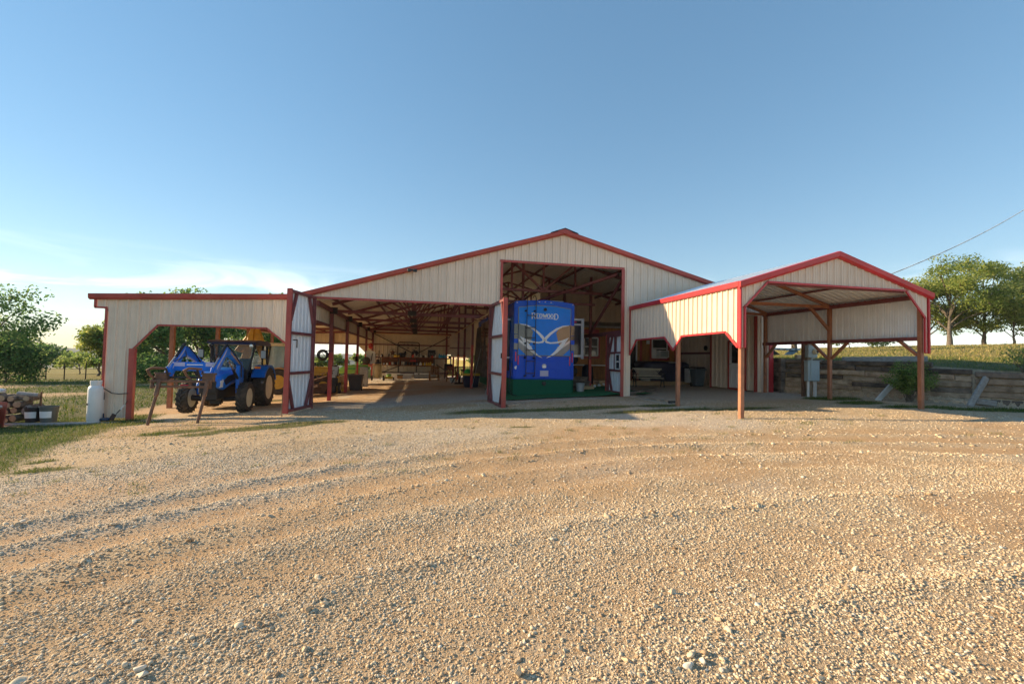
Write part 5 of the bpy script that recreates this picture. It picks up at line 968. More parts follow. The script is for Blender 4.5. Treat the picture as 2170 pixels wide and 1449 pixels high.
for nm, lo_, hi_ in (('bottom', -9, -2.0), ('second', -2.0, -1.75), ('third', -1.75, -1.55), ('top', -1.55, 0)):
    row = sorted((i for i, q_ in enumerate(LOGS) if i != 18 and q_[2] > 0 and lo_ <= q_[1] < hi_), key=lambda i: -LOGS[i][0])
    for n_, i in enumerate(row): log_label[i] = '%s log, %s from the bucket side in the %s row of firewood' % ('grey ended' if i in (7, 13) else 'pale ended', ORD[n_], nm)
for k, (x, z, r_) in enumerate(LOGS):
    if r_ == 0: continue
    o = thing('firewood_log', log_label[k], 'log', (x, 16.6, z - .1), 'firewood logs stacked beside the buckets')
    y0 = 16.62 + RNG.uniform(-.06, .06) + (x + 11.8) * .1; n_ = 9; rr = [r_ * RNG.uniform(.85, 1.1) for _ in range(n_)]
    pr = [(x + rr[i] * math.cos(2 * math.pi * i / n_), z - .1 + rr[i] * math.sin(2 * math.pi * i / n_)) for i in range(n_)]
    obj('bark', MB().prism(pr, lambda u, v, t_: (u, t_, v), y0, y0 + .45), BARK, o); obj('cut_end', MB().prism([(x + (a - x) * .93, z - .1 + (b - z + .1) * .93) for a, b in pr], lambda u, v, t_: (u, t_, v), y0 - .006, y0 + .01), LOGEND2 if k in (18, 7, 13) else LOGEND, o)
for k in range(3):
    o = thing('firewood_log', ('grey split log lying lengthwise on top of the stack', 'white barked log lying lengthwise at the far left top', 'dark split log lying lengthwise above the bucket')[k], 'log', (-11.8, 16.6, -1.5), 'firewood logs stacked beside the buckets'); a = ((-11.95, 16.7, -1.42), (-12.75, 16.6, -1.28), (-12.1, 16.75, -1.55))[k]; obj('bark', MB().tube([a, (a[0] + .5, a[1] + .05, a[2] - .05)], [.075, .06], 7), (GREYWOOD, PLM, BARK)[k], o)
tag(obj('fence_stake', MB().bar((-11.5, 16.9, -2.3), (-11.48, 16.9, -1.38), .035, .035, (1, 0, 0)), RUST), 'short rusty stake sticking up behind the firewood', 'stake')
cl = thing('cooler', 'red wheeled cooler with a pale lid and black trim before the firewood', 'cooler', (-12.02, 15.5, -2.36)); CR = mat('cooler_red', (.30, .06, .035), .5)
obj('body', MB().bb((-12.72, 15.3, -2.24), (-11.72, 15.85, -1.78)), CR, cl, bev=.04); obj('lid', MB().bb((-12.75, 15.27, -1.78), (-11.69, 15.88, -1.69)), GREYMETAL, cl, bev=.03); obj('trim_strap', MB().bar((-11.74, 15.28, -1.74), (-11.64, 15.28, -2.25), .06, .06, (1, 0, 0)), DARK, cl)
obj('wheel', MB().lathe([(.0, -.04), (.12, -.04), (.12, .04), (0, .04)], (-12.02, 15.26, -2.24), 'y', 16), DARK, cl, smooth=40); obj('base', MB().bb((-12.32, 15.3, -2.33), (-11.67, 15.8, -2.2)), DARK, cl, bev=.02); obj('caster', MB().ball((-11.64, 15.35, -2.27), .06), DARK, cl)
tag(obj('metal_sheet', MB().box((-12.17, 16.0, -1.98), (.9, .03, .75), Matrix.Rotation(-.12, 3, 'X')), CR, bev=.01), 'rusty red metal sheet standing behind the cooler and in front of the logs', 'metal sheet')
# ---------------------------------------------------------------- far pipe fence
FM = mat('fence_pipe', (.045, .035, .03), .7)
fpts = [Vector((-62, 52, 0)), Vector((-30, 46.5, 0)), Vector((-2, 47.5, 0)), Vector((16, 52, 0))]
fence = thing('pipe_fence', 'dark pipe and wire fence crossing the dry field far behind the barn', 'fence', (-30, 46.5, -2.7))
def fz(p): return ground_z(p.x, p.y)
for a, b in zip(fpts[:-1], fpts[1:]):
    n_ = int((b - a).length / 1.5)
    for i in range(n_):
        p = a.lerp(b, i / n_); p2 = a.lerp(b, (i + 1) / n_); z = fz(p); z2 = fz(p2); obj('fence_post', MB().bb((p.x - .03, p.y - .03, z - .05), (p.x + .03, p.y + .03, z + 1.42)), FM, fence)
        obj('top_rail', MB().bar((p.x, p.y, z + 1.38), (p2.x, p2.y, z2 + 1.38), .045, .045), FM, fence)
        obj('wire', MB().tube([(p.x, p.y, z + .9), (p2.x, p2.y, z2 + .9)], .010, 3, False).tube([(p.x, p.y, z + .45), (p2.x, p2.y, z2 + .45)], .010, 3, False), FM, fence)
# ================================================================ trees and bushes
LEAF_OAK = leaf_mat('oak_leaf', [(0, (0.058, 0.097, 0.023)), (.45, (0.166, 0.244, 0.055)), (.75, (0.332, 0.392, 0.097)), (1, (0.500, 0.500, 0.157))], tr=.55)
LEAF_DARK = leaf_mat('dark_leaf', [(0, (0.039, 0.088, 0.035)), (.5, (0.117, 0.225, 0.069)), (.8, (0.235, 0.352, 0.097)), (1, (0.431, 0.489, 0.157))], tr=.55)
LEAF_BUSH = leaf_mat('bush_leaf', [(0, (0.058, 0.097, 0.023)), (.5, (0.147, 0.235, 0.058)), (1, (0.332, 0.392, 0.117))], tr=.55)
TB = mat('tree_bark', (.07, .055, .045), .95, var=.3, scale=6, col2=(.20, .165, .13), bump=.8, bscale=18)
def leaves(pts, rad_, n, size, seed, flat=.7, tone0=.5):
    r_ = np.random.RandomState(seed); pts = np.array(pts); w = r_.randint(0, len(pts), n); d = r_.randn(n, 3); d /= np.linalg.norm(d, axis=1)[:, None]; d *= (rad_ * r_.uniform(.15, 1, n) ** .45)[:, None]; d[:, 2] *= flat
    c = pts[w] + d; nrm = r_.randn(n, 3) + d / rad_ * .8 + np.array([0, 0, .5]); nrm /= np.linalg.norm(nrm, axis=1)[:, None]
    t1 = np.cross(nrm, r_.randn(n, 3)); t1 /= np.linalg.norm(t1, axis=1)[:, None]; t2 = np.cross(nrm, t1); s = size * r_.uniform(.55, 1.35, n); a = t1 * s[:, None]; b = t2 * (s * r_.uniform(.4, .75, n))[:, None]
    v = np.stack([c - a, c + b * .9 + nrm * s[:, None] * .15, c + a, c - b], 1).reshape(-1, 3); f = np.arange(4 * n).reshape(-1, 4)
    tn = tone0 + .16 * r_.randn(n) + .18 * r_.randn(len(pts))[w]
    return v, f, np.repeat(np.clip(tn, 0, 1), 4)
def tree(label, x, y, h, spread, seed, trunk=.25, clear=.3, nl=7000, leaf=.14, mat_=None, lean=0., extra=(), flat=.62, tone=.5, cl=None, name='tree', group=None, zbase=None, kind='tree', squash=1.):
    r = random.Random(seed); z0 = ground_z(x, y) - .05 if zbase is None else zbase; o = thing(name, label, kind, (x, y, z0), group); mb = MB(); tips = []
    topz = z0 + h; fork = Vector((x + lean * .3, y, z0 + h * clear))
    mb.tube([(x, y, z0), (x + r.uniform(-.05, .05), y, z0 + h * clear * .15), (x + lean * .15 + r.uniform(-.1, .1), y + r.uniform(-.1, .1), z0 + h * clear * .6), fork], [trunk * 1.35, trunk, trunk * .85, trunk * .75], 9)
    nl_ = 12 if h > 4 else 6
    axis_top = Vector((x + lean, y, topz - h * .2)); F0 = fork
    for i in range(nl_):
        a = 2 * math.pi * i / nl_ + r.uniform(-.4, .4); up = r.uniform(.05, 1.0); rr = spread * (math.sqrt(max(.06, 1 - (up * 1.02 - .18) ** 2)) if up > .2 else .9) * r.uniform(.62, 1.0)
        fork = F0.lerp(axis_top, .62 * max(0, up - .1)); tip = Vector((x + lean + rr * math.cos(a), y + rr * math.sin(a) * squash, z0 + h * clear + (h * (1 - clear)) * (.10 + .84 * up))); mid = fork.lerp(tip, .5) + Vector((r.uniform(-.2, .2) * spread, r.uniform(-.2, .2) * spread, h * .05))
        mb.tube([fork - Vector((0, 0, trunk * .4)), fork.lerp(mid, .5) + Vector((0, 0, h * .02)), mid, tip], [trunk * .36, trunk * .26, trunk * .15, trunk * .04], 6); tips += [tip, mid.lerp(tip, .55)]
        for j in range(4):
            q_ = mid.lerp(tip, r.uniform(.1, .85)); e = q_ + Vector((r.uniform(-1, 1), r.uniform(-1, 1), r.uniform(-.45, .65))) * spread * .38; mb.tube([q_, q_.lerp(e, .5) + Vector((0, 0, .06 * h * r.random())), e], [trunk * .13, trunk * .09, trunk * .03], 5); tips.append(e); tips.append(q_.lerp(e, .55))
    fork = F0
    top_ = Vector((x + lean, y, topz - h * .2)); mb.tube([fork, fork.lerp(top_, .5) + Vector((r.uniform(-.2, .2), 0, 0)), top_], [trunk * .72, trunk * .34, trunk * .04], 6); tips += [top_, fork.lerp(top_, .7), fork.lerp(top_, .45)]
    for ex, ey, ez in extra:
        e = Vector((ex, ey, ez)); m_ = fork.lerp(e, .55) + Vector((0, 0, .35)); mb.tube([fork, m_, e], [trunk * .3, trunk * .16, trunk * .03], 6); tips += [e, m_.lerp(e, .7), m_.lerp(e, .35), e + Vector((-.5, .1, -.25))]
    obj('trunk', mb, TB, o, smooth=60); v, f, tn = leaves([t_[:] for t_ in tips], cl or spread * .30, nl, leaf, seed, flat, tone)
    obj('crown', np_mesh('crown', v, f, mat_ or LEAF_OAK, {'tone': tn}), None, o); return o
# right: oaks on the crest of the bank (pixel column, distance) turned into places once
def at(px, F): 
    d = _f + _r * ((px - 1085) / 964.4); d = d / d.dot(_f); return (d.x * F, d.y * F)
OG = 'oak trees along the crest of the bank'
x, y = at(1968, 62); tree('oak tree half hidden behind the right edge of the carport roof', x, y, 11.6, 4.2, 21, .26, .13, 10500, .14, group=OG, tone=.62, cl=1.2, flat=.58)
x, y = at(2012, 58); tree('thick trunked oak tree just right of the carport, its crown touching the next', x, y, 12.6, 5.6, 22, .34, .12, 15000, .14, group=OG, tone=.62, cl=1.4, flat=.55)
x, y = at(2086, 60); tree('tall open crowned oak, farthest right of the full sized trees on the bank', x, y, 12.8, 5.8, 37, .28, .12, 14500, .14, group=OG, tone=.60, cl=1.4, flat=.55)
x, y = at(2148, 57); tree('small crooked oak at the right edge of the picture', x, y, 8.8, 3.4, 24, .16, .14, 6500, .16, group=OG, tone=.64)
x, y = at(2215, 62); tree('oak tree cut off by the right edge, only its outer boughs showing', x, y, 12.0, 4.9, 25, .30, .16, 9000, .18, group=OG, tone=.6)
x, y = at(1683, 40); tree('oak with a pale trunk seen between the barn corner and the meter post', x, y, 6.0, 2.6, 26, .26, .22, 5500, .15, tone=.6)
for k, (px, F, lab) in enumerate(((1800, 52, 'low round bush on the bank just right of the middle carport post'), (1848, 54, 'low round bush on the bank under the carport side beam, the right one of two'))):
    x, y = at(px, F); tree(lab, x, y, 2.7, 2.0, 40 + k, .08, .08, 3600, .12, LEAF_BUSH, tone=.62, name='bush', kind='bush', flat=.8, cl=.9)
# left edge tree with one long bough reaching right
x, y = at(-52, 36); tree('large leafy tree cut off by the left edge, one bough reaching out to the right', x, y, 8.2, 3.9, 31, .28, .22, 9000, .13, LEAF_DARK, extra=[(*at(70, 34), 1.75), (*at(105, 34), 2.15), (*at(45, 35), 3.3), (*at(60, 34), .8)], tone=.62)
x, y = at(18, 35); tree('dense rounded shrub under the large tree at the left edge', x, y, 3.4, 1.9, 32, .1, .06, 6500, .11, LEAF_DARK, tone=.42, name='shrub', kind='shrub', flat=1., cl=.95)
x, y = at(85, 105); tree('round dark tree far off beyond the fence at the left', x, y, 5.6, 5.2, 33, .3, .12, 3500, .34, LEAF_DARK, tone=.55, flat=.6)
x, y = at(138, 95); tree('low pale bush far off beyond the fence, right of the round tree', x, y, 3.2, 4.6, 34, .15, .08, 2200, .3, LEAF_BUSH, tone=.6, name='bush', kind='bush')
x, y = at(172, 52); tree('thin wispy bush leaning left beside the fence', x, y, 3.6, 1.9, 35, .07, .1, 1500, .13, LEAF_BUSH, tone=.75, name='bush', kind='bush', cl=.55)
x, y = at(212, 46); tree('yellow green tree rising behind the left corner post of the barn', x, y, 5.2, 2.0, 36, .13, .12, 5000, .14, LEAF_OAK, tone=.68, cl=.75)
TG = 'dark trees behind the lean-to'
x, y = at(348, 40); tree('big dark oak showing above the lean-to roof and through its opening', x, y, 8.1, 4.0, 51, .36, .24, 12000, .15, LEAF_DARK, group=TG, tone=.5)
x, y = at(425, 46); tree('dark tree seen behind the blue loader arms', x, y, 7.6, 3.6, 52, .26, .2, 8000, .15, LEAF_DARK, group=TG, tone=.48)
x, y = at(280, 48); tree('dark tree seen at the left side of the lean-to opening', x, y, 6.8, 3.4, 53, .24, .15, 7500, .15, LEAF_DARK, group=TG, tone=.5)
x, y = at(575, 52); tree('dark tree seen behind the cream roofed cab', x, y, 8.4, 4.2, 54, .3, .2, 9000, .16, LEAF_DARK, group=TG, tone=.5)
x, y = at(500, 58); tree('thinner tree seen over the blue tractor cab, with sky showing through', x, y, 6.0, 3.6, 55, .2, .2, 3200, .16, LEAF_DARK, group=TG, tone=.52)
x, y = at(355, 36); tree('dark shrub at the foot of the trees left of the tractor', x, y, 2.6, 2.3, 56, .08, .05, 4500, .12, LEAF_DARK, tone=.42, name='shrub', kind='shrub', flat=.8, cl=.9)
for k, (px, F, hh, lab) in enumerate(((715, 75, 3.0, 'small round tree far behind the barn seen between the red posts, left one'), (680, 70, 2.6, 'grey green bush far behind the barn beside the hose reel'), (765, 72, 2.8, 'bush far behind the barn near the hanging tools'), (1000, 90, 3.4, 'pale tree far behind the barn seen through the gap beside the camper'))):
    x, y = at(px, F); tree(lab, x, y, hh, 1.9, 60 + k, .1, .2, 1300, .22, LEAF_BUSH, tone=.7, name='tree' if k in (0, 3) else 'bush', kind='tree' if k in (0, 3) else 'bush')
# ---------------------------------------------------------------- twiggy bushes in front of the tie wall
def twig_bush(label, x, y, h, w, seed, nl, tone, dry=0):
    r = random.Random(seed); z0 = ground_z(x, y) - .02; o = thing('bush', label, 'bush', (x, y, z0), 'scraggly bushes along the tie wall'); mb = MB(); tips = []
    for i in range(46):
        a = r.uniform(0, 6.283); t_ = Vector((x + w * r.uniform(.2, 1) * math.cos(a), y + w * .7 * r.uniform(.2, 1) * math.sin(a), z0 + h * r.uniform(.35, 1.0))); m_ = Vector((x, y, z0)).lerp(t_, .5) + Vector((r.uniform(-.1, .1), r.uniform(-.1, .1), h * .14))
        mb.tube([(x + r.uniform(-.1, .1), y + r.uniform(-.1, .1), z0), m_, t_], [.010, .007, .003], 4, False); tips += [t_, m_, m_.lerp(t_, .5)]
    obj('stems', mb, BARK, o); v, f, tn = leaves([t_[:] for t_ in tips], .16, nl, .03, seed, .9, tone); obj('crown', np_mesh('crown', v, f, LEAF_BUSH, {'tone': tn}), None, o)
twig_bush('green twiggy bush with white buds growing by the right carport post', 15.75, 12.0, 1.3, .95, 71, 7000, .60); twig_bush('drier twiggy bush at the right edge of the tie wall', 17.5, 10.0, .9, .9, 72, 1700, .75)
bd = MB()
for k in range(7): bd.ball((15.25 + RNG.uniform(-.2, .15), 11.75 + RNG.uniform(-.1, .1), -.42 + RNG.uniform(-.22, .22)), .035, 6, 4)
# ================================================================ things inside the barn
def gz(x, y): return ground_z(x, y)
BROWNP = mat('brown_plastic', (.07, .05, .042), .6); GREENP = mat('green_plastic', (.05, .42, .10), .45); LIME = mat('lime_plastic', (.30, .62, .15), .4); TAN = mat('tan_paint', (.48, .38, .20), .5, grime=.3); AQUA = mat('aqua_plastic', (.04, .34, .62), .35); REDP = mat('red_plastic', (.55, .05, .03), .4); YELP = mat('yellow_plastic', (.75, .50, .05), .4); PALEP = mat('pale_plastic', (.55, .55, .50), .5); CONC = mat('grey_board', (.40, .41, .41), .7, var=.2); SLATE = mat('slate', (.02, .025, .04), .6); CHAIRW = mat('chair_wood', (.30, .15, .055), .6, var=.25, scale=4); CUSH = mat('red_cushion', (.22, .045, .035), .8)
sh = thing('shelf', 'two tier rusty red shelf crowded with bottles along the back wall of the barn', 'shelf', (-.2, 36.1, -1.7)); Y0 = 36.05
obj('upper_board', MB().bb((-2.85, Y0 - .22, -.19), (2.55, Y0 + .2, -.13)), SHELFWOOD, sh, bev=.006); obj('lower_board', MB().bb((-2.85, Y0 - .25, -.80), (1.25, Y0 + .2, -.73)), SHELFWOOD, sh, bev=.006)
for k in range(3): obj('back_board', MB().bb((-2.75 + k * 1.32, Y0 + .18, -.72), (-1.48 + k * 1.32, Y0 + .21, -.22)), SHELFWOOD, sh)
for x in (-2.8, -1.48, -.12, 1.2): obj('leg', MB().bb((x - .04, Y0 - .2, gz(x, Y0) - .02), (x + .04, Y0 - .12, -.19)), BLACKSTEEL, sh)
obj('leg', MB().bb((2.44, Y0 - .2, -1.2), (2.54, Y0 - .1, -.19)), GREYMETAL, sh); obj('low_rail', MB().bb((-2.8, Y0 - .18, -1.32), (1.25, Y0 - .12, -1.26)), BLACKSTEEL, sh)
KIND = {'bottle': lambda w, h: [(0, 0), (w, 0), (w, h * .6), (w * .45, h * .78), (w * .4, h), (0, h)], 'can': lambda w, h: [(0, 0), (w, 0), (w, h), (0, h)], 'jug': lambda w, h: [(0, 0), (w * 1.2, .0), (w * 1.25, h * .55), (w * .5, h * .85), (w * .4, h), (0, h)]}
MC = {'white': WHITE, 'blue': AQUA, 'yellow': YELP, 'dark': DARK, 'grey': GREYMETAL, 'red': REDP, 'tan': PALEP}
COUNT = {}
ORD2 = ['first', 'second', 'third', 'fourth', 'fifth', 'sixth']
def small(kind, colour, x, z, w, h, where):
    n = {'bottle': 'bottle', 'can': 'can', 'jug': 'jug'}[kind]; o = obj(n, MB().lathe(KIND[kind](w, h), (0, 0, 0), 'z', 12), MC[colour], None, smooth=40); o.location = (x, Y0 - RNG.uniform(.05, .15), z)
    c_ = COUNT[(kind, colour, where)] = COUNT.get((kind, colour, where), 0) + 1
    tag(o, '%s %s, %s of its look from the left on the %s' % (colour, n, ORD2[c_ - 1], where), n, '%s %ss on the %s' % (colour, n, where))
r7 = random.Random(3); U, Lw = 'upper shelf', 'lower shelf'
for x, k, c, w, h in [(-2.72, 'jug', 'dark', .07, .24), (-2.2, 'bottle', 'dark', .05, .3), (-1.72, 'jug', 'yellow', .11, .20), (-1.5, 'can', 'yellow', .08, .14), (-1.12, 'can', 'dark', .08, .22), (-.82, 'bottle', 'white', .045, .28), (-.62, 'can', 'grey', .06, .10), (-.4, 'jug', 'red', .08, .24), (-.28, 'bottle', 'tan', .06, .34), (.18, 'bottle', 'tan', .07, .30), (.38, 'can', 'dark', .09, .16), (.58, 'jug', 'tan', .08, .22), (.82, 'can', 'dark', .07, .2), (1.05, 'can', 'red', .08, .15), (1.28, 'bottle', 'white', .05, .26), (1.42, 'bottle', 'grey', .04, .2), (1.62, 'jug', 'blue', .08, .34), (1.78, 'jug', 'blue', .08, .28), (1.95, 'jug', 'blue', .085, .30), (2.08, 'bottle', 'blue', .05, .24), (2.18, 'bottle', 'white', .045, .22), (2.42, 'can', 'dark', .12, .16)]: small(k, c, x, -.13, w, h, U)
for x, k, c, w, h in [(-2.78, 'jug', 'white', .06, .26), (-2.55, 'can', 'white', .06, .12), (-2.3, 'can', 'tan', .05, .12), (-2.12, 'bottle', 'red', .05, .22), (-1.92, 'can', 'tan', .08, .2), (-1.7, 'can', 'dark', .07, .22), (-1.5, 'bottle', 'white', .05, .32), (-1.22, 'bottle', 'tan', .06, .30), (-1.08, 'can', 'tan', .07, .24), (-.9, 'can', 'dark', .07, .24), (-.62, 'can', 'dark', .12, .2), (-.3, 'can', 'dark', .11, .24), (-.1, 'can', 'grey', .08, .18), (.18, 'jug', 'white', .08, .26), (.38, 'bottle', 'yellow', .05, .22), (.5, 'bottle', 'white', .045, .26), (.64, 'jug', 'yellow', .06, .26), (.80, 'jug', 'yellow', .06, .22), (.94, 'jug', 'yellow', .06, .30), (1.12, 'can', 'tan', .09, .14)]: small(k, c, x, -.73, w, h, Lw)
tag(obj('tool_case', MB().bb((-.62, Y0 - .1, -.46), (-.05, Y0 + .1, -.34)), REDP, bev=.01), 'flat red case lying on top of cans on the lower shelf', 'tool case')
pf = thing('pipe_sign', 'black pipe frame with silhouettes standing behind the upper shelf', 'sign', (-.8, 36.4, -.1)); R4 = [(-1.58, -.1), (-1.58, .88), (-1.52, 1.0), (-1.40, 1.03), (-.12, 1.03), (0, 1.0), (.05, .88), (.05, -.1)]
obj('pipe', MB().tube([(x, 36.38, z) for x, z in R4], .035, 8), BLACKSTEEL, pf, smooth=50); obj('cross_pipe', MB().tube([(-1.58, 36.38, .76), (.05, 36.38, .76)], .025, 6), BLACKSTEEL, pf)
for x, z, w in ((-1.3, .62, .22), (-.78, .60, .2), (-.2, .62, .25), (-.35, .46, .34), (-1.1, .86, .12), (-.8, .86, .2), (-.5, .86, .14)): obj('silhouette', MB().prism([(x - w / 2, z), (x - w * .2, z + .05), (x, z + .02), (x + w / 2, z + .04), (x + w * .1, z - .03)], lambda u, v, t_: (u, t_, v), 36.36, 36.375), BLACKSTEEL, pf)
obj('silhouette', MB().prism([(-.55, .0), (-.5, .3), (-.35, .42), (-.1, .38), (0.0, .25), (-.1, .02)], lambda u, v, t_: (u, t_, v), 36.34, 36.36), BLACKSTEEL, pf)
st = thing('metal_star', 'brown metal star in a ring leaning on the back wall above the shelf', 'star', (-1.95, 36.3, -.12)); sv = [(.27 * (1 if k % 2 == 0 else .42) * math.sin(k * math.pi / 5), .27 * (1 if k % 2 == 0 else .42) * math.cos(k * math.pi / 5)) for k in range(10)]
obj('star', MB().add([(-1.95 + a, 36.32, .2 + b) for a, b in sv] + [(-1.95, 36.25, .2), (-1.95, 36.36, .2)], [(i, (i + 1) % 10, 10) for i in range(10)] + [((i + 1) % 10, i, 11) for i in range(10)]), RUST, st); obj('ring', MB().tube([(-1.95 + .29 * math.cos(k * math.pi / 10), 36.32, .2 + .29 * math.sin(k * math.pi / 10)) for k in range(21)], .012, 5, False), RUST, st)
hl = thing('tool_heap', 'dark heaped tool bag with a pointed flap behind the bottles on the upper shelf', 'tool bag', (-1.3, 36.2, -.13)); obj('bag', MB().ball((-1.25, 36.2, .02), (.3, .12, .2), 12, 8), SLATE, hl); obj('flap', MB().prism([(-1.2, .1), (-1.02, .34), (-.95, .36), (-.92, .05)], lambda u, v, t_: (u, t_, v), 36.15, 36.25), DARK, hl)
ds = thing('dad_sign', 'dark framed sign reading DAD above the shelf on the back wall', 'sign', (1.0, 36.4, .1)); obj('frame', MB().bb((.70, 36.36, -.02), (1.34, 36.40, .50)), CONC, ds); obj('board', MB().bb((.73, 36.345, .01), (1.31, 36.365, .47)), SLATE, ds)
letters('DAD', 0, 0, .15, [(.82, .10, .15, .10), (.97, .10, .15, .11), (1.12, .10, .15, .10)], 36.34, ds, CONC, .17)
for k, (x0, x1, top_, lab) in enumerate(((-2.35, -.35, -1.36, 'long white truck toolbox under the shelf, left one with a crate before it'), (-.28, 1.35, -1.30, 'long white truck toolbox with a grey lower half under the shelf'))):
    o = thing('toolbox', lab, 'toolbox', ((x0 + x1) / 2, 35.5, -1.7)); zg = gz(x0, 35.5); obj('lid', MB().bb((x0, 35.35, top_ - .10), (x1, 35.95, top_)), WHITE, o, bev=.01); obj('box', MB().bb((x0 + (.12 if k == 0 else 0), 35.4, zg), (x1 - (.12 if k == 0 else 0), 35.9, top_ - .10)), (WHITE, CONC)[k], o); obj('latch', MB().bb((x0 + .3, 35.33, top_ - .12), (x0 + .4, 35.36, top_ - .04)), DARK, o)
cr_ = thing('crate', 'small brown crate standing in front of the white toolbox', 'crate', (-1.3, 35.0, -1.72)); obj('crate_side', MB().bb((-1.5, 34.9, -1.74), (-1.1, 35.2, -1.5)), CHAIRW, cr_); obj('crate_lid', MB().bb((-1.52, 34.88, -1.5), (-1.08, 35.22, -1.44)), DARK, cr_)
def wood_chair(x, y, rot, label, cush):
    o = thing('wooden_chair', label, 'chair', (0, 0, 0), 'wooden slatted chairs in the barn')
    for k in range(6): obj('back_slat', MB().bar((-.24 + k * .096, .05, .45), (-.26 + k * .104, -.16, 1.02), .075, .02, (0, 1, 0)), CUSH if cush else CHAIRW, o)
    for k in range(5): obj('seat_slat', MB().bb((-.29, .05 + k * .1, .42), (.29, .13 + k * .1, .45)), CHAIRW, o)
    for x_ in (-.3, .3):
        obj('leg', MB().bb((x_ - .035, .48, 0), (x_ + .035, .54, .62)), CHAIRW, o); obj('leg', MB().bar((x_, .08, .42), (x_, -.06, 0), .06, .06, (1, 0, 0)), CHAIRW, o); obj('armrest', MB().bb((x_ - .06, -.08, .62), (x_ + .06, .58, .65)), CHAIRW, o)
    obj('stretcher', MB().bb((-.3, -.03, .2), (.3, .01, .27)), CHAIRW, o); obj('back_rail', MB().bb((-.29, -.12, .85), (.29, -.08, .93)), CHAIRW, o)
    o.location = (x, y, gz(x, y)); o.rotation_euler = (0, 0, rot)
wood_chair(1.12, 31.4, .1, 'brown wooden slatted chair seen from behind, left of the two', False); wood_chair(2.12, 29.6, -.1, 'wooden chair with a red striped back seen from behind, right of the two', True)
bc_ = thing('folding_chair', 'black chair with a perforated back standing behind the wooden chairs', 'chair', (2.15, 34, -1.68)); obj('back', MB().bb((1.9, 34.2, -1.0), (2.5, 34.24, -.55)), BLACKSTEEL, bc_, bev=.02); obj('seat', MB().bb((1.9, 33.8, -1.25), (2.5, 34.2, -1.2)), BLACKSTEEL, bc_)
for x_ in (1.93, 2.47): obj('leg', MB().bar((x_, 33.85, -1.7), (x_, 34.22, -.6), .04, .04, (1, 0, 0)), BLACKSTEEL, bc_); obj('leg', MB().bar((x_, 34.2, -1.7), (x_, 33.85, -1.2), .04, .04, (1, 0, 0)), BLACKSTEEL, bc_)
pl = obj('pail', MB().lathe([(0, 0), (.13, 0), (.16, .26), (.15, .26), (.12, .02)], (2.15, 29.0, gz(2.1, 29)), 'z', 16), GREYPAINT, smooth=40); tag(pl, 'pale grey pail on the ground under the red backed wooden chair', 'pail')
ex = thing('exercise_bike', 'dark exercise bike with slanting frame on the right of the middle bay', 'exercise bike', (2.45, 27, -1.65)); ze = gz(2.4, 27)
for a, b in (((2.1, 27, ze + .03), (2.75, 27, ze + .03)), ((2.2, 27.6, ze + .03), (2.7, 27.6, ze + .03)), ((2.42, 27, ze + .05), (2.45, 27.6, ze + .05)), ((2.43, 27.1, ze + .05), (2.35, 27.25, ze + .95)), ((2.43, 27.5, ze + .05), (2.6, 27.4, ze + .75)), ((2.15, 27.2, ze + .98), (2.62, 27.25, ze + 1.0)), ((1.95, 26.9, ze + .05), (2.35, 27.25, ze + .7))): obj('tube', MB().tube([a, b], .028, 8), BLACKSTEEL, ex)
obj('saddle', MB().ball((2.62, 27.4, ze + .8), (.14, .12, .05), 10, 6), DARK, ex); obj('flywheel', MB().lathe([(0, -.04), (.24, -.04), (.24, .04), (0, .04)], (2.4, 27.15, ze + .32), 'x', 18), DARK, ex, smooth=40)
bn = thing('storage_tub', 'dark blue storage tub with a yellow lid by the pink red post', 'storage tub', (2.75, 24.4, -1.65)); zt_ = gz(2.7, 24.4); obj('tub', MB().add([(x, y, z) for z, s_ in ((zt_, .36), (zt_ + .62, .43)) for x, y in ((2.8 - s_, 24.5 - s_ * .7), (2.8 + s_, 24.5 - s_ * .7), (2.8 + s_, 24.5 + s_ * .7), (2.8 - s_, 24.5 + s_ * .7))], [(0, 1, 2, 3), (4, 5, 6, 7), (0, 1, 5, 4), (1, 2, 6, 5), (2, 3, 7, 6), (3, 0, 4, 7)]), mat('tub_navy', (.015, .02, .06), .4), bn, bev=.02); obj('lid', MB().bb((2.32, 24.16, zt_ + .62), (3.28, 24.84, zt_ + .74)), YELP, bn, bev=.02)
gh = obj('green_hat', MB().lathe([(.24, 0), (.22, .02), (.17, .14), (.10, .22), (0, .24)], (2.62, 24.4, zt_ + .745), 'z', 16), GREENP, smooth=50); tag(gh, 'green dome shaped hat lying on the yellow lid of the tub', 'hat')
bl_ = thing('hunting_blind', 'dark camouflage drape hanging between the middle bay and the camper', 'drape', (3.2, 26, 0)); cb = mat('camouflage', (.022, .022, .028), .9, var=.4, scale=2.2, col2=(.12, .10, .09)); bm_ = MB(); 
for k in range(14): pass
vv = [(3.25 + .12 * math.sin(k * 1.7) + .06 * j, 21.8 + k * .42, z) for j, z in enumerate((-1.0, -.1, .9, 1.7)) for k in range(14)]; bm_.add(vv, [(j * 14 + k, j * 14 + k + 1, j * 14 + 15 + k, j * 14 + 14 + k) for j in range(3) for k in range(13)]); obj('cloth', bm_, cb, bl_, smooth=80); obj('rod', MB().tube([(3.45, 21.7, 1.72), (3.45, 27.5, 1.72)], .025, 6), BLACKSTEEL, bl_)
for k, (x, y0_) in enumerate(((2.98, 23.4), (3.15, 19.6))): tag(obj('leaning_pole', MB().tube([(x - .25, y0_, gz(3, 23) + .02), (x + .25, y0_ + .5, .45)], .018, 6), GREYMETAL), ('thin grey pole leaning on the drape behind the pink red post', 'thin grey pole leaning on the left side of the camper behind the open door')[k], 'pole')
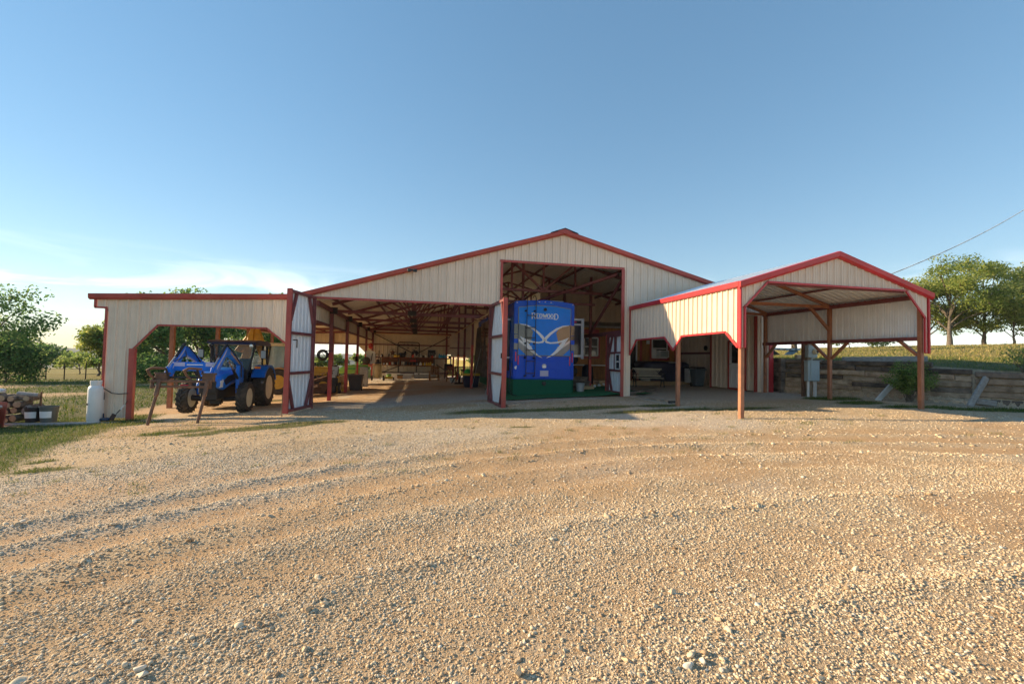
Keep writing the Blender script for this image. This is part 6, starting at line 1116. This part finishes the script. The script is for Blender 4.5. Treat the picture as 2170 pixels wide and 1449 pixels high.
obj('hanging_rail', MB().tube([(2.50, 16.9, 1.62), (2.55, 35.4, 1.60), (2.3, 35.6, 1.60), (-3.3, 35.6, 1.62)], .035, 8), PALEWOOD, barn)
# left row: reel, tiller, bins, tools, compressor
rl = thing('hose_reel', 'round black coil of hose hung on the first post of the middle bay', 'hose reel', (-3.75, 19.3, -.05))
for k in range(4): obj('coil', MB().tube([(-3.72 + k * .01 + (.20 - k * .02) * math.cos(a), 19.22 - k * .035, -.05 + (.20 - k * .02) * math.sin(a)) for a in [i * math.pi / 10 for i in range(21)]], .028, 7, False), DARK, rl, smooth=60)
obj('loose_end', MB().tube([(-3.9, 19.05, -.02), (-3.75, 19.0, .08), (-3.6, 19.05, -.08), (-3.72, 19.02, -.15)], .016, 6), GREYMETAL, rl); obj('hook', MB().tube([(-3.45, 19.28, .12), (-3.75, 19.2, .14)], .02, 6), BLACKSTEEL, rl)
tl_ = thing('garden_tiller', 'small black garden tiller with a wheel standing by the second red post', 'tiller', (-3.75, 22.9, -1.9)); zt2 = gz(-3.7, 22.9)
obj('engine', MB().bb((-4.05, 22.75, zt2 + .35), (-3.72, 23.05, zt2 + .75)), DARK, tl_, bev=.04); obj('body', MB().bb((-3.98, 22.7, zt2 + .05), (-3.78, 23.1, zt2 + .4)), BLACKSTEEL, tl_, bev=.03); obj('tank', MB().bb((-4.0, 22.8, zt2 + .75), (-3.8, 23.0, zt2 + .86)), GREYMETAL, tl_, bev=.02); obj('handle', MB().tube([(-3.85, 23.0, zt2 + .5), (-3.8, 23.6, zt2 + 1.15)], .018, 6), BLACKSTEEL, tl_)
tm_ = obj('tyre', tyre_mesh(.27, .12, .16, 14, RUBBER, .03), RUBBER, tl_, smooth=35); tm_.matrix_basis = Matrix.Translation((-3.64, 22.9, zt2 + .27)); obj('rim', MB().lathe([(.16, .0), (.15, .03), (.04, .04), (0, .04)], (-3.62, 22.9, zt2 + .27), 'x', 16), PALEWOOD, tl_, smooth=40); obj('foot', MB().bb((-4.3, 22.8, zt2), (-3.95, 22.95, zt2 + .1)), BLACKSTEEL, tl_)
im = thing('disc_harrow', 'rusty disc harrow with a row of upturned teeth behind the first red post', 'harrow', (-4.6, 22.5, -1.9)); zi = gz(-4.6, 22.5)
for k, (a, b) in enumerate((((-5.6, 21.6, zi + .35), (-4.2, 23.6, zi + .85)), ((-5.2, 22.4, zi + .15), (-4.4, 22.0, zi + .5)), ((-5.7, 22.0, zi + .2), (-3.95, 23.4, zi + .4)))): obj('beam', MB().bar(a, b, .1, .12), RUST, im)
for k in range(9):
    p = Vector((-5.5, 21.7, zi + .45)).lerp(Vector((-4.1, 23.7, zi + .95)), k / 8); obj('tine', MB().tube([p, p + Vector((-.05, 0, .13)), p + Vector((.08, 0, .2))], [.03, .025, .015], 5), RUST, im)
for k in range(5):
    p = Vector((-5.4, 22.2, zi + .24)).lerp(Vector((-4.3, 23.5, zi + .24)), k / 4); obj('disc', MB().lathe([(0, .05), (.15, .03), (.24, 0), (.15, .02), (0, .04)], p, 'x', 16), RUST, im, smooth=50)
obj('drag_plate', MB().add([(-5.3, 21.7, zi + .05), (-4.2, 22.3, zi + .1), (-4.05, 22.9, zi + .55), (-5.2, 22.3, zi + .5)], [(0, 1, 2, 3)]), RUST, im)
def wheelie(x, y, label, m, lid, h=.98, w=.5, name='bin', cat='bin'):
    z = gz(x, y); o = thing(name, label, cat, (x, y, z)); a, b = w * .42, w * .56
    obj('body', MB().add([(x + sx_ * s_, y + sy_ * s_, zz) for zz, s_ in ((z + .04, a), (z + h * .88, b)) for sx_, sy_ in ((-1, -1), (1, -1), (1, 1), (-1, 1))], [(3, 2, 1, 0), (4, 5, 6, 7), (0, 1, 5, 4), (1, 2, 6, 5), (2, 3, 7, 6), (3, 0, 4, 7)]), m, o, bev=.03, seg=2); obj('rim', MB().bb((x - b - .02, y - b - .02, z + h * .83), (x + b + .02, y + b + .02, z + h * .89)), m, o, bev=.012)
    if lid: obj('lid', MB().add([(x - b - .02, y - b - .04, z + h * .90), (x + b + .02, y - b - .04, z + h * .90), (x + b + .02, y + b + .02, z + h * .93), (x - b - .02, y + b + .02, z + h * .93), (x - b * .8, y - b * .8, z + h), (x + b * .8, y - b * .8, z + h), (x + b * .8, y + b * .8, z + h), (x - b * .8, y + b * .8, z + h)], [(0, 1, 2, 3), (4, 5, 6, 7), (0, 1, 5, 4), (1, 2, 6, 5), (2, 3, 7, 6), (3, 0, 4, 7)]), lid, o, bev=.015)
    for x_ in (-1, 1): obj('wheel', MB().lathe([(0, -.03), (.1, -.03), (.1, .03), (0, .03)], (x + x_ * a * 1.05, y + a * .9, z + .1), 'x', 14), DARK, o, smooth=40)
    return o
wheelie(-3.12, 24.6, 'brown open trash bin with tools sticking out between the red posts', BROWNP, None, .92, .62); wheelie(-3.55, 29.2, 'brown trash bin standing behind the third red post', BROWNP, None, .8, .66)
tb_ = thing('kayak', 'long bright green plastic boat lying across stands behind the red posts', 'kayak', (-4, 28.5, -1.2)); kp = [(-5.0, -1.2), (-4.85, -.92), (-4.4, -.68), (-3.9, -.62), (-3.0, -.64), (-2.95, -1.05), (-3.9, -1.18), (-4.6, -1.2)]; obj('hull', MB().prism([(u, v) for u, v in kp], lambda u, v, t_: (u, t_, v), 29.6, 30.3), LIME, tb_, bev=.12, seg=3, smooth=60); obj('rub_strip', MB().bb((-4.3, 29.58, -.92), (-3.0, 29.60, -.84)), GREENP, tb_); [obj('stand', MB().bb((x_, 29.7, gz(-4, 29.9)), (x_ + .2, 30.2, -1.15)), BLACKSTEEL, tb_) for x_ in (-4.5, -3.3)]
for k, (x, tilt_, lab) in enumerate(((-3.22, .12, 'long handled shovel standing in the brown trash bin'), (-3.05, -.10, 'rake standing in the brown trash bin'))):
    o = thing('hand_tool', lab, 'garden tool', (x, 24.6, -1.0)); obj('handle', MB().tube([(x, 24.6, -1.5), (x + tilt_, 24.7, -.35)], .016, 6), PALEWOOD, o); obj('blade', MB().prism([(x + tilt_ - .08, -.38), (x + tilt_ + .08, -.38), (x + tilt_ + .07, -.12), (x + tilt_, -.06), (x + tilt_ - .07, -.12)], lambda u, v, t_: (u, t_, v), 24.69, 24.71), RUST, o)
wb = thing('white_box', 'tall pale grey box standing on the gravel beside the fourth post', 'box', (-3.05, 27.8, -1.8)); obj('case', MB().bb((-3.28, 27.4, gz(-3, 27.8)), (-2.84, 27.8, -.72)), CONC, wb, bev=.015); obj('handle', MB().bb((-3.1, 27.38, -1.75), (-3.0, 27.4, -1.7)), DARK, wb)
ht_ = thing('hanging_clothes', 'white jacket and red cap hanging with tools on the fourth post', 'jacket', (-3.3, 31.6, .2)); obj('jacket', MB().add([(-3.42, 31.6, .22), (-3.1, 31.55, .30), (-2.82, 31.6, .18), (-2.80, 31.55, -.55), (-3.1, 31.45, -.62), (-3.38, 31.5, -.5), (-3.1, 31.7, -.1)], [(0, 1, 6), (1, 2, 6), (2, 3, 6), (3, 4, 6), (4, 5, 6), (5, 0, 6)]), WHITE, ht_, smooth=60); obj('cap', MB().ball((-3.12, 31.5, .58), (.16, .15, .2), 12, 8), REDP, ht_, smooth=60); obj('tool_bag', MB().ball((-3.35, 31.45, -.40), (.24, .15, .26), 12, 8), BROWNP, ht_); obj('strap', MB().bar((-3.0, 31.45, .1), (-3.05, 31.42, -.4), .05, .03), DARK, ht_); obj('pink_float', MB().ball((-3.48, 31.4, -.72), (.17, .14, .13), 10, 7), mat('salmon', (.70, .22, .15), .5), ht_); obj('pink_float', MB().ball((-3.14, 31.4, -.72), (.16, .14, .12), 10, 7), MATS['salmon'], ht_)
ap = thing('air_compressor', 'tan upright air compressor tank on wheels near the last red post', 'air compressor', (-2.75, 34, -1.8)); za = gz(-2.75, 34); obj('tank', MB().lathe([(0, .12), (.2, .16), (.29, .28), (.29, 1.05), (.2, 1.18), (0, 1.22)], (-2.85, 34, za), 'z', 18), TAN, ap, smooth=50); obj('pump', MB().bb((-3.1, 33.85, za + 1.2), (-2.6, 34.15, za + 1.32)).bb((-2.95, 33.88, za + 1.3), (-2.72, 34.1, za + 1.5)), DARK, ap, bev=.03); obj('frame', MB().tube([(-3.15, 33.8, za + .3), (-3.15, 33.8, za + 1.25)], .03, 6).tube([(-2.55, 33.8, za + .3), (-2.55, 33.8, za + 1.25)], .03, 6), TAN, ap)
for x_ in (-3.2, -2.4): obj('wheel', MB().lathe([(0, -.05), (.18, -.05), (.18, .05), (0, .05)], (x_, 33.8, za + .18), 'x', 16), RUBBER, ap, smooth=40)
lm = thing('lawn_mower', 'small yellow lawn mower standing beside the tan compressor', 'lawn mower', (-2.0, 34.2, -1.75)); obj('deck', MB().bb((-2.35, 33.9, za + .12), (-1.75, 34.4, za + .28)), YELP, lm, bev=.05); obj('engine', MB().lathe([(0, .28), (.16, .28), (.16, .46), (0, .5)], (-2.05, 34.15, za), 'z', 14), LIME, lm, smooth=40)
for x_, y_ in ((-2.38, 33.95), (-1.72, 33.95), (-2.38, 34.38), (-1.72, 34.38)): obj('wheel', MB().lathe([(0, -.03), (.11, -.03), (.11, .03), (0, .03)], (x_, y_, za + .11), 'x', 12), DARK, lm)
fo = thing('crossbow', 'dark bow shaped tool hanging on the back wall left of the shelf', 'bow', (-3.1, 36.4, -.2)); obj('limb', MB().tube([(-3.32, 36.4, -.1), (-3.15, 36.4, .12), (-2.95, 36.4, -.05)], .015, 6).tube([(-3.25, 36.4, .08), (-3.25, 36.4, -.55)], .04, 6).tube([(-2.98, 36.4, .35), (-2.98, 36.4, -.6)], .03, 6), BLACKSTEEL, fo)
tag(obj('mud_board', MB().box((2.98, 15.2, -1.56), (.5, .9, .08), Matrix.Rotation(.4, 3, 'Z')), TIE, bev=.015), 'dark splintered board lying on the ground behind the right barn door', 'board')
# ================================================================ around the camper and on the porch
sp_ = thing('porch_steps', 'dark wooden steps beside the right rear of the camper', 'steps', (7.5, 20.6, -1.4))
for k in range(3): obj('tread', MB().bb((6.75, 19.9 + k * .3, -1.28 + k * .2), (7.95, 20.25 + k * .3, -1.22 + k * .2)), TIE2, sp_); obj('riser', MB().bb((6.78, 20.0 + k * .3, -1.46 + k * .2), (7.92, 20.03 + k * .3, -1.28 + k * .2)), TIE2, sp_)
obj('side_board', MB().bb((7.45, 19.85, -1.45), (7.98, 19.9, -1.22)), PALEWOOD, sp_)
pb = obj('white_bucket', MB().lathe([(0, 0), (.16, 0), (.19, .36), (.18, .36), (.15, .02)], (6.95, 18.9, gz(6.9, 18.9) + .05), 'z', 18), CONC, smooth=40); tag(pb, 'pale grey bucket on the turf at the right corner of the camper skirt', 'bucket')
fn = thing('floor_fan', 'black pedestal fan standing on the steps beside the camper', 'fan', (7.35, 21.2, -.9)); obj('stand', MB().tube([(7.35, 21.2, -.75), (7.35, 21.2, -.05)], .03, 8).lathe([(0, -.8), (.25, -.8), (.22, -.75), (0, -.74)], (7.35, 21.2, 0), 'z', 16), DARK, fn, smooth=40); obj('cage', MB().lathe([(0, -.12), (.2, -.1), (.28, -.02), (.28, .04), (.2, .1), (0, .1)], (7.35, 21.1, .02), 'y', 20), DARK, fn, smooth=40); obj('motor_box', MB().bb((7.2, 20.9, -.72), (7.55, 21.15, -.42)), DARK, fn, bev=.05)
tb2 = thing('porch_table', 'white topped narrow table against the cabin wall under the window', 'table', (9.2, 23.2, -1.0)); obj('top', MB().bb((8.0, 23.0, -.33), (10.3, 23.6, -.27)), WHITE, tb2, bev=.008)
for x_, y_ in ((8.1, 23.05), (10.2, 23.05), (8.1, 23.55), (10.2, 23.55)): obj('leg', MB().bb((x_ - .025, y_ - .025, -1.06), (x_ + .025, y_ + .025, -.33)), DARK, tb2)
tag(obj('dark_barrel', MB().lathe([(0, 0), (.28, 0), (.30, .5), (.28, .95), (.15, 1.08), (0, 1.1)], (8.55, 22.2, -1.35), 'z', 18), SLATE, smooth=50), 'dark upright barrel grill behind the red post of the high bay', 'grill')
for k in range(4):
    px = 8.42 + k * .38; tag(obj('globe_lamp', MB().ball((px, 20.9 + k * .35, gz(px, 21) + .14), .075, 14, 9), WHITE, smooth=60), 'small white ball at the edge of the green turf, %s of four from the left' % ORD2[k], 'ball', 'white balls along the turf')
tag(obj('edging_log', MB().bb((8.2, 21.55, -1.42), (9.9, 21.72, -1.22)), PALEWOOD, bev=.015), 'pale timber step at the far edge of the green turf', 'edging')
# bench: slatted seat, lattice back, curly iron ends
be = thing('garden_bench', 'garden bench with a cream lattice back and black iron ends on the porch gravel', 'bench', (0, 0, 0)); CRM = mat('bench_cream', (.46, .42, .32), .5)
for x_ in (-.68, .68):
    obj('iron_end', MB().tube([(x_, -.30, 0), (x_, -.24, .22), (x_, -.26, .42), (x_, -.30, .62), (x_, -.12, .66), (x_, .12, .60)], .022, 7).tube([(x_, .26, 0), (x_, .18, .22), (x_, .16, .42), (x_, .24, .86)], .022, 7).tube([(x_, -.26, .40), (x_, .16, .40)], .02, 6).tube([(x_, -.2 + .1 * math.cos(a), .5 + .1 * math.sin(a)) for a in []] or [(x_, -.26, .24), (x_, -.05, .30), (x_, .18, .24)], .016, 6), BLACKSTEEL, be, smooth=50)
for k in range(4): obj('seat_slat', MB().bb((-.7, -.28 + k * .115, .42), (.7, -.19 + k * .115, .445)), CRM, be)
obj('back_rail', MB().bar((-.72, .25, .86), (.72, .25, .86), .04, .09), CRM, be); obj('back_rail', MB().bar((-.70, .18, .52), (.70, .18, .52), .03, .06), CRM, be)
lt_ = MB()
for k in range(16):
    x_ = -.66 + k * .085
    for d_ in (-1, 1):
        x2 = x_ + d_ * .30
        if -.67 < x2 < .67: lt_.bar((x_, .19, .54), (x2, .245, .83), .02, .014, (0, 1, 0))
obj('lattice', lt_, CRM, be); be.location = (11.1, 20.6, -1.27); be.rotation_euler = (0, 0, math.radians(-12))
ad = thing('adirondack_chair', 'faded red slatted adirondack chair on the deck behind the bench', 'chair', (0, 0, 0)); ADR = mat('faded_red_wood', (.34, .13, .10), .7, var=.2)
for k in range(6): obj('back_slat', MB().bar((-.25 + k * .1, .35, .28), (-.32 + k * .128, .72, 1.05 + .06 * (1 - abs(k - 2.5) / 2.5)), .09, .02, (0, -1, .5)), ADR, ad)
for k in range(5): obj('seat_slat', MB().bar((-.3, -.25 + k * .13, .40 - k * .03), (.3, -.25 + k * .13, .40 - k * .03), .11, .02), ADR, ad)
for x_ in (-.36, .36): obj('armrest', MB().bb((x_ - .07, -.35, .56), (x_ + .07, .5, .585)), ADR, ad); obj('leg', MB().bb((x_ - .04, -.3, 0), (x_ + .04, -.2, .56)), ADR, ad); obj('leg', MB().bar((x_, -.25, .38), (x_, .6, .0), .05, .1), ADR, ad)
ad.location = (11.05, 22.5, -1.05); ad.rotation_euler = (0, 0, math.radians(35))
HT = mat('tub_cover', (.012, .013, .028), .3, var=.3, scale=26, col2=(.06, .065, .12), bump=.4, bscale=25)
hot = thing('hot_tub', 'big dark blue black hot tub with its cover on, standing on the deck', 'hot tub', (13.3, 22.4, -1.05)); 
def rr(x0, x1, y0, y1, r_): return [(x0 + r_, y0), (x1 - r_, y0), (x1, y0 + r_), (x1, y1 - r_), (x1 - r_, y1), (x0 + r_, y1), (x0, y1 - r_), (x0, y0 + r_)]
obj('cabinet', MB().prism(rr(11.7, 14.25, 21.85, 23.5, .25), lambda u, v, t_: (u, v, t_), -1.05, -.22), HT, hot, bev=.02)
cv = MB(); r0 = rr(11.65, 14.3, 21.8, 23.55, .3); r1 = rr(11.75, 14.2, 22.0, 23.5, .3); n8 = 8; cv.add([(a, b, -.30) for a, b in r0] + [(a, b, -.14) for a, b in r0] + [(a, b, -.02) for a, b in r1], [(i, (i + 1) % 8, 8 + (i + 1) % 8, 8 + i) for i in range(8)] + [(8 + i, 8 + (i + 1) % 8, 16 + (i + 1) % 8, 16 + i) for i in range(8)] + [tuple(range(16, 24))]); obj('cover', cv, HT, hot, bev=.03, smooth=40)
obj('cover_handle', MB().bb((12.9, 21.78, -.08), (13.3, 21.81, -.04)), PALEP, hot); obj('access_step', MB().bb((12.7, 21.70, -1.05), (13.5, 21.85, -.62)), HT, hot, bev=.02)
fr = thing('mini_fridge', 'small white fridge with a dark top beside the hot tub', 'fridge', (14.2, 21.6, -1.1)); obj('case', MB().bb((13.78, 21.35, -1.1), (14.22, 21.75, -.34)), WHITE, fr, bev=.015); obj('top', MB().bb((13.76, 21.33, -.34), (14.24, 21.78, -.29)), DARK, fr)
wheelie(13.62, 20.35, 'grey blue wheeled bin with a black lid by the closet corner on the porch', mat('bin_blue', (.09, .12, .14), .5), DARK, .98, .5)
pn = thing('parasol', 'closed dark parasol hanging on the ribbed porch wall', 'parasol', (14.4, 22.2, .6)); obj('pole', MB().tube([(14.4, 23.2, .95), (14.4, 22.9, -.4)], .015, 6), BLACKSTEEL, pn); obj('round_lamp', MB().lathe([(0, 0), (.13, 0), (.13, .04), (0, .06)], (14.42, 20.9, .72), 'x', 16), DARK, pn)
tag(obj('shoe_box', MB().bb((11.5, 21.9, -1.05), (12.1, 22.2, -.95)), PALEP, bev=.01), 'pale low box under the bench at the edge of the deck', 'box')
# ================================================================ morning haze over the valley
hz = obj('haze', MB().bb((-2750, -2750, -46.5), (2750, 2750, 60)), None); hz['kind'] = 'stuff'
hm_ = bpy.data.materials.new('haze'); hm_.use_nodes = True; ht2 = hm_.node_tree; ht2.nodes.clear(); pv = N(ht2, 'ShaderNodeVolumePrincipled'); ho_ = N(ht2, 'ShaderNodeOutputMaterial')
pv.inputs['Color'].default_value = (.86, .92, 1, 1); pv.inputs['Density'].default_value = .00016; pv.inputs['Anisotropy'].default_value = .0; ht2.links.new(pv.outputs[0], ho_.inputs['Volume']); hz.data.materials.append(hm_)
